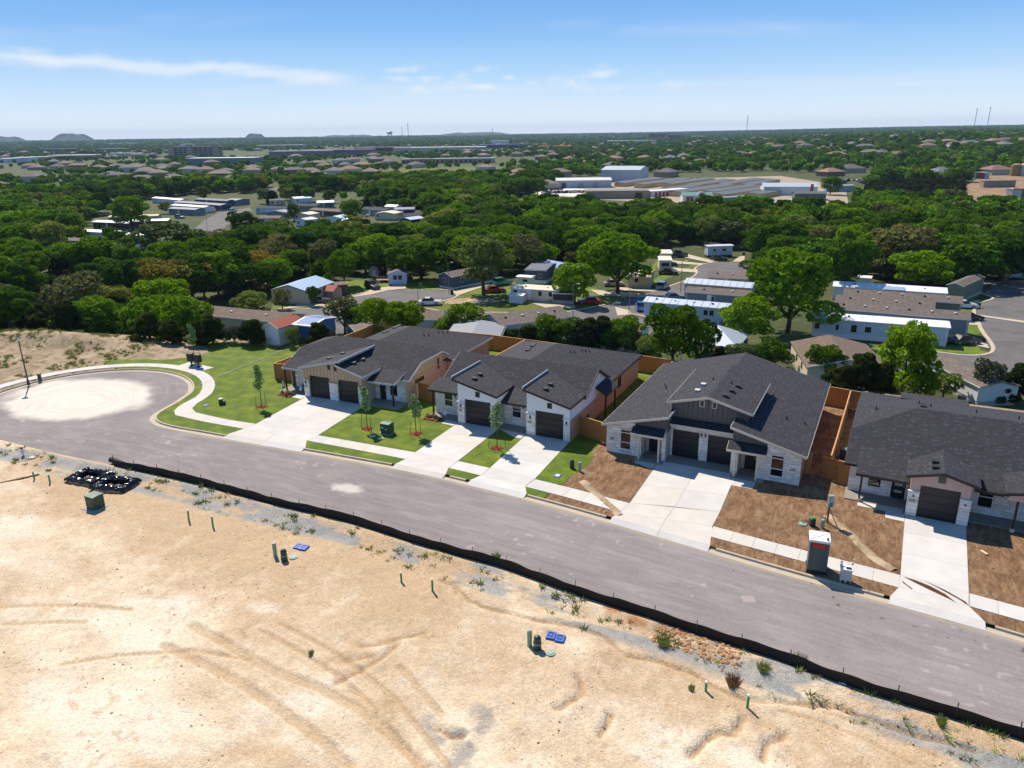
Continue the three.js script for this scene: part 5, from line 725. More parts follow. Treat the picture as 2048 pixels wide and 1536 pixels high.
{
  const o = thing('portable_toilet', 'grey portable toilet with white roof and red sign beside the sidewalk', 'portable toilet', at(32.7, -12.25, 0.14), -TH + 0.12), body = M(0x4f5a58, 0.55);
  part('skid', [boxB(-0.6, 0.6, 0, 0.1, -0.62, -0.5), boxB(-0.6, 0.6, 0, 0.1, 0.5, 0.62), boxB(-0.58, 0.58, 0.1, 0.16, -0.6, 0.6)], SM.iron, o);
  const cab = part('cabin', [rbox(1.1, 1.98, 1.15, 0.05, 0, 1.15, 0)], body, o); for (const x of [-0.5, 0.5]) part('corner_post', rbox(0.12, 1.96, 0.12, 0.03, x, 1.15, 0.53), body, o); for (let i = 0; i < 3; i++) part('rib', boxB(-0.35 + i * 0.35 - 0.03, -0.35 + i * 0.35 + 0.03, 0.35, 1.7, 0.575, 0.6), body, cab);
  part('roof', [rbox(1.24, 0.18, 1.28, 0.07, 0, 2.2, 0), beam([-0.55, 2.3, 0.5], [0.5, 2.3, -0.5], 0.06, 0.03)], SM.white, o); part('vent', cyl(0.06, 0.05, 0.18, 0.42, 2.28, 0.42, 8), SM.iron, o);
  part('sign', boxB(-0.42, 0.32, 1.78, 2.06, 0.606, 0.622), [M(0xb02318, 0.5), M(0xb02318, 0.5), M(0xb02318, 0.5), M(0xb02318, 0.5), M(0xffffff, 0.5, { map: tx(256, 96, (c, w, h) => { c.fillStyle = '#b8261c'; c.fillRect(0, 0, w, h); c.fillStyle = '#2a2468'; c.beginPath(); c.arc(48, 48, 34, 0, 7); c.fill(); c.strokeStyle = '#f2dede'; c.lineWidth = 5; c.beginPath(); c.arc(48, 48, 34, 0, 7); c.stroke(); strokesOf(c, 96, 14, 28, [8], '#f6e9e6', 3); strokesOf(c, 96, 52, 28, [9], '#f6e9e6', 3); }) }), M(0xb02318, 0.5)], o);
}
{
  const o = thing('wash_stand', 'white twin basin hand wash stand next to the portable toilet', 'wash stand', at(34.4, -12.95, 0.14), -TH + 0.1), w = M(0xc9c8c2, 0.6);
  part('body', [rbox(0.62, 0.85, 0.5, 0.05, 0, 0.43, 0)], w, o); for (let i = 0; i < 5; i++) part('rib', boxB(-0.26 + i * 0.13 - 0.015, -0.26 + i * 0.13 + 0.015, 0.25, 0.82, 0.25, 0.275), w, o); part('top', rbox(0.72, 0.1, 0.62, 0.03, 0, 0.9, 0), SM.white, o); for (const s of [-1, 1]) { part('pedal', rbox(0.16, 0.12, 0.06, 0.01, s * 0.15, 0.12, 0.27), SM.iron, o); part('towel_post', [bar([s * 0.3, 0.9, -0.2], [s * 0.32, 1.5, -0.22], 0.02, 6), bar([s * 0.32, 1.5, -0.22], [s * 0.36, 1.5, -0.1], 0.02, 6)], w, o); part('soap_box', box(0.12, 0.14, 0.09, s * 0.3, 1.18, -0.15), w, o); } part('basin', rbox(0.3, 0.05, 0.25, 0.02, 0.12, 0.96, 0.1), SM.iron, o);
}
{
  const o = thing('power_pole', 'temporary power pole with grey meter box in the dirt yard', 'power pole', at(32.85, -5.85)); part('post', box(0.1, 2.0, 0.1, 0, 1, 0), SM.wood, o); part('meter_can', [rbox(0.34, 0.8, 0.2, 0.02, 0, 1.75, 0.13), box(0.4, 0.05, 0.26, 0, 2.17, 0.12)], M(0x9aa4a8, 0.4, { metalness: 0.3 }), o); part('meter_glass', cyl(0.09, 0.09, 0.08, 0, 0, 0, 12).rotateX(Math.PI / 2).translate(0, 1.95, 0.22), M(0x9ad0d8, 0.15), o); part('outlet_cover', rbox(0.2, 0.26, 0.08, 0.02, 0, 1.5, 0.26), M(0x2c8c86, 0.4), o); for (const s of [-1, 1]) part('brace', bar([0, 1.2, 0], [s * 0.5, 0.05, 0.35], 0.03, 5), SM.wood, o);
  const p = thing('utility_pedestal', 'dark teal pedestal with ring hose in the dirt yard by the power pole', 'pedestal', at(31.95, -6.7)); part('box', rbox(0.36, 0.55, 0.36, 0.05, 0, 0.28, 0), SM.pedestal, p); part('cap', rbox(0.3, 0.12, 0.3, 0.04, 0, 0.6, 0), SM.pipe, p); part('hose', new THREE.TorusGeometry(0.42, 0.018, 5, 24).rotateX(1.2).translate(-0.3, 0.32, 0).toNonIndexed(), SM.iron, p);
  const q = thing('marker_post', 'pale green marker tube in the dirt yard by the power pole', 'marker post', at(32.6, -6.75)); part('tube', cyl(0.13, 0.13, 0.62, 0, 0, 0, 12), SM.pale, q); part('cap', cyl(0.13, 0.1, 0.05, 0, 0.62, 0, 12), SM.lid, q);
  solo('cover_lid', cyl(0.28, 0.27, 0.05, 0, 0, 0, 16), SM.lid, 'round pale cover lid in the dirt yard beside the teal pedestal', 'cover lid', at(31.35, -6.75, 0.14));
  const f = thing('standpipe', 'short green water standpipe in the dirt by the right edge duplex porch', 'standpipe', at(35.85, -2.55)); part('riser', cyl(0.03, 0.03, 0.5, 0, 0, 0, 8), SM.pipe, f); part('tap', [box(0.14, 0.06, 0.06, 0, 0.5, 0.03), cyl(0.06, 0.06, 0.02, 0, 0.55, 0, 8)], SM.pipe, f);
  const ac = thing('air_conditioner', 'black air conditioner unit in the dirt side yard by the divider fence', 'air conditioner', at(33.25, 6.2), -TH); part('case', rbox(0.8, 0.85, 0.8, 0.04, 0, 0.45, 0), SM.iron, ac); part('fan_grille', cyl(0.32, 0.32, 0.03, 0, 0.88, 0, 18), M(0x6e7a80, 0.5), ac);
}
for (const [u, v, l] of [[42.2, -5.8, 'small pale scrap of wood beside the right driveway'], [44.6, -6.0, 'small white scrap in the right dirt yard']]) solo('scrap', beam([-0.25, 0, 0.1], [0.25, 0.03, -0.1], 0.18, 0.05), M(0xd8b890, 0.8), l, 'scrap', at(u, v, 0.17), u);

// ---------- young staked trees and flower beds ----------
function leafCloud(r, n, size, shape) {                          // small leaf faces spread through a volume
  const pos = new Float32Array(n * 18), nor = new Float32Array(n * 18), uv = new Float32Array(n * 12); let k = 0;
  const a = new THREE.Vector3(), b = new THREE.Vector3(), d = new THREE.Vector3();
  for (let i = 0; i < n; i++) {
    const [p, out] = shape(r); d.set(r() - 0.5, r() - 0.5, r() - 0.5).normalize().multiplyScalar(0.9).add(out).normalize();
    a.set(r() - 0.5, r() - 0.5, r() - 0.5).cross(d).normalize(); b.crossVectors(d, a);
    const s = size * (0.6 + 0.8 * r()), w = s * (0.5 + 0.35 * r()), q = [[-s, -w], [s, -w], [s, w], [-s, w]].map(([x, y]) => [p.x + a.x * x + b.x * y, p.y + a.y * x + b.y * y, p.z + a.z * x + b.z * y]);
    for (const j of [0, 1, 2, 0, 2, 3]) { pos.set(q[j], k * 3); nor.set([d.x, d.y, d.z], k * 3); k++; }
  }
  const g = new THREE.BufferGeometry(); g.setAttribute('position', new THREE.BufferAttribute(pos, 3)); g.setAttribute('normal', new THREE.BufferAttribute(nor, 3)); g.setAttribute('uv', new THREE.BufferAttribute(uv, 2)); return g;
}
const ballShape = (cx, cy, cz, rx, ry, rz, inner = 0.25) => (r) => { const d = new THREE.Vector3(r() * 2 - 1, r() * 2 - 1, r() * 2 - 1).normalize(), k = lerp(inner, 1, Math.cbrt(r())); return [new THREE.Vector3(cx + d.x * rx * k, cy + d.y * ry * k, cz + d.z * rz * k), d]; };
const youngLeaf = [M(0x6f8f48, 0.7), M(0x7d9a5a, 0.7)];
function youngTree(label, pos, h, seed, mulch = true, kind = 0) {
  const r = rng(seed), o = thing('young_tree', label, 'young tree', pos, r() * 6), limbs = [bar([0, 0, 0], [0.03, h * 0.45, 0], 0.045, 6, 0.035), bar([0.03, h * 0.45, 0], [0, h * 0.93, 0.03], 0.035, 6, 0.012)];
  for (let i = 0; i < 9; i++) { const y = h * (0.42 + 0.05 * i), a = r() * 6.3; limbs.push(bar([0.02, y, 0], [Math.cos(a) * 0.4, y + 0.35, Math.sin(a) * 0.4], 0.014, 4, 0.006)); }
  part('trunk', limbs, SM.bark, o);
  const blobs = []; for (let i = 0; i < 7; i++) { const y = h * (0.5 + 0.075 * i), a = r() * 6.3, k = 0.52 - Math.abs(i - 2) * 0.055; blobs.push(ballShape(Math.cos(a) * 0.16, y, Math.sin(a) * 0.16, k, k * 0.8, k, 0)); }
  part('crown', leafCloud(r, 620, 0.075, (q) => blobs[Math.floor(q() * 7)](q)), youngLeaf[kind], o);
  for (const s of [-1, 1]) part('stake', bar([s * 0.75, 0, 0.1], [s * 0.62, 1.35, 0.05], 0.025, 5), SM.wood, o);
  if (mulch) { const m = []; for (let i = 0; i < 40; i++) { const a = r() * 6.3, k = 0.5 * Math.sqrt(r()); m.push(new THREE.IcosahedronGeometry(0.05 + 0.05 * r(), 0).translate(Math.cos(a) * k, 0.03, Math.sin(a) * k)); } m.push(cyl(0.55, 0.42, 0.06, 0, 0, 0, 14)); part('mulch_ring', m, SM.mulch, o); }
  return o;
}
youngTree('slim young tree with two stakes on the lawn left of the wide driveway', at(-20.4, -4.45), 4.3, 3, true, 0);
youngTree('young staked tree in red mulch left of the lawn transformer', at(-6.95, -4.95), 4.2, 4, true, 1);
youngTree('young staked tree in red mulch right of the lawn transformer', at(-2.1, -4.1), 3.9, 5, true, 1);
youngTree('young staked tree in red mulch between the two single driveways', at(6.1, -3.9), 4.3, 6, true, 1);
youngTree('bare stemmed young tree with stakes behind the cluster mailboxes', at(-40.0, 4.6), 4.6, 8, false, 0);
function bed(label, pos, ry, seed) {
  const r = rng(seed), o = thing('flower_bed', label, 'flower bed', pos, ry), m = [cyl(0.95, 0.75, 0.08, 0, 0, 0, 18).scale(1.15, 1, 0.75)]; for (let i = 0; i < 90; i++) { const a = r() * 6.3, k = Math.sqrt(r()); m.push(new THREE.IcosahedronGeometry(0.05 + 0.05 * r(), 0).translate(Math.cos(a) * k, 0.06, Math.sin(a) * k * 0.62)); } part('mulch', m, SM.mulch, o);
  for (let i = 0; i < 4; i++) part('shrub', leafCloud(r, 90, 0.05, ballShape(-0.6 + i * 0.38, 0.28, (r() - 0.5) * 0.5, 0.2, 0.22, 0.2, 0)), i === 1 ? SM.orange : SM.leafy, o); for (let i = 0; i < 4; i++) part('edging_stone', new THREE.IcosahedronGeometry(0.13, 1).scale(1.3, 0.7, 1).translate(-0.7 + i * 0.45, 0.08, 0.5), M(0x8a5a3c, 0.9), o); return o;
}
bed('red mulch flower bed with banner at the tan duplex left porch', at(-20.5, -0.55), -TH, 5);
bed('red mulch flower bed at the white duplex left porch post', at(-2.75, -0.1), -TH, 6);
{ const o = thing('feather_banner', 'small red feather banner on a pole in the porch flower bed', 'banner', at(-21.2, -0.5)); part('pole', bar([0, 0, 0], [0.05, 2.0, 0], 0.018, 5), SM.iron, o); const s = new THREE.Shape(); s.moveTo(0, 0.5); s.lineTo(0.24, 0.62); s.quadraticCurveTo(0.3, 1.4, 0.08, 1.95); s.lineTo(0.02, 1.95); part('flag', uvm(new THREE.ExtrudeGeometry(s, { depth: 0.012, bevelEnabled: false })), M(0xb0283a, 0.6), o); part('stripe', boxB(0.04, 0.16, 0.8, 1.5, 0.013, 0.018), SM.white, o); }
for (const [u, v, l] of [[-19.75, 0.25, 'white yard sign board leaning by the tan duplex porch'], [-2.0, 0.35, 'white yard sign board leaning by the white duplex porch']]) { const o = thing('yard_sign', l, 'sign', at(u, v), -TH - 0.4); part('board', box(0.55, 0.4, 0.03, 0, 0.55, 0).rotateX(-0.5), SM.white, o); part('leg', [bar([-0.2, 0, 0], [-0.2, 0.45, 0], 0.012, 4), bar([0.2, 0, 0], [0.2, 0.45, 0], 0.012, 4)], SM.iron, o); }
{ const o = thing('garden_planter', 'blue grey planter box beside the tan duplex left porch', 'planter', at(-20.0, 1.4, 0.16), -TH); part('box', rbox(0.5, 0.4, 0.4, 0.03, 0, 0.2, 0), M(0x5a6a78, 0.6), o); part('plant', leafCloud(rng(9), 80, 0.05, ballShape(0, 0.5, 0, 0.25, 0.2, 0.2, 0)), SM.leafy, o); }

// ---------- weeds, stones and clods of the caliche lot ----------
{
  const r = rng(91), weedMat = [M(0x8a9a44, 0.9), M(0xa8a058, 0.9), M(0x8a6a44, 0.9)];
  const tuft = (n, h, w, rr) => { const pos = []; for (let i = 0; i < n; i++) { const a = rr() * 6.3, l = h * (0.5 + rr()), b = w * rr(), x = Math.cos(a) * b, z = Math.sin(a) * b, ex = x + Math.cos(a) * l * 0.55, ez = z + Math.sin(a) * l * 0.55, t = 0.018 + 0.012 * rr(); pos.push(x - t, 0, z, x + t, 0, z + t, ex, l, ez); } const g = new THREE.BufferGeometry(); g.setAttribute('position', new THREE.Float32BufferAttribute(pos, 3)); g.computeVertexNormals(); return uvm(g); };
  const big = [[[26.07,-23.18], 0.75, 'big tussock of green grass at the gravel strip edge'], [[31.18,-23.14], 0.6, 'second green tussock by the reddish clods'], [[32.73,-21.78], 0.7, 'tall thin green weed against the silt fence'], [[39.03,-23.5], 0.45, 'dark green tussock at the right of the gravel strip'], [[28.24,-26.01], 0.3, 'small grey green weed beside the short pipe stub'], [[9.62,-32.08], 0.28, 'lone small weed in the open caliche'], [[14.07,-19.49], 0.5, 'thin green weed against the silt fence mid street'], [[-11.47,-20.26], 0.4, 'yellow green weed clump below the silt fence near the washout pits']];
  for (const [q, h, l] of big) { const w = thing('weed_clump', l, 'weed', sandAt(...q)); part('blades', tuft(Math.round(60 + 120 * h), h * 0.6, h * 0.35, r), weedMat[0], w); part('dry_blades', tuft(Math.round(20 + 40 * h), h * 0.45, h * 0.45, r), weedMat[1], w); }
  { const q = [30.01,-24.82], w = thing('tumbleweed', 'dry brown tumbleweed lying by the gully', 'weed', sandAt(...q)); part('twigs', tuft(160, 0.45, 0.25, r), weedMat[2], w); }
  const tg = tuft(16, 0.16, 0.12, r), inst = (name, geo, mat, list) => { const m = new THREE.InstancedMesh(geo, mat, list.length), d = new THREE.Object3D(); list.forEach(([x, y, z, s, a, b], i) => { d.position.set(x, y, z); d.rotation.set(b ?? 0, a, 0); d.scale.set(s, s * (0.6 + 0.5 * ((i * 7) % 10) / 10), s); d.updateMatrix(); m.setMatrixAt(i, d.matrix); }); m.name = numbered(name); m.castShadow = m.receiveShadow = true; m.userData = { kind: 'stuff', label: name.replace(/_/g, ' ') }; scene.add(m); return m; };
  const L1 = [], L2 = []; for (let i = 0; i < 900; i++) { const u = -40 + r() * 92, e = 0.3 + 2.6 * r(), v = nearV(u) - e; if (vn(u * 0.55, v * 1.5, 241) < 0.56) continue; const [x, y, z] = sandAt(u, v); (r() < 0.5 ? L1 : L2).push([x, y, z, 0.5 + r() * 1.2, r() * 6]); }
  inst('verge_weeds', tg, weedMat[0], L1); inst('dry_verge_weeds', tuft(14, 0.14, 0.16, r), weedMat[1], L2);
  const L3 = [], L4 = []; for (let i = 0; i < 3200; i++) { const u = -78 + r() * 52, v = -10 + r() * 26, c = pl(CREST, u); if (v > c || Math.hypot(u - CB[0], v - CB[1]) < RB + 3.1 || (u > -49 && v < 9 + (u + 49) * 0.3)) continue; const k = fbm(u * 0.3, v * 0.5, 3, 247) + 0.3 * ss(4, 0.5, c - v) + 0.2 * ss(-56, -50, u); if (k < 0.56) continue; const [x, z] = S(u, v); (r() < 0.4 ? L3 : L4).push([x, 0.1 + mound(u, v), z, 0.7 + r() * 1.3, r() * 6]); }
  inst('bank_weeds', tg, weedMat[0], L3); inst('dry_bank_grass', tuft(18, 0.2, 0.2, r), weedMat[1], L4);
  const rock = new THREE.IcosahedronGeometry(1, 1); { const p = rock.attributes.position; for (let i = 0; i < p.count; i++) { const k = 0.75 + 0.5 * vn(p.getX(i) * 2 + 5, p.getY(i) * 2 + p.getZ(i) * 3, 243); p.setXYZ(i, p.getX(i) * k, p.getY(i) * k * 0.7, p.getZ(i) * k); } rock.computeVertexNormals(); }
  const rocks = [[], [], []]; for (let i = 0; i < 15000; i++) { const u = -44 + r() * 96, e = 0.4 + 25 * r() ** 1.3, v = nearV(u) - e, dens = fbm(u * 0.3, v * 0.3, 3, 245) + 0.12 * ss(10, 45, u) - 0.1; if (dens < 0.38 + r() * 0.3) continue; const [x, y, z] = sandAt(u, v), s = 0.014 + 0.045 * r() ** 5 + (r() < 0.012 ? 0.07 * r() : 0); rocks[Math.floor(r() * 3)].push([x, y + 0.02, z, s, r() * 6, r()]); }
  [0xa98e6c, 0xb9a888, 0x8f7350].forEach((c, i) => inst('loose_stones', rock, M(c, 0.95), rocks[i]));
  const clods = []; for (let i = 0; i < 700; i++) { const u = 25.4 + r() * 4.6, e = 0.35 + 1.5 * r(), v = nearV(u) - e, [x, y, z] = sandAt(u, v); clods.push([x, y + 0.01, z, 0.025 + 0.11 * r() ** 3, r() * 6, r()]); } inst('soil_clods', rock, M(0xa87e55, 0.95), clods);
  const yard = []; for (let i = 0; i < 2600; i++) { const u = 14.5 + r() * 42, v = farV(u) + 0.8 + r() * 11.5; if (DRIVES.some(([a, b]) => u > a - 0.3 && u < b + 0.3) || (v > -2.5 && u < 31) || Math.abs(v - (u < 20 ? -9.3 : u < 38 ? -11 : -12.3)) < 1.1) continue; const [x, y, z] = at(u, v, 0.13); yard.push([x, y, z, 0.015 + 0.06 * r() ** 4, r() * 6, r()]); } inst('yard_clods', rock, M(0x8a6644, 0.95), yard);
}

// ---------- the older park below the bench: roads, drives, homes, cars ----------
function drape(name, pts, lift, mat, cell = 2.2) {                   // a polygon [[x,z]] laid on the land
  const xs = pts.map((p) => p[0]), zs = pts.map((p) => p[1]), g0 = plate(pts.map(([x, z]) => [x, 0, z]), 0), tri = [];
  const p = g0.attributes.position; for (let i = 0; i < p.count; i += 3) tri.push([0, 1, 2].map((k) => [p.getX(i + k), p.getZ(i + k)]));
  const out = [], L = (a, b) => Math.hypot(a[0] - b[0], a[1] - b[1]), half = (a, b) => [(a[0] + b[0]) / 2, (a[1] + b[1]) / 2];
  const cut = (t, dep) => { const l = [L(t[0], t[1]), L(t[1], t[2]), L(t[2], t[0])], m = Math.max(...l); if (m < cell * 2.2 || dep > 9) { out.push(t); return; } const k = l.indexOf(m), a = t[k], b = t[(k + 1) % 3], c = t[(k + 2) % 3], h = half(a, b); cut([a, h, c], dep + 1); cut([h, b, c], dep + 1); };
  for (const t of tri) cut(t, 0);
  const pos = [], uv = []; for (const t of out) for (const [x, z] of t) { pos.push(x, land(x, z) + lift, z); uv.push(x, z); }
  const g = new THREE.BufferGeometry(); g.setAttribute('position', new THREE.Float32BufferAttribute(pos, 3)); g.setAttribute('uv', new THREE.Float32BufferAttribute(uv, 2)); g.computeVertexNormals(); return struct(name, g, mat);
}
const asphTex = dataTex(512, 512, (i, j) => { const x = i / 512, y = j / 512, a = fbm(x * 6, y * 6, 4, 301, 6), f = vn(x * 256, y * 256, 303, 256), q = 92 + 30 * (a - 0.5) + 20 * (f - 0.5); return [q * 1.01, q * 0.99, q * 0.99]; });
const parkAsph = M(0xffffff, 0.92, { map: rep(asphTex, 14) }), parkConc = M(0xe9dcc6, 0.92, { map: rep(concTex, 4) }), parkGrass = M(0xffffff, 0.95, { map: rep(grassTex, 9) }), dryGrass = M(0xf0dc90, 0.95, { map: rep(grassTex, 8) });
// turf first, then roads, then drives
drape('park_lawn', [[-51.52,-158.37],[-46.31,-179.34],[-40.38,-186.01],[-24.28,-188],[-12.53,-182.89],[-1.4,-183.67],[4.52,-172.99],[12.2,-182.73],[24.18,-162.62],[39.62,-189.98],[57.39,-214.17],[63.04,-224.41],[47.76,-230.74],[34.19,-181.23],[23.41,-157.18],[11.27,-139.18],[-11.67,-138.41],[-31.36,-141.51],[-36.29,-137.75],[-46.06,-140.26]], 0.03, parkGrass);
drape('park_lawn', [[-16.17,-168.05],[-0.19,-160.76],[13.57,-155.03],[18.44,-151.32],[11.67,-144.25],[-2.22,-145.94],[-19.58,-148.76],[-21.36,-150.74]], 0.045, dryGrass);
drape('park_lawn', [[46.97,-116.58],[49.72,-119.5],[72.18,-117.93],[86.13,-136.03],[75.57,-115.37],[76.31,-113.29],[71.68,-111.49],[65.64,-114.88],[55.3,-106.62],[43.02,-105.91]], 0.045, parkGrass);
drape('park_lawn', [[105.63,-172.06],[116.72,-178.61],[107.73,-166.86],[98.05,-154.45],[100.64,-154.37],[91.16,-143.73],[82.73,-126.53],[76.78,-121.59],[94.41,-154.56]], 0.05, parkGrass);
drape('park_lawn', [[23.02,-147.32],[27.39,-143.51],[28.37,-138.36],[25.9,-135.27],[22.59,-141.13]], 0.05, parkGrass);
drape('park_road', [[-50.43,-134.69],[-49.28,-149.93],[-44.54,-150.6],[-41.22,-151.36],[-38.85,-153.63],[-37.86,-158.64],[-36.01,-162.85],[-33.38,-167.85],[-28.68,-170.59],[-24.49,-172.2],[-18.55,-171.23],[-14.36,-169.76],[-12.2,-166.63],[-12.41,-161.51],[-15.79,-156.37],[-19.82,-152.58],[-21.61,-150.28],[-12.34,-147.43],[0.19,-145.79],[8.73,-144.83],[12.88,-146.87],[19.48,-152.26],[23.76,-156.64],[32.85,-166.92],[39.97,-176.18],[44.54,-183.02],[48.33,-192.07],[49.39,-198.68],[53.27,-205.67],[58.1,-209.27],[66.33,-209.96],[67.12,-195.56],[56.38,-173.6],[40.41,-156.47],[30.58,-144.7],[25.99,-130.73],[21.62,-120.82],[-1.95,-121.97],[-29.03,-129.97],[-42.34,-132.44]], 0.09, parkAsph);
drape('park_road', [[123.31,-177],[114.17,-174.5],[108.34,-169.37],[103.87,-162.71],[102.67,-155.92],[96.72,-150.83],[91.45,-143.72],[84.11,-129.41],[76.33,-113.57],[71.92,-111.76],[66.19,-114.86],[55.6,-104.14],[61.07,-98.17],[77.49,-99.71],[128.03,-171.42]], 0.09, parkAsph);
drape('park_road', [[-127.61,-298.85],[-142.29,-354.62],[-149.37,-392.95],[-145.13,-402.97],[-141.66,-416.52],[-130.99,-387.99],[-129.13,-363.93],[-123.72,-332.09],[-115,-294.25],[-108.28,-262.44],[-104.29,-236.39],[-101.1,-205.81],[-106.16,-210.62]], 0.09, parkAsph);
drape('park_road', [[-191.79,-568.81],[-175,-587.31],[-163.31,-553.33],[-176.33,-527.05]], 0.1, parkAsph);
const kerbLine = (pts) => { const L = crom(pts, pts.length * 6), pos = [], idx = []; L.forEach(([x, z], i) => { const a = L[Math.max(0, i - 1)], b = L[Math.min(L.length - 1, i + 1)], l = Math.hypot(b[0] - a[0], b[1] - a[1]) || 1, nx = -(b[1] - a[1]) / l * 0.3, nz = (b[0] - a[0]) / l * 0.3, y = land(x, z) + 0.16; pos.push(x - nx, y - 0.12, z - nz, x - nx * 0.7, y, z - nz * 0.7, x + nx, y, z + nz, x + nx, y - 0.14, z + nz); }); for (let i = 0; i + 1 < L.length; i++) for (let k = 0; k < 3; k++) { const a = i * 4 + k; idx.push(a, a + 4, a + 1, a + 1, a + 4, a + 5); } const g = new THREE.BufferGeometry(); g.setAttribute('position', new THREE.Float32BufferAttribute(pos, 3)); g.setIndex(idx); return struct('park_kerb', uvm(g.toNonIndexed()), kerbMat); };
kerbLine([[-49.42,-150.4],[-44.67,-151.08],[-41.34,-151.84],[-38.97,-154.13],[-37.97,-159.17],[-36.13,-163.41],[-33.49,-168.45],[-28.77,-171.21]]); kerbLine([[-18.61,-171.86],[-14.41,-170.38],[-12.24,-167.23],[-12.3,-161.5],[-15.79,-156.37]]); kerbLine([[-19.77,-152.09],[-12.34,-147.43],[0.19,-145.79],[8.73,-144.83],[12.88,-146.87],[19.48,-152.26]]); kerbLine([[32.85,-166.92],[39.97,-176.18],[44.54,-183.02],[48.33,-192.07],[49.39,-198.68],[53.27,-205.67],[58.35,-210.22]]); kerbLine([[66.34,-115.15],[72.08,-112.03],[76.5,-113.86],[84.11,-129.41],[91.45,-143.72],[96.72,-150.83],[102.67,-155.92],[103.74,-162.13],[107.13,-168.13],[114.17,-174.5],[123.31,-177]]); kerbLine([[23.14,-144.14],[25.96,-140.98],[27.74,-137.58]]);
for (const q of [[[-36.01,-162.85],[-33.38,-167.85],[-32.51,-173.3],[-28.75,-175.65],[-28.56,-170.58],[-31.8,-166]], [[-29.14,-170.61],[-24.57,-172.84],[-25.26,-178.09],[-28.14,-179.62]], [[-49.4,-151.34],[-45.74,-155],[-45.76,-159.09],[-41.11,-157.78],[-39.08,-154.63],[-44.13,-152.96]], [[-21.15,-153.14],[-15.19,-156.85],[-14.98,-159.48],[-19.03,-158.64]], [[-13.31,-167.88],[-6.25,-179.7],[-4.96,-176.9],[-11.89,-163.72]], [[1.97,-158.46],[13.28,-151.56],[13.04,-148.71],[6.98,-150]], [[18.17,-168.78],[30.78,-162.34],[29.11,-159.08],[19.64,-161.69]], [[24.29,-171.57],[32.97,-168.13],[32.52,-165.74],[24.84,-167.25]], [[43.58,-199.74],[49.44,-196.13],[47.88,-191.28],[43.27,-193.86]], [[44.53,-214.59],[53.77,-206.58],[52.27,-203.88],[44.58,-207.82]], [[52.31,-230.37],[58.05,-211.19],[55.91,-208.39],[49.14,-222.72]], [[62.7,-210.08],[67.45,-219.98],[69.84,-222.02],[65.91,-209.97]], [[84.75,-136.08],[86.77,-133.97],[85.5,-131.26],[82.91,-132.13]], [[94.98,-151.92],[98.88,-154.42],[97.23,-151.33],[92.68,-147.48]], [[77.73,-123.23],[78.58,-118.31],[77.35,-115.9],[75.75,-118.42]], [[113.74,-178.69],[115.92,-174.45],[112.54,-171.86],[110.09,-174.61]], [[1.46,-161.21],[11.46,-155.16],[10.18,-151.72],[1.94,-156.34]], [[21.33,-149.75],[23.88,-146.36],[23.53,-142.81],[20.78,-142.07]]]) drape('driveway', q, 0.13, parkConc);
drape('speed_hump', [[-8.43,-140.27],[-7.24,-146.24],[-6.03,-146.17],[-7.17,-140.2]], 0.14, parkConc); drape('speed_hump', [[89.92,-140.17],[95.26,-134.49],[94.23,-132.92],[89.25,-138.88]], 0.14, parkConc);
drape('dirt_patch', [[-14.42,-160.53],[-6.78,-161.17],[-1.27,-157.59],[-6.51,-153.79],[-13.99,-155.24]], 0.07, M(0xffffff, 0.95, { map: rep(bareTex, 9) }));

const PM = { white: M(0xd8dbde, 0.6), blueWhite: M(0xb9c8d8, 0.6), cream: M(0xcfc4ae, 0.7), grey: M(0x7b828a, 0.7), slate: M(0x4d5a68, 0.7), tan: M(0xb3a283, 0.7), sage: M(0x6f7a6a, 0.7), brown: M(0x5b4636, 0.8), barn: M(0x8a3a2c, 0.7), darkblue: M(0x1f3550, 0.6), green: M(0x4c6a5c, 0.7), teal: M(0x5f8a84, 0.6),
  metal: M(0xc6d0da, 0.38, { metalness: 0.25 }), metalBlue: M(0x9fb8d0, 0.4, { metalness: 0.25 }), whiteRoof: M(0xe2e4e6, 0.5), shBrown: M(0x6f6258, 0.92, { map: rep(shingleTex, 4), color: 0xd8c2b0 }), shGrey: M(0xffffff, 0.92, { map: rep(shingleTex, 4) }), shTan: M(0xffffff, 0.92), rust: M(0x9a4a30, 0.8), tile: M(0x86695a, 0.85), skirt: M(0xa9a69e, 0.8), trim: M(0xe8e8e6, 0.5), dark: M(0x14181c, 0.25), wood: M(0x9a7a58, 0.85) };
PM.shBrown = M(0xffffff, 0.92, { map: rep(dataTex(256, 256, (i, j) => { const row = Math.floor(j / 256 * 14), t = hsh(Math.floor((i + hsh(row, 1, 1) * 40) / 256 * 11) % 11, row, 311), f = hsh(i, j, 313), q = 96 + 22 * (t - 0.5) + 16 * (f - 0.5); return [q * 1.06, q * 0.97, q * 0.9]; }), 4) });
PM.shTan = M(0xffffff, 0.92, { map: PM.shBrown.map, color: 0xfff0e2 });
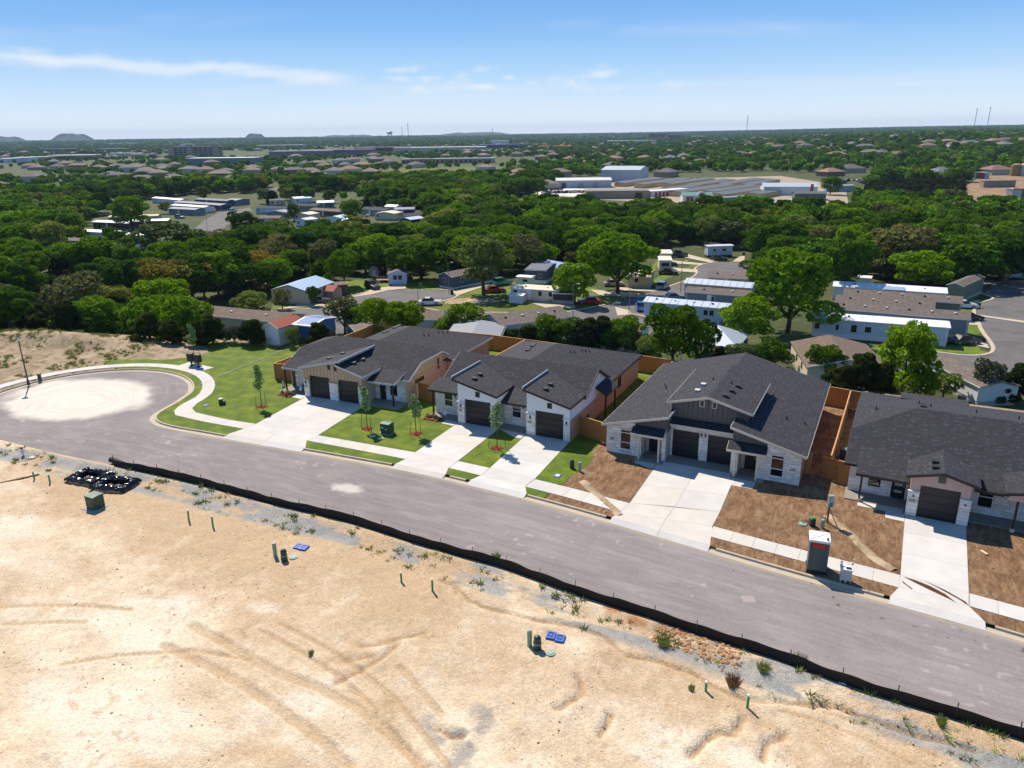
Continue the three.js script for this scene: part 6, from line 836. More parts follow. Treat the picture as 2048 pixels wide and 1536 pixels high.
// a mobile home: p0 to p1 is the base of the wall nearest the camera, depth runs away from it
function home(name, label, p0, p1, depth, o = {}) {
  const L = Math.hypot(p1[0] - p0[0], p1[2] - p0[2]), ry = -Math.atan2(p1[2] - p0[2], p1[0] - p0[0]), y = Math.min(p0[1], p1[1], land(p0[0], p0[2])) - 0.05, H = o.h ?? 2.9, sk = o.skirt ?? 0.7, t = thing(name, label, o.cat ?? 'mobile home', [p0[0], y, p0[2]], ry, o.group);
  const wall = o.wall ?? PM.white, roof = o.roof ?? PM.shBrown, rise = o.rise ?? 0.55, over = 0.22, cross = o.gable;
  if (sk) part('skirting', boxB(0.05, L - 0.05, -0.3, sk, -0.05, -depth + 0.05), o.skirtMat ?? PM.skirt, t);
  if (!cross) {
    part('wall', wallGeo([[0, sk], [depth, sk], [depth, H], [depth / 2, H + rise], [0, H]], [], L).rotateY(Math.PI / 2).translate(L, 0, 0).clone(), wall, t);
    part('roof_slope', plate([[-over, H - 0.04, over], [L + over, H - 0.04, over], [L + over, H + rise, -depth / 2], [-over, H + rise, -depth / 2]], 0.09), roof, t); part('roof_slope', plate([[-over, H + rise, -depth / 2], [L + over, H + rise, -depth / 2], [L + over, H - 0.04, -depth - over], [-over, H - 0.04, -depth - over]], 0.09), roof, t);
    part('fascia', [boxB(-over, L + over, H - 0.2, H - 0.06, over - 0.02, over + 0.03)], o.trim ?? PM.trim, t);
  } else {
    part('wall', wallGeo([[0, sk], [L, sk], [L, H], [L / 2, H + rise], [0, H]], [], depth), wall, t);
    part('roof_slope', plate([[-over, H - 0.04, over], [L / 2, H + rise, over], [L / 2, H + rise, -depth - over], [-over, H - 0.04, -depth - over]], 0.09), roof, t); part('roof_slope', plate([[L / 2, H + rise, over], [L + over, H - 0.04, over], [L + over, H - 0.04, -depth - over], [L / 2, H + rise, -depth - over]], 0.09), roof, t);
    part('fascia', [beam([-over, H - 0.12, over + 0.02], [L / 2, H + rise - 0.08, over + 0.02], 0.04, 0.16), beam([L / 2, H + rise - 0.08, over + 0.02], [L + over, H - 0.12, over + 0.02], 0.04, 0.16)], o.trim ?? PM.trim, t);
  }
  const win = (x, w, face = 0, h0 = 1.45, h1 = 2.45) => { const m = part('window', [boxB(x - w / 2 - 0.06, x + w / 2 + 0.06, h0 - 0.06, h1 + 0.06, 0.005, 0.04)], o.winTrim ?? PM.trim, t); part('pane', boxB(x - w / 2, x + w / 2, h0, h1, 0.041, 0.05), PM.dark, m); if (face === 1) { m.rotation.y = Math.PI / 2; m.position.set(L, 0, 0); } if (face === 2) { m.rotation.y = -Math.PI / 2; } };
  for (const [x, w, f, a, b] of o.win ?? []) win(x, w, f, a, b);
  if (o.door) { const m = part('door', [boxB(o.door - 0.45, o.door + 0.45, sk, sk + 2.0, 0.005, 0.05)], o.doorMat ?? PM.trim, t); part('step', boxB(o.door - 0.6, o.door + 0.6, 0, sk * 0.8, 0.05, 1.0), PM.wood, m); }
  if (L > 8 && !cross && o.cat === undefined) { const x = L * 0.82; part('air_conditioner', rbox(0.8, 0.75, 0.7, 0.04, x, 0.38, 0.6), PM.grey, t); part('downspout', boxB(0.15, 0.25, 0.1, H - 0.15, 0.02, 0.1), o.trim ?? PM.trim, t); part('downspout', boxB(L - 0.25, L - 0.15, 0.1, H - 0.15, 0.02, 0.1), o.trim ?? PM.trim, t); if (!o.door) { const dx = L * 0.38; const m = part('door', boxB(dx - 0.45, dx + 0.45, sk, sk + 2.0, 0.005, 0.05), PM.trim, t); part('porch', [boxB(dx - 1.1, dx + 1.1, 0, sk * 0.95, 0.06, 1.5), boxB(dx - 1.1, dx + 1.1, sk + 0.9, sk + 0.98, 1.42, 1.5), boxB(dx - 1.1, dx - 1.02, sk * 0.95, sk + 0.9, 1.42, 1.5), boxB(dx + 1.02, dx + 1.1, sk * 0.95, sk + 0.9, 1.42, 1.5), boxB(dx + 1.1, dx + 1.9, 0, sk * 0.5, 0.2, 1.3)], PM.wood, m); } }
  if (o.vents) for (let i = 0; i < o.vents; i++) { const x = L * (i + 0.6) / (o.vents + 0.2); part('roof_vent', [box(0.35, 0.16, 0.35, x, H + rise * 0.6 + 0.1, -depth * 0.28)], i % 3 ? PM.trim : SM.iron, t); }
  if (o.ribs) for (let x = 0.4; x < L; x += o.ribs) part('seam', cross ? boxB(x, x + 0.05, 0, 0.01, 0, 0.01) : beam([x, H + 0.02, over], [x, H + rise + 0.05, -depth / 2], 0.06, 0.05), roof, t);
  if (o.panels) for (let x = 1.2; x < L; x += 1.22) part('wall_seam', boxB(x - 0.025, x + 0.025, sk, H - 0.1, 0.002, 0.03), wall, t);
  return t;
}
home('mobile_home', 'white mobile home with a black star on its gable and pale metal roof', [-51.52,-8.07,-158.37], [-43.09,-8.07,-155.86], 11, { gable: 1, h: 3.0, rise: 1.25, wall: PM.cream, roof: PM.metalBlue, trim: SM.iron, skirt: 0.3, win: [[2, 0.9, 1], [5, 0.9, 1], [8, 0.9, 1]] });
{ const a = [-51.52,-8.07,-158.37], b = [-43.09,-8.07,-155.86], o = thing('barn_star', 'black five pointed star on the white gable by the cul de sac', 'star', [lerp(a[0], b[0], 0.47), a[1] + 2.45, lerp(a[2], b[2], 0.47)], -Math.atan2(b[2] - a[2], b[0] - a[0])), s = new THREE.Shape(); for (let i = 0; i < 10; i++) { const t = i * Math.PI / 5 + Math.PI / 2, r = i % 2 ? 0.34 : 0.88; s[i ? 'lineTo' : 'moveTo'](Math.cos(t) * r, Math.sin(t) * r); } part('star', uvm(new THREE.ExtrudeGeometry(s, { depth: 0.06, bevelEnabled: false }).translate(0, 0, 0.03)), PM.dark, o); }
home('garden_shed', 'cream garden shed with orange red roof beside the star house', [-42.15,-8.12,-162.1], [-38.77,-8.11,-160.82], 3.2, { cat: 'shed', h: 2.1, rise: 0.9, skirt: 0, wall: M(0xb98e7a, 0.8), roof: PM.rust, door: 1.6, doorMat: M(0xa47c68, 0.8) });
home('garden_shed', 'brown flat roofed storage shed under the bright green tree', [-39.33,-8.16,-165.86], [-36.83,-8.17,-166.87], 3.0, { cat: 'shed', h: 2.6, rise: 0.15, skirt: 0, wall: PM.brown, roof: M(0x8a6a5a, 0.8), door: 1.4, doorMat: PM.brown });
home('mobile_home', 'small white house front with twin dark windows at the cul de sac end', [-29.42,-8.32,-177.67], [-25.02,-8.33,-178.08], 14, { gable: 1, h: 2.9, rise: 0.85, wall: PM.blueWhite, roof: PM.shBrown, skirt: 0.4, win: [[1.7, 0.95, 0, 1.4, 2.5], [2.85, 0.95, 0, 1.4, 2.5]] });
{ const p = [-33.04,-8.36,-181.29], o = thing('wood_deck', 'weathered wood deck beside the small white cul de sac house', 'deck', p, 0.05); part('floor', boxB(0, 3.2, 0.55, 0.7, 0, -3), PM.wood, o); for (const x of [0.1, 1.6, 3.1]) for (const z of [-0.1, -2.9]) part('post', box(0.1, 1.6, 0.1, x, 0.8, z), PM.wood, o); part('railing', [boxB(0, 3.2, 1.5, 1.58, -0.05, 0.02), boxB(0, 3.2, 1.1, 1.16, -0.05, 0.02), boxB(0, 0.06, 1.5, 1.58, 0, -3)], PM.wood, o); part('stairs', [boxB(0.2, 1.2, 0, 0.2, 0.9, 0.6), boxB(0.2, 1.2, 0.2, 0.4, 0.6, 0.3), boxB(0.2, 1.2, 0.4, 0.6, 0.3, 0)], PM.wood, o); }
{ const p = [-36.5,-8.49,-191.04], o = thing('garden_shed', 'small pinkish shed with arched roof behind the wood deck', 'shed', p, -0.1); const s = new THREE.Shape(); s.moveTo(0, 0); s.lineTo(2.6, 0); s.lineTo(2.6, 1.4); s.absarc(1.3, 1.4, 1.3, 0, Math.PI); part('wall', uvm(new THREE.ExtrudeGeometry(s, { depth: 3, bevelEnabled: false }).translate(0, 0, -3)), M(0xb9a08f, 0.8), o); part('roof', uvm(new THREE.CylinderGeometry(1.36, 1.36, 3.3, 14, 1, true, -Math.PI / 2, Math.PI).rotateX(-Math.PI / 2).rotateZ(0).translate(1.3, 1.4, -1.5)), PM.rust, o); part('door', boxB(0.8, 1.8, 0, 1.7, 0.002, 0.04), PM.trim, o); }
home('mobile_home', 'slate blue mobile home with brown roof right of the cul de sac', [-17.02,-8.31,-174.96], [-13.45,-8.28,-171.56], 15, { gable: 1, h: 3.0, rise: 0.9, wall: PM.slate, roof: PM.shBrown, skirt: 0.5, skirtMat: PM.trim, win: [[2.0, 0.8, 0], [3, 0.9, 1], [8, 0.9, 1]] });
home('mobile_home', 'cream single wide home with pale roof and white lean-to facing the dry lawn', [0.02,-8.14,-158.04], [10.13,-8.09,-154.22], 4.4, { h: 2.9, rise: 0.3, wall: PM.cream, roof: PM.whiteRoof, win: [[1.0, 0.8], [6.6, 0.8], [8.9, 0.8]], skirt: 0.5, vents: 2 });
home('garden_shed', 'low white lean-to shed at the corner of the cream single wide', [-0.41,-8.11,-155.45], [2.43,-8.1,-154.24], 2.4, { cat: 'shed', h: 1.9, rise: 0.15, skirt: 0, wall: PM.white, roof: PM.whiteRoof });
home('carport', 'dark screened porch addition at the end of the cream single wide', [8.87,-8.09,-154.31], [12.98,-8.08,-153.05], 3.2, { cat: 'porch', h: 2.4, rise: 0.25, skirt: 0.8, wall: M(0x3a3432, 0.8), roof: PM.metal });
home('mobile_home', 'dark slate home half hidden behind the leafy cul de sac tree', [3.47,-8.41,-179.08], [8.49,-8.39,-177.36], 12, { h: 3.4, rise: 0.5, wall: PM.slate, roof: PM.shGrey, win: [[3.9, 0.7]], skirt: 0.9, skirtMat: PM.trim });
home('camper', 'small white camper parked before the dark slate home', [1.49,-8.34,-174.49], [4.76,-8.32,-172.97], 2.3, { cat: 'camper', h: 2.5, rise: 0.12, skirt: 0.35, wall: PM.white, roof: PM.whiteRoof, win: [[2.1, 1.2, 0, 1.3, 1.9]] });
home('mobile_home', 'tan home tucked under the large dome shaped oak', [27.09,-8.31,-170.83], [32.05,-8.33,-169.39], 9, { h: 2.9, rise: 0.6, wall: PM.tan, roof: PM.shBrown, win: [[2, 0.9]] });
home('mobile_home', 'blue roofed home just showing above the leafy tree crown', [14.33,-8.41,-178.29], [19.31,-8.46,-182.13], 12, { h: 3.1, rise: 0.9, wall: PM.tan, roof: M(0x3f6fa8, 0.5), gable: 1 });
home('mobile_home', 'long pale blue single wide with ribbed metal roof facing the corner', [25.74,-8.05,-141.41], [42.22,-8.05,-132.98], 4.6, { h: 3.1, rise: 0.5, wall: PM.blueWhite, roof: PM.metal, ribs: 1.5, panels: 1, win: [[4.9, 0.8], [7.9, 0.8], [9.0, 0.8], [11.9, 0.8], [13.0, 0.8]], vents: 5, skirt: 0.75, skirtMat: PM.white });
home('mobile_home', 'grey single wide with brown shingle roof behind the ribbed metal roof', [35.87,-8.15,-150.56], [47.28,-8.16,-145.35], 4.6, { h: 3.1, rise: 0.7, wall: PM.grey, roof: PM.shBrown, win: [[5.4, 0.8]], vents: 2 });
home('mobile_home', 'single wide with bright ribbed metal roof, second row from the corner', [37.86,-8.26,-160.37], [50.34,-8.25,-153.99], 4.6, { h: 3.1, rise: 0.7, wall: PM.tan, roof: PM.metal, ribs: 1.5 });
home('mobile_home', 'tan double wide with brown roof and white gutter beside the bulb of the upper road', [44.9,-8.39,-168.28], [54.82,-8.41,-164.9], 7.5, { h: 3.0, rise: 0.8, wall: PM.tan, roof: PM.shBrown, win: [[4.6, 1.0], [8.0, 1.0]], vents: 3 });
home('mobile_home', 'long white single wide with bright white roof, nearest of the right row', [52.12,-8.04,-125.29], [71.19,-8.05,-117.36], 4.6, { h: 3.4, rise: 0.45, wall: PM.blueWhite, roof: PM.whiteRoof, panels: 1, skirt: 0.9, skirtMat: PM.white, win: [[0.8, 0.8], [4.0, 0.5], [6.6, 0.9, 0, 1.3, 2.6], [8.8, 1.0], [13, 0.8]], door: 15.2, doorMat: PM.cream, vents: 2 });
home('mobile_home', 'long grey single wide with brown roof behind the bright white roofed one', [57.85,-8.1,-132.32], [77.32,-8.09,-122.24], 5.0, { h: 3.5, rise: 0.8, wall: PM.grey, roof: PM.shBrown, vents: 6, win: [[9, 1.6, 0, 2.2, 2.8], [13, 1.8, 0, 2.1, 2.7], [17, 1.8, 0, 2.1, 2.7]] });
home('mobile_home', 'shorter brown roofed single wide in the middle of the right row', [62,-8.17,-139.45], [76.61,-8.17,-131.97], 4.8, { h: 3.2, rise: 0.8, wall: PM.sage, roof: PM.shBrown, vents: 4 });
home('mobile_home', 'long sage single wide with brown roof and solar panel behind', [65.74,-8.24,-144.63], [83.87,-8.24,-135.7], 4.8, { h: 3.4, rise: 0.8, wall: PM.sage, roof: PM.shBrown, vents: 5 });
{ const p = [76.05,-8.36,-150], o = thing('solar_canopy', 'pale blue panel canopy between two brown roofs of the right row', 'canopy', [p[0], p[1], p[2]], -0.42); part('panel', plate([[0, 3.3, 0], [4, 3.3, 0], [4, 3.7, -1.6], [0, 3.7, -1.6]], 0.06), PM.metalBlue, o); for (const x of [0.1, 3.9]) part('post', box(0.1, 3.3, 0.1, x, 1.65, -0.1), PM.trim, o); const q = [72.09,-8.21,-139.06], w = thing('porch_canopy', 'thin white awning strip over the middle brown roofed home', 'canopy', q, -0.42); part('awning', plate([[0, 3.1, 0], [5.2, 3.1, 0], [5.2, 3.3, -0.8], [0, 3.3, -0.8]], 0.06), PM.whiteRoof, w); part('post', [box(0.1, 3.1, 0.1, 0.1, 1.55, -0.1), box(0.1, 3.1, 0.1, 5.1, 1.55, -0.1)], PM.trim, w); }
home('mobile_home', 'single wide with white metal strip along its ridge under big oaks', [67.78,-8.36,-154.39], [86.65,-8.37,-145.76], 5.2, { h: 3.3, rise: 0.6, wall: PM.white, roof: PM.whiteRoof, vents: 3 });
home('mobile_home', 'sage end home with brown roof at the top of the right row', [91.23,-8.5,-153.6], [93.25,-8.48,-151.46], 14, { gable: 1, h: 3.6, rise: 0.6, wall: PM.sage, roof: PM.shBrown });
home('mobile_home', 'far right pale green trailer at the curve of the right road', [124.41,-9.19,-181.28], [130.41,-9.19,-178.22], 5, { h: 3.4, rise: 0.4, wall: PM.teal, roof: PM.metalBlue, win: [[1.2, 0.9], [3.5, 0.9]] });
home('mobile_home', 'long white roofed trailer partly hidden in the upper right woods', [77.31,-9.34,-213.51], [92.38,-9.66,-225.55], 5, { h: 3.2, rise: 0.5, wall: PM.white, roof: PM.whiteRoof });
home('camper', 'white camper roof peeking from below the grey twiggy tree', [78.24,-8.59,-166.52], [80.6,-8.59,-165.22], 3, { cat: 'camper', h: 3.0, rise: 0.1, wall: PM.white, roof: PM.cream });
// homes close under the bench
{ const FL = [43.8,-5,-111], FR = [54.26,-5,-109.05], NL = [40.98,-5,-98.33], p0 = [NL[0], -8, NL[2]], p1 = [NL[0] + FR[0] - FL[0], -8, NL[2] + FR[2] - FL[2]];
  home('mobile_home', 'brown roofed double wide just behind the limestone duplex back fence', p0, p1, Math.hypot(FL[0] - NL[0], FL[2] - NL[2]), { h: 3.0, rise: 1.3, gable: 1, wall: PM.cream, roof: PM.shTan, win: [[-4, 0.9, 2], [-8, 0.9, 2]] }); }
{ const a = [59.17,-5.2,-102.04], b = [59.68,-5.2,-89.54]; home('mobile_home', 'long pale walled trailer with grey roof above the right edge duplex', [a[0], -8, a[2]], [b[0], -8, b[2]], 5, { h: 2.8, rise: 0.6, wall: PM.white, roof: PM.shBrown, trim: PM.trim, win: [[5, 0.8], [9, 0.8]] }); }
{ const c = [32.24,-8,-113.79], o = thing('carport', 'white pyramid metal carport roof among trees behind the back fence', 'carport', [c[0], c[1], c[2]], -0.5), a = 4.4, h = 3.0, t = 5.2; for (let i = 0; i < 4; i++) { const p = [[-a, h, a], [a, h, a], [a, h, -a], [-a, h, -a]]; part('roof_slope', plate([p[i], p[(i + 1) % 4], [0, t, 0]], 0.08), PM.metal, o); part('post', box(0.14, h, 0.14, p[i][0] * 0.95, h / 2, p[i][2] * 0.95), PM.trim, o); } }
home('mobile_home', 'home with a wide brown roof across the road behind the two left duplexes', [-1.71,-8,-123.88], [10.56,-8,-130.06], 8, { h: 3.0, rise: 1.1, wall: PM.white, roof: PM.shBrown, vents: 4 });
home('mobile_home', 'white walled home with brown roof right behind the back fence cedars', [10.47,-8,-118.3], [20.06,-8,-114.35], 8, { h: 2.9, rise: 1.0, wall: PM.white, roof: PM.shBrown, vents: 2 });
home('mobile_home', 'blue grey home with charcoal roof behind the white duplex', [-4.24,-0.1,-93.75], [-0.94,-8,-125.15], 9, { h: 2.9, rise: 0.7, wall: PM.grey, roof: PM.shGrey, win: [[4, 0.9]] });
home('mobile_home', 'slate grey home with brown roof behind leafy trees at the tan duplex fence', [-29.57,-8,-130], [-15.52,0,-96.95], 7, { gable: 0, h: 2.8, rise: 0.8, wall: PM.slate, roof: PM.shBrown, win: [[1.2, 0.8]] });
home('mobile_home', 'brown roofed home on the road behind the tan duplex roof', [-18.98,-8,-130.16], [-12.46,-8,-129.83], 7, { h: 2.8, rise: 0.8, wall: PM.cream, roof: PM.shTan });
home('garden_shed', 'white gabled shed with rusty brown roof at the foot of the lawn slope', [-32.26,0,-94.77], [-30.17,0,-93.7], 4.5, { cat: 'shed', gable: 1, h: 2.6, rise: 0.7, skirt: 0, wall: PM.white, roof: PM.rust });
home('carport', 'carport with bright white roof and blue curtain beside the gabled shed', [-28.59,0,-95.58], [-25.93,0,-94.46], 5, { cat: 'carport', h: 2.7, rise: 0.35, skirt: 0.9, skirtMat: PM.brown, wall: M(0x2f5f96, 0.6), roof: PM.whiteRoof });
home('mobile_home', 'long low brown roofed trailer behind the dark junipers', [-64.31,-8,-138.47], [-40.65,-8,-128.48], 6.5, { h: 2.9, rise: 0.9, wall: PM.cream, roof: PM.shTan, vents: 3 });
home('mobile_home', 'trailer with glaring white metal roof beside the yellowish oak', [-76.06,-8,-138.32], [-65.75,-8,-134.01], 7.5, { h: 3.0, rise: 0.8, wall: PM.white, roof: PM.whiteRoof });
home('carport', 'slatted white patio cover beside the glaring white roof', [-77.24,-8.01,-148.31], [-68.23,-8,-143.51], 5, { cat: 'carport', h: 2.8, rise: 0.3, skirt: 0, wall: PM.white, roof: PM.metal });
// the upper left park
for (const [a, b, d, w, r, l] of [[[-177.05,-10.28,-321.97], [-157.43,-10.24,-314.33], 5, PM.brown, PM.whiteRoof, 'dark walled trailer with long white roof left of the bright street tree'], [[-161.28,-10.32,-322.32], [-146.12,-10.37,-324.65], 5, PM.brown, PM.whiteRoof, 'dark walled trailer with white roof right of the bright street tree'], [[-180.87,-10.45,-342.38], [-160.04,-10.49,-346.25], 6, PM.tan, PM.shBrown, 'brown roofed trailer behind the long white roofed ones'], [[-164.13,-9.77,-285.18], [-144.45,-9.69,-277.2], 5, PM.white, PM.whiteRoof, 'white roofed trailer half hidden in leaves, upper left park'], [[-142.21,-9.59,-270.93], [-129.21,-9.56,-266.95], 5, PM.grey, PM.whiteRoof, 'white and grey trailer with open porch, upper left park'], [[-150.97,-9.25,-254.69], [-124.88,-9.18,-246.32], 5, PM.white, PM.shBrown, 'white trailer with brown roof nearest in the upper left park'], [[-130.95,-9.05,-240.63], [-123.14,-9.07,-240.08], 3, PM.white, PM.whiteRoof, 'low white roofed porch in front of the nearest upper left trailer'], [[-145.31,-8.77,-228.07], [-140.19,-8.74,-225.61], 4, M(0xa88a78, 0.8), PM.whiteRoof, 'small pink walled trailer end in the left woods'], [[-105.35,-9.71,-270.96], [-98.87,-9.73,-270.44], 6, PM.green, PM.whiteRoof, 'green walled home with white roof beside the upper left street'], [[-171.47,-10.5,-383.24], [-154.16,-10.5,-373.89], 6, PM.grey, PM.shBrown, 'grey trailer facing the upper street cars'], [[-178.54,-10.5,-402.05], [-154.42,-10.5,-386], 6, PM.white, PM.shBrown, 'white trailer second in line along the upper street'], [[-185.15,-10.5,-422.57], [-150.56,-10.5,-398.33], 6, PM.darkblue, PM.whiteRoof, 'dark blue trailer with white roof along the upper street'], [[-181.19,-10.5,-440.38], [-156.8,-10.5,-424.53], 6, PM.slate, PM.shBrown, 'slate trailer with brown roof near the end of the upper street'], [[-160.58,-10.5,-431.14], [-152.64,-10.5,-426.96], 10, PM.grey, PM.shGrey, 'grey trailer end at the far end of the upper street'], [[-212.18,-10.5,-454.74], [-186.98,-10.5,-434.91], 5, PM.white, PM.whiteRoof, 'white trailer among trees above the upper street']]) home('mobile_home', l, a, b, d, { h: 3.1, rise: 0.5, wall: w, roof: r, win: [[2, 0.9], [5, 0.9]] });
// the small cluster in the middle distance
const midP = [[[-126.63,-10.5,-379.97], [-110.39,-10.5,-375.48], 6, PM.blueWhite, PM.shGrey], [[-114.3,-10.5,-357.7], [-104.4,-10.5,-354.35], 7, PM.grey, PM.shBrown], [[-108.97,-10.46,-330.49], [-99.97,-10.47,-329.5], 6, PM.tan, PM.shBrown], [[-133.08,-10.5,-424.18], [-125.29,-10.5,-426.1], 6, PM.tan, PM.shBrown], [[-114.74,-10.5,-393.58], [-97.7,-10.5,-386.17], 6, PM.sage, PM.shGrey], [[-98.18,-10.5,-345.24], [-90.15,-10.5,-342.27], 8, PM.cream, PM.shBrown], [[-90.65,-10.42,-320.81], [-84.93,-10.41,-318.32], 7, PM.white, PM.metal], [[-96.32,-10.5,-366.68], [-76.63,-10.5,-353.14], 6, PM.brown, PM.shBrown], [[-79.68,-10.48,-329.22], [-72.59,-10.48,-326.51], 9, PM.white, PM.metal], [[-69.69,-10.41,-314.87], [-61.2,-10.41,-313.99], 6, PM.white, PM.metalBlue], [[-102.12,-10.5,-405.38], [-93.72,-10.5,-407.02], 7, PM.slate, PM.metal], [[-122.13,-10.5,-434.97], [-113.45,-10.5,-440.12], 8, PM.white, PM.whiteRoof], [[-72.03,-10.5,-368.26], [-58.71,-10.5,-357.5], 7, PM.grey, PM.shGrey], [[-61.29,-10.5,-344.98], [-51.74,-10.5,-341.8], 8, PM.cream, PM.shTan], [[-54.58,-10.5,-361.47], [-45.2,-10.5,-362.57], 6, PM.darkblue, M(0x274a78, 0.5)], [[-46.45,-10.47,-319.87], [-41.27,-10.45,-315.6], 8, PM.darkblue, PM.metal], [[-45.39,-10.5,-331.17], [-37.62,-10.5,-336.12], 7, PM.tan, PM.shGrey], [[-62.1,-10.5,-379.01], [-56.16,-10.5,-375.78], 5, PM.white, PM.whiteRoof]];
midP.forEach(([a, b, d, w, r], i) => home('mobile_home', ['pale trailer with grey roof at the left of the mid distance cluster', 'grey gabled trailer in the mid distance cluster', 'brown roofed trailer lowest left in the mid distance cluster', 'brown roofed trailer at the back left of the cluster', 'sage trailer with long grey roof in the cluster', 'cream gabled trailer left of the white metal roof', 'small bright metal roof at the front of the cluster', 'long brown roofed trailer behind the white gabled one', 'white gabled trailer with bright metal roof, centre of the cluster', 'low pale blue metal roof at the front right of the cluster', 'dark walled trailer with pale roof at the back of the cluster', 'white roofed trailer at the far back of the cluster', 'grey roofed trailer right of the round cluster tree', 'cream gabled trailer at the right part of the cluster', 'dark blue trailer at the right end of the cluster', 'dark blue trailer end with pale roof lowest right of the cluster', 'tan trailer with grey roof at the right edge of the cluster', 'small white flat roof at the back right of the cluster'][i], a, b, d, { gable: [1, 5, 6, 8, 13, 15].includes(i) ? 1 : 0, h: 3.1, rise: 0.7, wall: w, roof: r, win: [[1.6, 0.9]], group: undefined }));

// ---------- vehicles ----------
const tyre = M(0x111214, 0.8), rimM = M(0x9a9ea2, 0.35, { metalness: 0.6 }), lampW = M(0xdedfda, 0.3), lampR = M(0x8a1414, 0.4), plateM = M(0xcfd2d0, 0.5);
function car(label, p, ry, color, kind = 'sedan') {
  const K = { sedan: [4.7, 1.82, 1.42], suv: [4.7, 1.9, 1.72], pickup: [5.6, 1.95, 1.85] }[kind], [L, W, Hh] = K, o = thing(kind === 'pickup' ? 'pickup_truck' : 'parked_car', label, kind === 'pickup' ? 'pickup' : 'car', [p[0], p[1] + 0.1, p[2]], ry), paint = new THREE.MeshPhysicalMaterial({ color, roughness: 0.35, clearcoat: 0.8, clearcoatRoughness: 0.1, side: THREE.DoubleSide });
  const ext = (pts, w, bev) => uvm(new THREE.ExtrudeGeometry(new THREE.Shape(pts.map((q) => new THREE.Vector2(...q))), { depth: w - bev * 2, bevelEnabled: true, bevelSize: bev, bevelThickness: bev, bevelSegments: 2 }).translate(0, 0, -w / 2 + bev)), h = L / 2, belt = Hh * 0.6;
  part('body', ext(kind === 'pickup' ? [[-h, 0.45], [-h, 1.0], [-h + 0.08, 1.08], [0.2, 1.08], [0.3, 1.12], [h - 1.35, 1.12], [h - 0.1, 0.98], [h, 0.8], [h, 0.4], [h - 0.1, 0.3], [-h + 0.1, 0.34]] : [[-h, 0.42], [-h, 0.72], [-h + 0.1, belt - 0.02], [h - 1.35, belt + 0.02], [h - 0.25, belt - 0.14], [h, belt - 0.3], [h, 0.36], [h - 0.15, 0.24], [-h + 0.15, 0.26]], W, 0.09), paint, o);
  const cab = kind === 'pickup' ? [[-0.75, 1.05], [-0.65, 1.78], [0.7, 1.82], [1.3, 1.1]] : kind === 'suv' ? [[-h + 0.12, belt - 0.05], [-h + 0.35, Hh - 0.06], [h - 2.4, Hh], [h - 1.35, belt]] : [[-h + 0.55, belt - 0.04], [-h + 1.35, Hh - 0.03], [h - 2.25, Hh], [h - 1.3, belt]];
  part('windows', ext(cab, W - 0.22, 0.1), PM.dark, o); const [a, b] = [cab[1], cab[2]]; part('roof_panel', rbox(b[0] - a[0] + 0.05, 0.06, W - 0.34, 0.025, (a[0] + b[0]) / 2, Math.max(a[1], b[1]) + 0.1 - 0.02, 0), paint, o);
  for (const x of [-h + 0.9, h - 0.95]) for (const s of [-1, 1]) { const w = part('wheel', new THREE.CylinderGeometry(0.34, 0.34, 0.22, 16).rotateX(Math.PI / 2).translate(x, 0.34, s * (W / 2 - 0.1)).toNonIndexed(), tyre, o); part('rim', new THREE.CylinderGeometry(0.2, 0.2, 0.235, 12).rotateX(Math.PI / 2).translate(x, 0.34, s * (W / 2 - 0.1)).toNonIndexed(), rimM, w); }
  for (const s of [-1, 1]) { part('headlight', rbox(0.1, 0.14, 0.4, 0.03, h - 0.02, belt - 0.24, s * (W / 2 - 0.28)), lampW, o); part('tail_light', rbox(0.08, 0.2, 0.26, 0.03, -h + 0.0, belt - 0.2, s * (W / 2 - 0.2)), lampR, o); } part('licence_plate', box(0.02, 0.12, 0.32, -h - 0.1, 0.62, 0), plateM, o);
  if (kind === 'pickup') part('bed', boxB(-h + 0.15, -0.85, 1.1, 1.19, -W / 2 + 0.22, W / 2 - 0.22), PM.dark, o);
  return o;
}
car('white sedan parked at the inner kerb of the cul de sac', [-17.09,-8.09,-154.41], 0.02, 0xd8dadc);
car('black car on the driveway beside the wood deck', [-32.51,-8.25,-173.3], -0.9, 0x16181a, 'suv');
car('dark blue car in front of the star house', [-41.33,-8.08,-157.8], 0.15, 0x15264a);
car('red convertible style car under the leafy tree on the dry lawn drive', [16.37,-8.1,-153.39], 3.05, 0x9c1218);
car('grey blue car on the lawn side of the upper road', [34.91,-8.34,-169.28], 1.1, 0x6f7f92, 'suv');
car('bright blue van at the end of the pale blue single wide', [26.13,-8.09,-147.18], 1.5, 0x1f5fae, 'suv');
car('black car on the drive below the camper vans', [40.22,-8.65,-189.18], -0.15, 0x111316);
car('black pickup near the tree line of the upper road', [49.43,-9.23,-220.58], 0.1, 0x141518, 'pickup');
car('black car in front of the travel trailer at the bulb', [59.7,-9.19,-213.1], -0.4, 0x17191c);
car('teal car roof behind the ribbed metal roof', [34.79,-8.2,-156.7], 0.2, 0x2f6a7a);
car('beige car in the shade of the dome shaped oak', [24.31,-8.33,-173.49], 0.05, 0xb0a590);
car('white car at the end of the middle right row homes', [91.13,-8.41,-146.56], -0.2, 0xdfe2e4);
car('black car beside the grey single wide in the right row', [85.71,-8.25,-135.64], 0.1, 0x15171a);
car('dark green car at the end of the nearest right row home', [75.14,-8.07,-119.07], 0.1, 0x1b2a30);
car('black car under the oaks at the top of the right row', [101.94,-8.73,-163.96], 0.2, 0x1a1c1e, 'suv');
car('white pickup on the far right drive', [123.68,-9.19,-181.3], 0.4, 0xc8ccd0, 'pickup');
car('maroon car beside the grey trailer on the upper left street', [-160.34,-10.5,-379.41], -0.3, 0x5a0f1c);
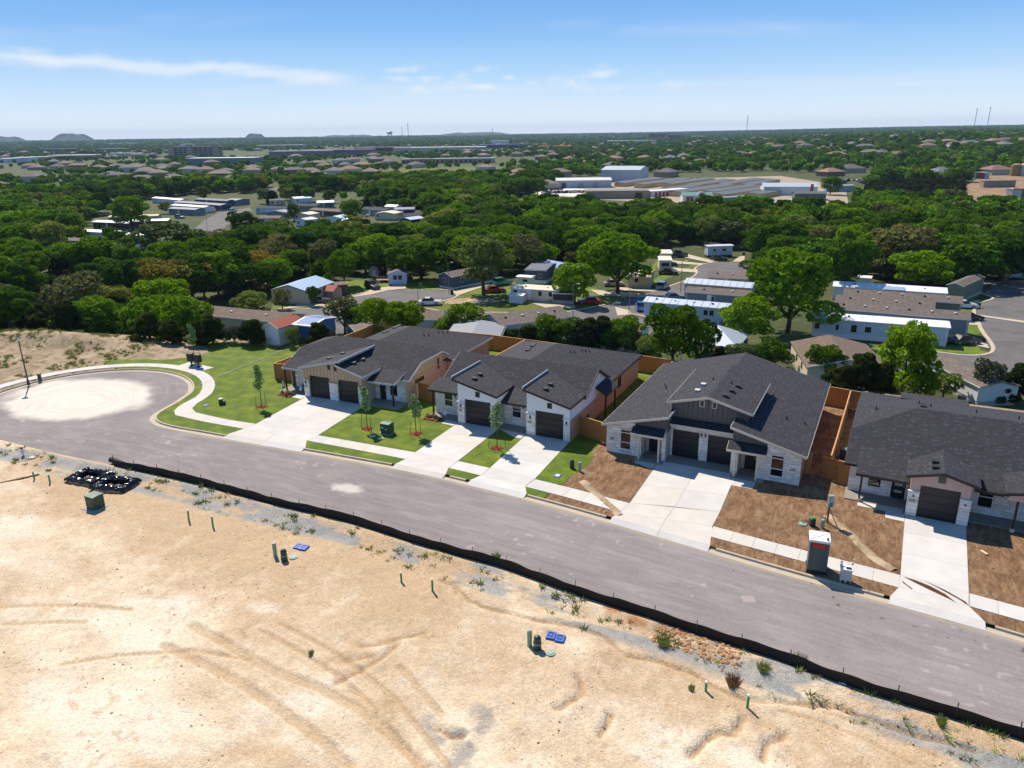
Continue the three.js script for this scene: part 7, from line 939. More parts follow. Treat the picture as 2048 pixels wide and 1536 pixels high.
car('dark red car beside the dark blue trailer on the upper left street', [-155.24,-10.5,-398.96], -0.3, 0x7a141c);
car('silver green car on the upper left street lawn', [-157.44,-10.5,-362.93], -0.2, 0x7a8a8a, 'suv');
car('white car driving at the far end of the upper left street', [-142.34,-10.5,-392.02], 1.2, 0xdadde0, 'suv');
car('dark car parked by the nearest upper left trailer', [-132,-9.53,-265.72], 0.2, 0x22252a, 'suv');
car('white car roof beside the carport at the lawn slope foot', [-38.95,-8,-135.59], 0.25, 0xdfe3e8);
car('white pickup in the mid distance cluster', [-69.07,-10.5,-358.78], 0.1, 0xd0d4d8, 'pickup');
car('red orange car under the tall pale tree beside the dry lawn', [-3.59,-8.24,-167.3], 0.2, 0x9a3a1a);
car('teal van parked under trees behind the tall pale tree', [-1.97,-8.37,-176.72], 0.6, 0x1f7a70, 'suv');
for (const [p, l] of [[[41.27,-8.9,-205.15], 'cream motorhome, upper of two beside the upper road'], [[38.54,-8.68,-192.4], 'white motorhome, lower of two beside the upper road']]) home('motorhome', l, p, [p[0] + 3.0, p[1], p[2] + 0.4], 7, { cat: 'motorhome', h: 3.3, rise: 0.1, skirt: 0.4, skirtMat: SM.iron, wall: PM.cream, roof: PM.whiteRoof, win: [[1.5, 2.0, 0, 1.7, 2.6]] });
{ const p = [57.97,-9.28,-219.25], t = home('travel_trailer', 'white travel trailer at the bulb of the upper road', p, [p[0] + 7.5, p[1], p[2] - 1], 2.6, { cat: 'trailer', h: 3.4, rise: 0.1, skirt: 0.6, skirtMat: SM.iron, wall: PM.blueWhite, roof: PM.whiteRoof, win: [[2, 0.9, 0, 1.8, 2.5], [5, 1.2, 0, 1.8, 2.5]] }); }
// bins, lamp posts, poles
const bin = (l, p) => { const o = thing('wheeled_bin', l, 'bin', p, 0.3); part('tub', new THREE.CylinderGeometry(0.42, 0.34, 0.95, 4, 1).rotateY(Math.PI / 4).translate(0, 0.5, 0).toNonIndexed(), SM.iron, o); part('lid', rbox(0.66, 0.08, 0.68, 0.02, 0, 1.02, 0), SM.iron, o); };
bin('black wheeled bin at the right edge of the cul de sac', [-13.25,-8.2,-165.52]); bin('black wheeled bin at the right road kerb', [93.9,-8.42,-146.47]); bin('black wheeled bin by the grass at the upper road end', [69.4,-9.42,-222.03]); bin('black wheeled bin by the fence slope shed', [-31.33,0,-94.72]);
const lampPost = (l, p, h) => { const o = thing('street_lamp', l, 'street lamp', p); part('pole', cyl(0.09, 0.06, h, 0, 0, 0, 8), PM.grey, o); part('arm', bar([0, h - 0.1, 0], [0.7, h + 0.15, 0], 0.035, 5), PM.grey, o); part('head', rbox(0.5, 0.12, 0.22, 0.03, 0.9, h + 0.15, 0), PM.trim, o); };
lampPost('tall grey lamp post at the corner by the pale blue single wide', [23.27,-8.06,-143.69], 8); lampPost('grey lamp post on the upper road verge', [38.1,-8.31,-164.93], 7); lampPost('grey lamp post at the right edge of the cul de sac', [-13.97,-8.21,-166.15], 7); lampPost('short lamp post beside the white sedan', [-19.24,-8.07,-152.06], 3.6); lampPost('lamp post on the upper left street', [-125.16,-10.29,-313.04], 7); lampPost('lamp post before the cedars behind the back fence', [11.78,-8.01,-138.34], 7);

// ---------- middle distance and far buildings ----------
const sizeAt = (p) => Math.hypot(p[0], p[2]);
const taken = [];                                                     // [x, z, radius] kept free of trees
function block(name, label, cat, p, w, d, h, ry, wall, roof, o = {}) { // p: middle of the wall facing us
  const t = thing(name, label, cat, p, ry, o.group); part('wall', boxB(-w / 2, w / 2, -1, h, 0, -d), wall, t); taken.push([p[0], p[2] - d / 2, Math.max(w, d) * 0.55]);
  if (o.rise) { part('roof_slope', plate([[-w / 2 - 0.4, h, 0.4], [w / 2 + 0.4, h, 0.4], [w / 2 + 0.4, h + o.rise, -d / 2], [-w / 2 - 0.4, h + o.rise, -d / 2]], 0.2), roof, t); part('roof_slope', plate([[-w / 2 - 0.4, h + o.rise, -d / 2], [w / 2 + 0.4, h + o.rise, -d / 2], [w / 2 + 0.4, h, -d - 0.4], [-w / 2 - 0.4, h, -d - 0.4]], 0.2), roof, t); for (const s of [-1, 1]) part('gable', new THREE.ExtrudeGeometry(new THREE.Shape([[0, h], [d, h], [d / 2, h + o.rise - 0.1]].map((q) => new THREE.Vector2(...q))), { depth: 0.2, bevelEnabled: false }).rotateY(Math.PI / 2).translate(s * w / 2 - (s > 0 ? 0.2 : 0), 0, 0), wall, t); }
  else part('roof', boxB(-w / 2 - 0.15, w / 2 + 0.15, h, h + 0.35, 0.15, -d - 0.15), roof, t);
  for (const [x, ww, h0, h1, m] of o.holes ?? []) part('opening', boxB(x - ww / 2, x + ww / 2, h0, h1, 0.02, 0.12), m ?? PM.dark, t);
  return t;
}
function hip(p, w, d, h, ry, wall, roof, label, group, name = 'far_house') {
  const t = thing(name, label, 'house', p, ry, group), r = Math.min(w, d) / 2 * 0.42, k = w > d ? (w - d) / 2 : 0, e = 0.5, x = w / 2 + e, z = d / 2 + e; taken.push([p[0], p[2], Math.max(w, d) * 0.6]);
  part('wall', boxB(-w / 2, w / 2, -1, h, -d / 2, d / 2), wall, t); const A = [-x, h, z], B = [x, h, z], C = [x, h, -z], D = [-x, h, -z], P = [-k - 0.01, h + r, 0], Q = [k + 0.01, h + r, 0];
  part('roof', [plate([A, B, Q, P], 0.15), plate([B, C, Q], 0.15), plate([C, D, P, Q], 0.15), plate([D, A, P], 0.15)], roof, t); return t;
}
const whs = M(0xa9b4c0, 0.55), whd = M(0x8d99a8, 0.55), roofPale = M(0xa9b6c2, 0.5), conc = M(0xb39a86, 0.85), boxTan = M(0xc8b183, 0.8), dkRoof = M(0x4d555d, 0.8), offW = M(0xd8d8d4, 0.7);
// storage park rows with grey roofs and tan ends
drape('storage_yard', [[21.69,-468.55],[57.96,-553.06],[96.57,-616.77],[220.98,-629.65],[224.88,-514.6],[161.88,-361.67],[145.6,-368.85],[140.63,-396.61],[80.26,-393.9],[64.4,-426.41],[37.97,-443.96]], 0.12, M(0xc8b8a0, 0.95, { map: rep(concTex, 9) }), 12);
drape('storage_yard', [[226.39,-378.54],[280.83,-475.11],[353.04,-577.92],[395.91,-574.86],[252.32,-361.73]], 0.15, M(0xe2d2c4, 0.95, { map: rep(bareTex, 20) }), 12);
drape('car_park', [[12.77,-477.86],[32.45,-547.4],[57.18,-513.16],[45.06,-457.19]], 0.14, M(0xffffff, 0.95, { map: rep(concTex, 9) }), 12);
drape('meadow', [[-16.99,-438.82],[19.61,-493.16],[43.69,-443.06],[35.28,-411.99],[-5.21,-411.88]], 0.12, parkGrass, 12); drape('meadow', [[-231.86,-858.88],[-10.88,-923],[-4.33,-796.43],[-182.18,-744.31]], 0.2, dryGrass, 25); drape('meadow', [[-274.21,-478.04],[-276.06,-517.58],[-233.14,-471.78],[-222.67,-436.9],[-248.02,-446.83]], 0.1, dryGrass, 8);
const rowsPx = [[[80.9,-10.49,-537.92], [119.5,-10.4,-591.22]], [[91.92,-10.48,-520.77], [138.01,-10.34,-580.12]], [[110.79,-10.46,-521.79], [153.81,-10.28,-575.74]], [[123.75,-10.46,-505.04], [164.61,-10.26,-561.27]], [[144.85,-10.42,-509.92], [187.99,-10.13,-565.87]], [[159.11,-10.4,-502.33], [194.55,-10.13,-552.91]], [[93.5,-10.5,-460.48], [124.27,-10.46,-500.41]], [[101.28,-10.5,-448.07], [148.3,-10.42,-504.6]], [[120.45,-10.5,-448.57], [162.37,-10.41,-497.18]], [[120.55,-10.5,-427.63], [163.29,-10.44,-475.76]], [[140.23,-10.5,-427.89], [173.64,-10.45,-465.81]]];
rowsPx.forEach(([a, b], i) => { const L = Math.hypot(b[0] - a[0], b[2] - a[2]), ry = Math.atan2(-(b[2] - a[2]), b[0] - a[0]), w = 8.5, t = thing('storage_row', ['far left', 'second far', 'third far', 'fourth far', 'fifth far', 'far right', 'front left short', 'front long', 'front middle', 'nearest long', 'nearest right'][i] + ' grey roofed row of the self storage yard', 'storage building', a, ry, 'self storage rows'); taken.push([(a[0] + b[0]) / 2, (a[2] + b[2]) / 2, L * 0.4]); part('wall', boxB(0, L, -1, 2.7, 0, -w), boxTan, t); part('roof', plate([[-0.3, 2.75, 0.4], [L + 0.3, 2.75, 0.4], [L + 0.3, 3.3, -w - 0.4], [-0.3, 3.3, -w - 0.4]], 0.2), dkRoof, t); for (let x = 3; x < L - 2; x += 7) part('end_pier', boxB(x, x + 0.7, 0, 2.9, 0.02, 0.2), boxTan, t); });
{ const t = block('storage_row', 'low white storage row with a line of red doors', 'storage building', [95.66,-10.5,-456.35], 30, 8, 3.2, 0.55, offW, offW); for (let i = 0; i < 9; i++) part('red_door', boxB(-12 + i * 2.9, -10.2 + i * 2.9, 0.1, 2.7, 0.02, 0.14), M(0xb02a22, 0.6), t); }
{ const t = block('storage_office', 'pale storage office with arched gable and green roof', 'office', [101.97,-10.5,-414.36], 16, 8, 3.4, 0, offW, PM.teal, { rise: 1.6 }); part('arch_gable', new THREE.CylinderGeometry(2.6, 2.6, 0.6, 18, 1, false, 0, Math.PI).rotateX(Math.PI / 2).rotateZ(Math.PI / 2).translate(2, 3.2, 0.4), offW, t); part('arch_window', new THREE.CylinderGeometry(1.5, 1.5, 0.65, 16, 1, false, 0, Math.PI).rotateX(Math.PI / 2).rotateZ(Math.PI / 2).translate(2, 3.2, 0.45), PM.dark, t); for (const x of [-6, -4]) part('red_door', boxB(x, x + 1.6, 0, 2.8, 0.02, 0.14), M(0xa02a22, 0.6), t); }
block('storage_row', 'narrow storage row with red end at the yard front', 'storage building', [119.8,-10.5,-405.58], 24, 5, 2.8, 0.5, PM.teal, M(0x6a8a8a, 0.7));
{ const t = block('warehouse', 'tall pale blue metal warehouse with grey gable roof', 'warehouse', [85.28,-10.48,-593.6], 30, 38, 9, -0.35, whs, roofPale, { rise: 2.2 }); for (const x of [-10, 0, 10]) part('wall_seam', boxB(x, x + 0.3, 0, 9, 0.01, 0.1), whd, t); }
{ const t = block('warehouse', 'lower pale blue metal workshop with white roof and dark bay doors', 'warehouse', [51.77,-10.5,-533.48], 38, 16, 5.2, 0.0, whs, M(0xc9ccc8, 0.5), { rise: 1.4, holes: [[-14, 3, 0, 3.6], [-2, 4, 0.2, 3.4, whd], [8, 4, 0.2, 3.4, whd]] }); }
block('workshop', 'flat roofed tan workshop at the road before the storage yard', 'building', [62.12,-10.5,-440.17], 36, 14, 4.2, -0.02, M(0xa08a72, 0.85), M(0x6a6c70, 0.8), { holes: [[12, 4, 0, 3.4]] });
{ const t = block('mini_storage', 'long white building with roof and blue lettering beside the cedar grove', 'building', [164.41,-10.48,-448.51], 30, 16, 5, -0.18, offW, roofPale, { rise: 1.8 }); part('lettering', boxB(-9, 9, 3.1, 4.1, 0.02, 0.1), [PM.darkblue, PM.darkblue, PM.darkblue, PM.darkblue, M(0xffffff, 0.6, { map: tx(512, 32, (c, w, h) => { c.fillStyle = '#d8d8d4'; c.fillRect(0, 0, w, h); strokesOf(c, 40, 6, 20, [8, 11, 1, 4], '#1c3a6a', 5); }) }), PM.darkblue], t); part('brick_pier', boxB(11, 12.5, 0, 6.5, 0.02, 0.5), M(0x9a4a3a, 0.8), t); }
block('garage_building', 'dark grey garages beside the white lettered building', 'garage', [163.11,-10.5,-414.52], 16, 10, 3.6, -0.2, M(0x5a646c, 0.7), M(0x49535b, 0.8), { rise: 1 }); block('box_trailer', 'white box trailer standing before the grey garages', 'trailer', [145.59,-10.5,-381.9], 9, 3, 3, -0.05, M(0xb4c0c8, 0.6), offW); block('box_truck', 'long blue white truck in the car yard beside the cedars', 'truck', [202.02,-10.39,-468.22], 18, 3, 3.6, 0.1, M(0x9fb0c0, 0.5), offW);
// yard on the right edge
[[[335.46,-9.05,-551.43], 0x5a6a7a], [[338.2,-9.04,-550.63], 0xa04a38], [[340.93,-9.03,-549.82], 0xa8b0b0]].forEach(([p, c], i) => block('shipping_container', ['blue grey', 'rust red', 'pale grey'][i] + ' shipping container standing in the tan yard', 'container', p, 3.2, 8, 4.2, 0, M(c, 0.6), M(c, 0.6)));
block('site_trailer', 'long tan site trailer on the gravel yard', 'trailer', [307.21,-9.92,-481.17], 20, 4, 4, 0, M(0x9a927f, 0.7), M(0x8a8476, 0.7)); block('shipping_container', 'pale container at the right margin of the tan yard', 'container', [280.16,-10.37,-420.88], 9, 4, 4, 0.3, M(0xb8b0aa, 0.7), M(0xb8b0aa, 0.7)); block('shipping_container', 'dark teal container at the right margin of the tan yard', 'container', [274.26,-10.43,-406.02], 5, 6, 5, 0.1, M(0x4a6a74, 0.6), M(0x9a4a38, 0.6));
for (const [p, c, l] of [[[374.77,-8.49,-570.91], 0x8a7440, 'ochre storage tank at the tan yard edge'], [[379.65,-8.47,-569.32], 0xa8b4bc, 'pale steel storage tank at the tan yard edge']]) { const t = thing('storage_tank', l, 'tank', p); part('shell', cyl(3.6, 3.6, 8, 0, 0, 0, 18), M(c, 0.5), t); part('cap', cyl(3.7, 1.2, 1.0, 0, 8, 0, 18), M(c, 0.5), t); }
// parked cars by the workshop and in the yard, small as they are
{ const r = rng(17), cols = [0x16181c, 0xb8bcc0, 0x7a1a1a, 0x2a3a5a, 0x8a9096, 0x50565c, 0xd8dadc], protos = cols.map((c) => { const g = new THREE.Group(); part('body', rbox(4.5, 0.75, 1.8, 0.2, 0, 0.65, 0), M(c, 0.35), g); part('cabin', rbox(2.4, 0.6, 1.6, 0.2, -0.2, 1.25, 0), PM.dark, g); for (const x of [-1.4, 1.4]) part('wheel', box(0.6, 0.6, 1.84, x, 0.3, 0), tyre, g); return g; });
  const A = (l, grp, p, i) => { const c = protos[i % 7].clone(); c.name = numbered('distant_car'); c.position.set(p[0], p[1] + 0.15, p[2]); c.rotation.y = r() * 0.6 + 0.4; c.userData = { label: l, category: 'car', group: grp }; scene.add(c); };
  const a = [21.03,-10.5,-488.7], b = [49.11,-10.5,-492.3], c2 = [18.65,-10.5,-510.92], d2 = [34.05,-10.5,-517.38]; for (let i = 0; i < 17; i++) { const t = i / 16; A('small parked car in the line before the pale workshop', 'cars before the workshop', [lerp(a[0], b[0], t) + r() * 2, a[1], lerp(a[2], b[2], t) + r() * 3], Math.floor(r() * 7)); } for (let i = 0; i < 7; i++) { const t = i / 6; A('small parked car in the back line by the pale workshop', 'cars behind the first line at the workshop', [lerp(c2[0], d2[0], t), c2[1], lerp(c2[2], d2[2], t) + r() * 3], Math.floor(r() * 7)); }
  const e = [230.46,-9.95,-542.51], f = [255.16,-9.69,-555.93]; for (let i = 0; i < 26; i++) A('small parked car in the crowded car yard beside the cedar grove', 'cars in the crowded yard', [lerp(e[0], f[0], r()), e[1], lerp(e[2], f[2], r()) - 20 + r() * 40], Math.floor(r() * 7)); }
// the parking garage and town centre
{ const p = [-626.65,-10.5,-1551.34], D = sizeAt(p), w = 96, t = thing('parking_garage', 'tan multi storey parking garage rising over the suburb', 'parking garage', p, 0.06), h = 4; taken.push([p[0], p[2] - 20, 70]); part('core', boxB(-w / 2 + 3, w / 2 - 3, -1, 20, -1.5, -38), M(0x2e2a28, 0.9), t); for (let i = 0; i < 5; i++) part('deck_band', boxB(-w / 2, w / 2, 2.4 + i * h, 4.0 + i * h, 0, -40), conc, t); for (let i = 0; i <= 10; i++) part('column', boxB(-w / 2 + i * w / 10 - 0.8, -w / 2 + i * w / 10 + 0.8, 0, 19.5, -0.2, 0.35), conc, t); for (const x of [-w / 2 + 4, w / 2 - 6, -8]) part('stair_tower', boxB(x - 5, x + 5, 0, 24, -0.4, -10), conc, t); part('roof_plant', boxB(-26, -4, 20, 25, -8, -24), offW, t); }
block('big_store', 'long low grey blue store in front of the parking garage', 'store', [-417,-10.5,-1121.46], 100, 40, 8, -0.05, M(0x6f7c8a, 0.7), M(0xaab6be, 0.6));
const strips = [[[-848.27,-10.5,-1310.43], 34, 30, 7, offW, M(0xd0d4d8, 0.5), 'white roofed hall at the far left of the town'], [[-834.08,-10.5,-1328.22], 30, 30, 8, offW, offW, 'bright white store second from the left in the town'], [[-852.17,-10.5,-1408.17], 34, 26, 7, M(0xa09484, 0.8), offW, 'tan fronted store third from the left in the town'], [[-848.79,-10.5,-1433.2], 24, 24, 6, M(0x7a5a4a, 0.8), M(0x5a6a6a, 0.8), 'brown store fourth from the left in the town'], [[-856.69,-10.5,-1521.49], 90, 40, 7, M(0x8a90a0, 0.8), offW, 'long white roofed store left of the blue halls'], [[-1394.15,-10.5,-2401.75], 110, 50, 9, M(0x3a4a62, 0.7), M(0x4a5a70, 0.7), 'long dark blue store on the far left ridge'], [[-1204.1,-10.5,-2360.13], 90, 50, 8, M(0x3f6078, 0.7), M(0x6a8a9a, 0.7), 'teal blue long store left of the parking garage'], [[-847.17,-10.5,-1721.83], 70, 20, 6, M(0xb8b4ac, 0.8), offW, 'pale strip store left of the parking garage'], [[-2092.41,-6.59,-4218.58], 140, 60, 10, offW, offW, 'distant white roofed complex above the suburb'], [[-407.61,-10.5,-1520.65], 120, 50, 9, M(0x7a7076, 0.8), M(0x8a8690, 0.8), 'mauve grey long store right of the parking garage'], [[-348.9,-10.5,-1563.9], 150, 50, 10, M(0x6a6a7a, 0.8), M(0x7a7a8a, 0.8), 'long grey mall with flat roof, left half'], [[-289.42,-10.5,-1786.67], 130, 60, 10, M(0x5a2f36, 0.8), M(0x6a5a62, 0.8), 'dark red fronted mall behind the school'], [[-155.48,-10.5,-1760.05], 210, 60, 9, M(0xc0b4a8, 0.8), M(0xd2d0cc, 0.6), 'long cream mall with pale roof right of the red one'], [[-10.44,-10.5,-2085.43], 140, 60, 9, M(0x4a5068, 0.8), M(0x5a6078, 0.8), 'blue grey mall at the centre of the horizon'], [[-30.06,-10.5,-2651.26], 60, 40, 14, offW, offW, 'white block catching sun at the centre of the horizon'], [[110.31,-10.5,-1869.64], 80, 30, 7, M(0xc07a3a, 0.8), M(0xc8833f, 0.7), 'orange roofed store at the centre right'], [[722.41,-8.19,-3807.13], 90, 40, 24, M(0x6a2f2a, 0.8), M(0x5a3a36, 0.8), 'dark red brick block on the right horizon'], [[724.07,-7.68,-3413.22], 70, 40, 18, M(0x703a34, 0.8), M(0x5a3a36, 0.8), 'lower red brick wing on the right horizon'], [[419.39,-9.68,-2653.98], 160, 50, 8, M(0xb0b8c0, 0.8), offW, 'long white store below the red brick block'], [[915.19,-5.68,-3751.45], 60, 40, 9, offW, offW, 'small white block right of the red brick wing'], [[-767.55,-10.5,-2623.42], 160, 50, 9, M(0x8a8490, 0.8), offW, 'pale long store on the left centre horizon'], [[-1439.22,-9.44,-3837.74], 120, 50, 9, M(0x787c88, 0.8), M(0x9a9ea8, 0.7), 'grey long store above the parking garage']];
for (const [p, w, d, h, wm, rm, l] of strips) block('store', l, 'store', p, w, d, h, 0.02, wm, rm);
{ const p = [-74.55,-10.5,-1022.84], t = block('school', 'long tan school with many dark window bays and a bluish roof', 'school', p, 110, 24, 6, -0.03, M(0xb89a72, 0.8), M(0x7f93a4, 0.6)); for (let i = 0; i < 17; i++) part('window', boxB(-52 + i * 6.2, -49 + i * 6.2, 1.2, 4.4, 0.02, 0.2), PM.dark, t); const q = block('school', 'left wing of the tan school with bluish roof', 'school', [-120.48,-10.5,-1021.36], 42, 20, 6, 0.05, M(0xb08f6a, 0.8), M(0x7f93a4, 0.6)); for (let i = 0; i < 7; i++) part('window', boxB(-19 + i * 5.6, -16 + i * 5.6, 1.2, 4.4, 0.02, 0.2), PM.dark, q); }
// landmarks on the skyline
{ const p = [-910.37,2.94,-6016.68], k = sizeAt(p) / 1490, t = thing('water_tower', 'pale water tower on the horizon left of the masts', 'water tower', p); part('bowl', new THREE.LatheGeometry([[0, -3], [3, -2.6], [5.5, -1], [6, 0], [5.5, 1.2], [3, 2.4], [0, 2.8]].map((q) => new THREE.Vector2(q[0] * k * 0.95, q[1] * k + 10 * k)), 18), M(0x8fa0b0, 0.5), t); for (let i = 0; i < 4; i++) part('leg', bar([Math.cos(i * 1.57 + 0.4) * 4 * k, -2, Math.sin(i * 1.57 + 0.4) * 4 * k], [Math.cos(i * 1.57 + 0.4) * 3.4 * k, 9 * k, Math.sin(i * 1.57 + 0.4) * 3.4 * k], 0.5 * k, 5), PM.grey, t); }
for (const [p, h, l] of [[[-823.49,3.32,-6083], 18, 'short radio mast right of the water tower'], [[-770.84,2.93,-6034.54], 26, 'tall radio mast right of the water tower'], [[1587.68,6.44,-5242.01], 30, 'thin radio mast above the centre right trees'], [[1951.51,11.82,-3295.48], 34, 'left of two radio masts on the right horizon'], [[1936.65,11.66,-3181.18], 36, 'right of two radio masts on the right horizon'], [[-131.48,4.8,-6349.05], 14, 'small mast on the centre horizon']]) { const k = sizeAt(p) / 1490, t = thing('radio_mast', l, 'mast', p); part('mast', bar([0, 0, 0], [0, h * k, 0], 0.45 * k, 5), M(0x6a6e74, 0.6), t); part('lamp', box(1.1 * k, 1.2 * k, 1.1 * k, 0, h * k, 0), M(0x7a3a3a, 0.6), t); }
// flat topped hills on the left horizon
for (const [px, w, h, z] of [[[-3249.96,2.38,-5052.18], 280, 62, 0], [[-2646.66,-1.62,-4774.85], 260, 76, 0], [[-1559.92,-4.24,-4839.63], 150, 62, 0], [[-973.9,-5.39,-4809.63], 500, 44, 0], [[-250.08,-4.38,-5057.18], 700, 50, 0]]) { const d = sizeAt(px), f = 7200 / d, g = new THREE.LatheGeometry([[0, 1], [0.25, 0.98], [0.36, 0.86], [0.55, 0.45], [0.78, 0.16], [1, -0.05]].map((q) => new THREE.Vector2(q[0], q[1])), 40), p = g.attributes.position; for (let i = 0; i < p.count; i++) { const a = Math.atan2(p.getZ(i), p.getX(i)), k = 1 + 0.12 * Math.sin(a * 3 + px[0]) + 0.06 * Math.sin(a * 7); p.setXYZ(i, p.getX(i) * w * k, p.getY(i) * h * k - 10, p.getZ(i) * w * k); } g.translate(px[0] * f, -6, px[2] * f); g.computeVertexNormals(); struct('hill', g, M(0x33463c, 0.95)); }
// suburb houses
const roofsG = [M(0x6a625e, 0.9), M(0x5c5858, 0.9), M(0x766a60, 0.9), M(0x7a6256, 0.9), M(0x62666e, 0.9)], wallsG = [M(0xa08c78, 0.85), M(0xb5a794, 0.85), M(0x8a6a58, 0.85), M(0xc0bab0, 0.85)];
const hr = rng(404);
const subL = [[-599.28,-10.5,-986.39], [-568.21,-10.5,-977.63], [-539.15,-10.5,-969.43], [-507.66,-10.5,-960.55], [-477.46,-10.5,-952.03], [-440.86,-10.5,-916.26], [-382.03,-10.5,-812.12], [-417.22,-10.5,-935.04], [-329.83,-10.5,-727.8], [-301.11,-10.5,-690.41], [-364.31,-10.5,-719.51], [-311.29,-10.5,-794.57], [-263.11,-10.5,-654.1], [-237.39,-10.5,-610.96], [-260.93,-10.5,-696.63], [-233.83,-10.5,-648.01], [-289.65,-10.5,-621.21], [-252.73,-10.5,-761.4], [-288.42,-10.5,-646.06]];
subL.forEach((p, i) => hip(p, 15 + hr() * 5, 12 + hr() * 3, 3.6 + (i % 3) * 1.2, hr() * 0.3, wallsG[i % 4], roofsG[i % 3], 'brownish hip roofed house in the left suburb row below the parking garage', 'left suburb row houses'));
hip([-216.11,-10.5,-606.79], 14, 10, 3.4, 0.1, M(0x6a707a, 0.8), PM.teal, 'grey house with a teal green roof at the left suburb edge', undefined);
[[-245.31,-10.5,-828.91], [-213.31,-10.5,-770.27], [-202.57,-10.5,-786.88], [-208.17,-10.5,-876.08], [-198.58,-10.5,-938.54], [-168.29,-10.5,-889.56], [-156.44,-10.5,-939.79], [-3.35,-10.5,-587.96], [-12.46,-10.5,-566.87], [8.25,-10.5,-597.68], [-23.16,-10.5,-558.1], [11.07,-10.5,-546.29], [24.47,-10.5,-528.7]].forEach((p, i) => hip(p, 15 + hr() * 6, 12, 3.8 + (i % 2) * 1.5, hr() * 0.5, wallsG[(i + 1) % 4], i === 5 ? PM.tile : roofsG[i % 5], 'roof of a house between the woods and the school field', 'houses before the school field'));
[[411.5,-2.82,-1183.62], [442.54,-1.42,-1165.67], [362.69,-5.3,-861.47], [406.02,-4.45,-816.71], [470.51,-0.48,-1029.8], [567.03,3.04,-1050.69], [594.7,3.87,-1058.31], [560.5,1.8,-979.51], [515.32,0.37,-959.14], [585.96,2.49,-990.99], [634.27,3.86,-1023.45], [660.98,4.56,-1040], [676.47,4.52,-1028.02], [247.75,-8.42,-934.14], [209.08,-9.28,-849.19], [175.94,-9.84,-774.57], [311.11,-6.56,-1047.77], [271.03,-8.44,-1311.46], [181.98,-9.86,-1040.26], [327.7,-8.7,-586.37], [311.75,-8.81,-592.28], [286.56,-8.63,-649.36], [255.78,-9.29,-615.03], [373.97,-8.18,-593.68]].forEach((p, i) => hip(p, 16 + hr() * 6, 12 + hr() * 4, i < 13 ? 5.5 : 3.6, hr() * 0.6 - 0.3, wallsG[i % 4], i % 4 === 2 ? PM.tile : roofsG[i % 5], i < 13 ? 'two storey house on the right hillside above the trees' : 'low house showing between trees right of the storage yard', i < 13 ? 'right hillside houses' : 'houses right of the storage yard'));
const farName = (a, d) => { const k = Math.floor((a + 0.61) / 1.24 * 12), w = ['at the left edge below the flat hill', 'left of the parking garage', 'behind the parking garage', 'right of the parking garage', 'below the water tower', 'behind the school', 'at the centre of the skyline', 'behind the tall warehouse', 'behind the storage rows', 'below the thin mast', 'behind the cedar grove', 'below the twin masts'][clamp(k, 0, 11)], n = d < 1100 ? 'nearer' : d < 1700 ? 'farther' : 'farthest'; return [`small far roof among trees ${w}, ${n} belt`, `far roofs ${w}, ${n} belt`]; };
// scattered far roofs in the suburb belt
for (let i = 0; i < 230; i++) { const a = lerp(-34, 35, hr()) * Math.PI / 180, d = 650 + 2100 * hr() ** 1.2, x = Math.sin(a) * d, z = -Math.cos(a) * d; if (taken.some(([tx2, tz, r]) => Math.hypot(x - tx2, z - tz) < r + 14)) continue; hip([x, land(x, z), z], 15 + hr() * 8, 12 + hr() * 4, 3.6 + 2 * hr(), hr() * 3, wallsG[Math.floor(hr() * 4)], roofsG[Math.floor(hr() * 5)], ...farName(a, d)); }

// ---------- trees ----------
const leafM = [[0.070, 0.150, 0.006], [0.130, 0.250, 0.008], [0.160, 0.215, 0.045], [0.042, 0.064, 0.013], [0.088, 0.182, 0.010], [0.215, 0.190, 0.028], [0.140, 0.155, 0.060], [0.120, 0.215, 0.010]].map((c) => new THREE.MeshPhysicalMaterial({ color: lin(...c), roughness: 0.9, transmission: 0.35, thickness: 0, ior: 1.2, specularIntensity: 0.1, side: THREE.DoubleSide, vertexColors: true }));
const leafV = leafM.map((m) => [[0.66, 0.72], [0.92, 0.92], [1.12, 1.08], [1.4, 1.25]].map(([a, b]) => { const c = m.clone(); c.color = lin(m.color.r * a, m.color.g * b, m.color.b); return c; }));
const barkM = M(0x4a3d30, 0.95);
function tone(g, r, amount) { const n = g.attributes.position.count, c = new Float32Array(n * 3); for (let i = 0; i < n; i += 6) { const k = 1 + amount * (r() * 2 - 1), w = 1 + 0.18 * (r() * 2 - 1); for (let j = 0; j < 6; j++) { c[(i + j) * 3] = k * w; c[(i + j) * 3 + 1] = k; c[(i + j) * 3 + 2] = k * 0.95; } } g.setAttribute('color', new THREE.BufferAttribute(c, 3)); return g; }
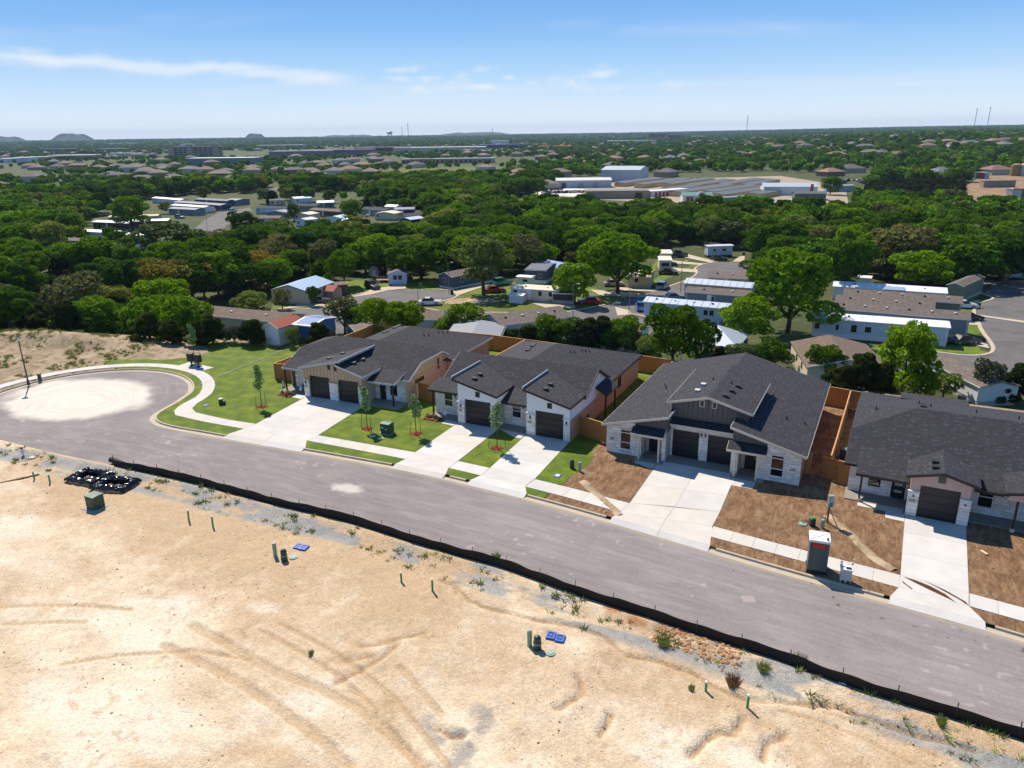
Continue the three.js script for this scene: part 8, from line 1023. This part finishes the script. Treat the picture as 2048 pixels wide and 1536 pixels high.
// kinds: 0 oak, 1 elm, 2 pale, 3 juniper, 4 pecan, 5 yellow oak, 6 twiggy; all 9 m tall before scaling
const KIND = [{ r: 4.6, y0: 1.1, lobes: 20, flat: 0.8 }, { r: 4.2, y0: 1.0, lobes: 19, flat: 0.85 }, { r: 3.8, y0: 1.2, lobes: 17, flat: 0.85, thin: 0.6 }, { r: 3.2, y0: 0.5, lobes: 12, flat: 1, cone: 0.55 }, { r: 3.7, y0: 1.4, lobes: 17, flat: 1 }, { r: 4.9, y0: 1.3, lobes: 19, flat: 0.75, thin: 0.8 }, { r: 3.8, y0: 1.3, lobes: 16, flat: 0.9, thin: 0.5 }, { r: 4.3, y0: 0.1, lobes: 17, flat: 0.9 }];
function crown(kind, seed, n, size) {
  const K = KIND[kind], r = rng(seed), L = [], H = 9;
  for (let i = 0; i < K.lobes; i++) {
    const t = (i + 0.5) / K.lobes, y = lerp(K.y0 + 0.9, H - 1.1, K.cone ? t : Math.sqrt(t)), prof = K.cone ? lerp(1, 0.28, t) : Math.sqrt(Math.max(0.08, 1 - ((y - (K.y0 + H) / 2 + 0.6) / (H - K.y0) * 1.9) ** 2)), a = i * 2.4 + r() * 0.8, d = K.r * prof * (0.38 + 0.55 * r()), s = K.r * (K.cone ? 0.42 * lerp(1, 0.6, t) : 0.2 + 0.26 * r() * r() + 0.06);
    L.push([Math.cos(a) * d, y, Math.sin(a) * d, s, s * (0.68 + 0.2 * r()) * K.flat]);
  }
  L.push([0, (K.y0 + H) / 2, 0, K.r * 0.55, (H - K.y0) * 0.38]);
  const total = L.reduce((q, l) => q + l[3] * l[3], 0);
  const shape = (q) => { for (let k = 0; ; k++) { let w = q() * total, i = 0; while (i < L.length - 1 && (w -= L[i][3] ** 2) > 0) i++; const l = L[i], d = new THREE.Vector3(q() * 2 - 1, q() * 2 - 0.85, q() * 2 - 1).normalize(), e = 0.72 + 0.34 * Math.sqrt(q()), p = new THREE.Vector3(l[0] + d.x * l[3] * e, l[1] + d.y * l[4] * e, l[2] + d.z * l[3] * e); if (k < 4 && L.some((m, j) => j !== i && ((p.x - m[0]) / m[3]) ** 2 + ((p.y - m[1]) / m[4]) ** 2 + ((p.z - m[2]) / m[3]) ** 2 < 0.45)) continue; return [p, d.multiplyScalar(0.9)]; } };
  return tone(leafCloud(r, Math.round(n * (K.thin ?? 1)), size, shape), r, 0.3);
}
function trunkGeo(kind, seed) { const K = KIND[kind], r = rng(seed + 5), out = [bar([0, -0.6, 0], [0.1, K.y0 + 0.6, 0], 0.3, 7, 0.2)]; for (let i = 0; i < 6; i++) { const a = i * 1.05 + r() * 0.6, y = K.y0 + 0.2 + r(), R = K.r * (0.45 + 0.3 * r()); out.push(bar([0.08, y, 0], [Math.cos(a) * R * 0.55, y + 1.6, Math.sin(a) * R * 0.55], 0.14, 5, 0.08), bar([Math.cos(a) * R * 0.55, y + 1.6, Math.sin(a) * R * 0.55], [Math.cos(a) * R, y + 3.2 * (K.cone ? 0.6 : 1), Math.sin(a) * R], 0.08, 4, 0.03)); } out.push(bar([0.1, K.y0 + 0.6, 0], [0, 7.2, 0], 0.2, 6, 0.05)); return join(out); }
const PROTO = KIND.map((_, k) => [0, 1, 2].map((v) => ({ crown: crown(k, 100 + k * 10 + v, 5200, 0.17), trunk: trunkGeo(k, 100 + k * 10 + v) })));
const MID = KIND.map((_, k) => [0, 1].map((v) => crown(k, 300 + k * 10 + v, 1200, 0.36))), FARC = KIND.map((_, k) => crown(k, 500 + k, 260, 0.78));
const BINS = [[110, 'at the left margin beyond the spoil mound', 'left margin woods'], [230, 'in the thicket right behind the spoil mound', 'spoil mound thicket'], [330, 'in the thicket left of the yellowish live oak', 'woods left of the live oak'], [450, 'in the woods right above the yellowish live oak', 'woods above the live oak'], [560, 'in the woods above the long brown roofed trailer', 'woods above the long trailer'], [680, 'in the woods behind the star house', 'woods behind the star house'], [790, 'in the woods above the brown shed', 'woods above the brown shed'], [900, 'in the woods behind the small white house', 'woods behind the small white house'], [1040, 'in the woods behind the tall feathery tree', 'woods behind the feathery tree'], [1180, 'in the woods left of the dome shaped oak', 'woods left of the dome oak'], [1320, 'in the woods right above the dome shaped oak', 'woods above the dome oak'], [1460, 'in the woods behind the travel trailer', 'woods behind the travel trailer'], [1600, 'in the woods above the huge spreading oak', 'woods above the spreading oak'], [1760, 'in the woods below the cedar grove', 'woods below the cedar grove'], [1900, 'in the woods above the right row of homes', 'woods above the right row'], [9999, 'at the right margin of the woods', 'right margin woods']];
const where = (px, d) => { const b = BINS.find((q) => px < q[0]), row = d < 125 ? 'front row' : d < 165 ? 'second row' : d < 215 ? 'middle row' : 'back row'; return [`${b[1]}, ${row}`, `${b[2]}, ${row}`]; };
const kindWord = ['dark green oak', 'bright green elm', 'pale green mesquite', 'dark evergreen juniper', 'tall green pecan', 'yellowish live oak', 'grey green twiggy tree', 'bushy green tree'], kindName = ['oak_tree', 'elm_tree', 'mesquite_tree', 'juniper_tree', 'pecan_tree', 'live_oak_tree', 'hackberry_tree', 'bushy_tree'];
const trees = [];
const tr = rng(2024);
// trees one can point at: base, height, crown width, kind, label
const named = [
  [[-1.53,-8,-121.95],3.2,3.8, 3, 'juniper at the left end of the back fence row'], [[7.18,-8,-118.45],4.5,4.2, 3, 'juniper peeking between the fence row bushes'], [[16.31,-8,-115.67],4.6,3.8, 7, 'low bush between fence junipers and the bright end tree'], [[20.94,-8,-114.31],3.8,3.6, 7, 'low bush right of the bright end tree'], [[-29.46,-8,-132.13],5.1,3.7, 4, 'dark slim tree beside the grey green one'], [[-33.99,-8,-128.15],3.4,4.5, 3, 'juniper left of the slate home'], [[28.49,-8,-107.55],7.9,4.6, 0, 'oak limb mass right of the large dark fence oak'], [[41.51,-0.13,-71.22],3.5,3.1, 7, 'bush below the broad bright tree'], [[33.64,-0.04,-74.41],2.5,2.7, 3, 'low juniper below the round dark tree'],
  [[-71.78,-8.02,-153.54],10.8,17.7, 5, 'wide yellowish live oak beside the glaring white roof'], [[-50.7,-8,-141.73],6.0,7.5, 2, 'small pale tree beside the long brown roofed trailer'], [[-30.08,-8,-130.73],7.2,6.8, 6, 'grey green tree at the slate home left of the tan duplex roof'], [[-25.85,-8,-129.81],6.0,7.1, 7, 'bright leafy tree over the tan duplex back fence, left one'], [[-16.96,-0.08,-98.87],5.3,6.5, 7, 'bright leafy tree over the tan duplex back fence, middle one'], [[-14.23,-0.12,-98.91],5.0,5.6, 7, 'bright leafy tree over the tan duplex back fence, right one'],
  [[-8.28,-8,-128.91],6.0,7.6, 7, 'round bright tree above the tan duplex rear roof'], [[-11.59,-8,-129.08],3.3,5.0, 7, 'low bushy tree left of the round bright tree'], [[-0.08,-8,-121.88],3.1,5.2, 3, 'low juniper behind the white duplex rear roof'], [[2.95,-8,-121.1],4.2,5.6, 3, 'middle juniper behind the white duplex rear roof'], [[5.85,-8,-120.04],5.9,4.2, 7, 'leafy green tree left of the fence junipers'], [[8.99,-8,-118.37],5.5,6.4, 7, 'bright green bush tree behind the white duplex ridge'], [[12.06,-8,-117.63],6.1,6.5, 3, 'dark juniper in the back fence row, left one'], [[15.01,-8,-116.9],6.5,6.5, 3, 'dark juniper in the back fence row, right one'], [[18.32,-8,-115.58],6.3,6.6, 7, 'bright tree at the right end of the back fence row'],
  [[18.61,-0.08,-82.25],7.9,7.4, 0, 'large dark oak between the white and the limestone duplexes'], [[21.54,-8,-110.99],4.6,4.8, 2, 'low pale tree beside the large dark fence oak'], [[38.86,-8,-119.37],8.6,8.9, 1, 'bright lime tree beside the pyramid carport'], [[31.45,-8,-108.44],3.5,2.8, 3, 'small juniper before the pyramid carport'], [[34.47,-8,-107.29],4.0,4.6, 2, 'loose shrub tree right of the pyramid carport'], [[38.77,-8,-106.59],4.9,5.7, 0, 'dark tree left of the brown roofed double wide'], [[48.49,-8.04,-126.84],14.8,15.1, 1, 'huge spreading oak at the left end of the right hand row'],
  [[23.9,-8.22,-163.77],14.0,15.9, 1, 'dome shaped big oak shading the corner road'], [[13.23,-8.09,-153.54],9.1,9.4, 1, 'leafy tree above the red convertible'], [[-6.01,-8.2,-164.52],13.9,13.9, 2, 'tall pale feathery tree right of the cul de sac'], [[-39.74,-8.28,-176.95],9.3,9.3, 1, 'bright lime tree behind the brown shed'], [[-22.41,-8.44,-184.93],10.6,14.3, 1, 'wide bright tree right of the small white house'],
  [[43.75,-8,-99.32],6.0,5.2, 0, 'round dark tree before the brown roofed double wide'], [[36.29,-0.04,-73],4.8,4.2, 3, 'dark juniper mass left of the broad green tree by the fence gap'], [[34.37,0,-72.66],3.6,2.9, 3, 'lower juniper at the divider fence end'], [[40.23,-0.25,-72.51],7.8,5.9, 1, 'broad bright green tree over the right edge duplex roof'], [[37.87,-0.02,-71.96],4.0,3.2, 3, 'juniper shaded by the broad bright tree'], [[56.92,-8,-92.55],3.7,4.3, 2, 'sparse pale tree in front of the white wall on the right'], [[61.7,-8,-91.59],5.9,4.1, 6, 'thin twiggy tree above the right edge duplex ridge'], [[65.92,-8,-91.43],5.6,4.4, 3, 'dark juniper at the right edge above the duplex roof'], [[63.28,-8,-90.77],3.9,3.3, 3, 'dark low juniper beside the thin twiggy tree'],
  [[105.68,-8.87,-170.74],11.6,17.2, 1, 'wide bright oak at the curve of the right road'], [[91.01,-8.66,-164.9],9.2,14.0, 1, 'broad green tree over the top of the right row'], [[93.91,-8.89,-177.86],14.1,16.6, 6, 'grey green twiggy tree over the top of the right row'], [[73.27,-8.48,-160.76],12.8,11.6, 4, 'dark green tree left of the white camper roof'], [[117.63,-9.07,-177.16],11.7,14.7, 0, 'dark oak at the far right drive'], [[63.45,-8.66,-178.81],7.7,13.8, 0, 'round oak behind the double wide at the bulb'], [[-98.08,-8.69,-214.79],12.9,17.9, 2, 'tall pale green tree beside the upper left street'], [[-90.9,-8.79,-219.23],9.3,11.1, 2, 'lower pale tree right of the tall upper left one'], [[-155.83,-10.21,-312.31],14.9,13.5, 1, 'bright tree between the two long white roofs'], [[-98.76,-9.89,-279.67],10.5,11.0, 0, 'round dark tree at the bend of the upper left street'],
  [[-41.33,0,-94.72],3.7,3.5, 3, 'squat juniper on the lawn edge, left one'], [[-39.3,0,-95.11],4.4,4.0, 3, 'squat juniper on the lawn edge, middle one'], [[-33.99,0,-94.61],3.9,4.3, 3, 'squat juniper on the lawn edge, right one'], [[-45.01,0,-95.63],3.8,3.9, 3, 'low spreading juniper at the lawn corner'], [[-48.89,0,-97.59],4.4,4.8, 3, 'low juniper below the glaring white roof'], [[-25.13,0,-94.42],3.4,4.0, 3, 'juniper beside the bright white carport'], [[-28.32,0,-93.61],3.0,1.9, 2, 'thin shrub before the gabled shed'], [[-36.66,0,-95.47],2.7,2.4, 6, 'thin shrub before the long brown roofed trailer'], [[-41.76,-8.06,-154.78],4.5,2.4, 4, 'thin columnar tree in front of the star house'], [[-47.57,-8.04,-152.19],4.4,3.8, 6, 'bare twiggy tree before the star gable'],
  [[-71.2,-10.13,-290.29],6.5,4.3, 3, 'dark conical juniper in the mid distance cluster'], [[-69.32,-10.5,-333.91],10.1,9.9, 1, 'round pale tree in the mid distance cluster'], [[-98.18,-10.5,-345.24],8.1,7.4, 0, 'round dark tree in the mid distance cluster'], [[17.27,-10.5,-473.16],11.3,13.2, 1, 'round tree standing alone in the meadow before the workshop'], [[187.69,-10.46,-448.1],10.7,11.9, 1, 'bright tree beside the white lettered building'], [[160.1,-10.5,-334.69],10.9,15.3, 1, 'broad bright tree before the cedar grove'],
];
for (const [p, h, w, k, l] of named) if (h > 1) trees.push({ p, h, w, k, l, px: 0, key: 1e9 });
const inside = (poly, x, z) => { let c = false; for (let i = 0, j = poly.length - 1; i < poly.length; j = i++) { const [xi, zi] = poly[i], [xj, zj] = poly[j]; if (zi > z !== zj > z && x < (xj - xi) * (z - zi) / (zj - zi) + xi) c = !c; } return c; };
const OPEN = [[[-67.72,-89.52],[-54.76,-95.86],[-42.54,-95.27],[-61.18,-143.13],[-64.61,-160.16],[-54.78,-167.33],[-45.5,-175.99],[-40.38,-186.01],[-34.03,-193.24],[-22.05,-190.93],[-11.37,-184.26],[-1.42,-187.37],[14.26,-194.2],[31.75,-215.86],[50.98,-246.84],[75.44,-235.35],[67.77,-195.54],[77.79,-179.76],[100.95,-168.95],[153.36,-201.5],[46.57,-48.78],[-46.94,-51.4]], [[-131.45,-203.45],[-149.42,-251.95],[-199.6,-361.43],[-224.13,-477.66],[-171.68,-488.37],[-186.02,-625.19],[-129.44,-445.78],[-100.06,-465.65],[-62.36,-397.19],[-41.91,-376.38],[-28.82,-270.67],[-42.42,-244.07],[-61.69,-242.98],[-80.39,-240.64],[-87.13,-224.12],[-92.35,-198.48],[-98.84,-192.58],[-116.85,-206.82]], [[7.17,-358.26],[20.47,-560.41],[71.39,-682.89],[136.35,-723.09],[236.57,-674.94],[294.06,-611.76],[209.7,-451.44],[146.04,-320.32],[115.55,-323.94],[65.99,-322.11],[36.09,-341.58]], [[-18.7,-356.99],[19.61,-493.16],[43.69,-443.06],[30.12,-350.9]], [[-202.76,-749.29],[-11.21,-952.82],[-3.03,-718.12],[-155.13,-631.65]], [[199.42,-333.98],[293.46,-497.05],[370.22,-606.74],[449.99,-614.03],[244.85,-328.25]], [[-158.61,-450.13],[-178.52,-599.42],[-148.34,-531.35],[-138.89,-425]], [[-239.38,-415.65],[-276.06,-517.58],[-229.48,-464.16],[-204.5,-400.17],[-224.27,-402.77]]];
const CEDAR = [[161.88,-361.67],[211.64,-462.4],[271.95,-535.23],[309.25,-524.5],[212.63,-354.84],[195.78,-345.42],[173.43,-341.61]];
const pxOf = (x, z) => 1024 + 1490 * (x / -z) / 0.948;
for (let d = 92; d < 620; d *= 1.0 + 6.4 / d) {
  const step = 7.0 / d; for (let a = -0.66; a < 0.68; a += step) {
    const A = a + (tr() - 0.5) * step * 0.9, D = d + (tr() - 0.5) * 5, x = Math.sin(A) * D, z = -Math.cos(A) * D, [u, v] = toUV(x, z), below = v - pl(CREST, u); if (below < 2.5) continue;
    const ced = inside(CEDAR, x, z); if (OPEN.some((P) => inside(P, x, z)) || taken.some(([bx, bz, r]) => Math.hypot(x - bx, z - bz) < r + 2)) continue;
    const px = pxOf(x, z), n = fbm(x * 0.018, z * 0.018, 3, 401); if (d > 420 && vn(x * 0.02, z * 0.02, 403) < 0.34 && !ced) continue; if (tr() < 0.05) continue;
    const left = ss(420, 150, px) * ss(320, 180, d); let k = n < 0.40 ? 0 : n < 0.52 ? 1 : n < 0.6 ? 4 : 0; const q = tr(); if (q < 0.14) k = 1; else if (q < 0.24) k = 4; else if (q < 0.31) k = 2; else if (q < 0.35) k = 6; else if (q < 0.37) k = 5; if (tr() < left * 0.62 || (px < 310 && d < 150 && tr() < 0.72)) k = 3; if (ced) k = 3;
    const h = (k === 3 ? 5.4 : 8.6) * (0.55 + 0.8 * tr()) * (ced ? 0.85 : 1), w = (h * 0.75 + 2.4) * (k === 3 ? 0.9 : 1.08) * (0.85 + 0.3 * tr()); trees.push({ p: [x, land(x, z), z], h, w, k, px, key: h / D });
  }
}
// a few loose trees inside the park belts
for (let i = 0; i < 70; i++) { const P = OPEN[1], q = P[Math.floor(tr() * P.length)], x = q[0] + (tr() - 0.5) * 60, z = q[1] + (tr() - 0.5) * 60; if (!inside(P, x, z)) continue; const h = 5 + 4 * tr(); trees.push({ p: [x, land(x, z), z], h, w: h, k: [0, 1, 2, 3][Math.floor(tr() * 4)], px: pxOf(x, z), key: h / Math.hypot(x, z) }); }
trees.sort((a, b) => b.key - a.key);
const crownMesh = (t, proto) => { const s = t.h / 9, sx = t.w / (2 * KIND[t.k].r * (KIND[t.k].cone ? 0.95 : 1.0)); return [sx, s]; };
trees.slice(0, 300).forEach((t, i) => {
  const P = PROTO[t.k][i % 3], w = where(t.px, Math.hypot(t.p[0], t.p[2])), o = thing(kindName[t.k], t.l ?? `${kindWord[t.k]} ${w[0]}`, 'tree', [t.p[0], t.p[1] - 0.1, t.p[2]], tr() * 6.28, t.l ? undefined : `${kindWord[t.k]}s, ${w[1]}`), [sx, s] = crownMesh(t);
  const tm = part('trunk', P.trunk, barkM, o), cm = part('crown', P.crown, leafV[t.k][Math.floor(tr() * 4)], o); o.scale.set(sx * (0.88 + 0.24 * tr()), s, sx * (0.88 + 0.24 * tr()));
});
function scatter(name, geo, mat, list, label, gain = 1) { if (!list.length) return; const m = new THREE.InstancedMesh(geo, mat, list.length), d = new THREE.Object3D(); list.forEach(([x, y, z, sx, sy, a], i) => { d.position.set(x, y, z); d.rotation.set(0, a, 0); d.scale.set(sx, sy, sx); d.updateMatrix(); m.setMatrixAt(i, d.matrix); const b = (0.62 + 0.8 * tr()) * gain, w = 0.82 + 0.4 * tr(); m.setColorAt(i, lin(b * w, b, b * 0.9)); }); m.name = numbered(name); m.castShadow = m.receiveShadow = true; m.userData = { kind: 'stuff', label }; scene.add(m); }
{ const B = new Map(); trees.slice(300).forEach((t, i) => { const [sx, s] = crownMesh(t), k = t.k * 2 + i % 2; if (!B.has(k)) B.set(k, []); B.get(k).push([t.p[0], t.p[1], t.p[2], sx, s, tr() * 6.28]); }); for (const [k, l] of B) scatter('woodland', MID[k >> 1][k & 1], leafM[k >> 1], l, 'dense mixed woodland in the middle distance'); }
// suburb trees to the skyline
{
  const B = KIND.map(() => []);
  for (let d = 600; d < 9000; d *= 1.0 + 0.5 * (11 + d * 0.011) / d) { const step = (8.5 + d * 0.010) / d; for (let a = -0.66; a < 0.68; a += step) { const A = a + (tr() - 0.5) * step, D = d * (1 + (tr() - 0.5) * 0.015), x = Math.sin(A) * D, z = -Math.cos(A) * D, px = pxOf(x, z), town = ss(1250, 950, px) * ss(900, 1150, d) * ss(2800, 2200, d); if (vn(x * 0.009, z * 0.009, 405) < 0.27 + 0.32 * town + (d > 2600 ? -0.16 : -0.06) || tr() < 0.15) continue; if (taken.some(([bx, bz, r]) => Math.abs(x - bx) < r * 1.02 && Math.abs(z - bz) < r * 0.9 + (bz < z ? 12 : 0)) || OPEN.some((P) => inside(P, x, z))) continue; const k = tr() < 0.55 ? 0 : tr() < 0.6 ? 1 : tr() < 0.5 ? 4 : 2, g = 1 + ss(2500, 7000, d) * 1.1, h = (5.0 + 4.5 * tr()) * (d > 3000 ? 1.2 : px < 1050 && d < 1900 ? 0.78 : 1); B[k].push([x, land(x, z) - 0.5, z, (h / 9) * g * (1 + 0.3 * tr()), h / 9, tr() * 6.28]); } }
  B.forEach((l, k) => scatter('far_woodland', FARC[k], leafM[k], l, 'far suburban trees reading as one green mass', 1.15));
}
scene.fog = new THREE.FogExp2(0xb4d0f4, 0.00006);

renderer.render(scene, camera);
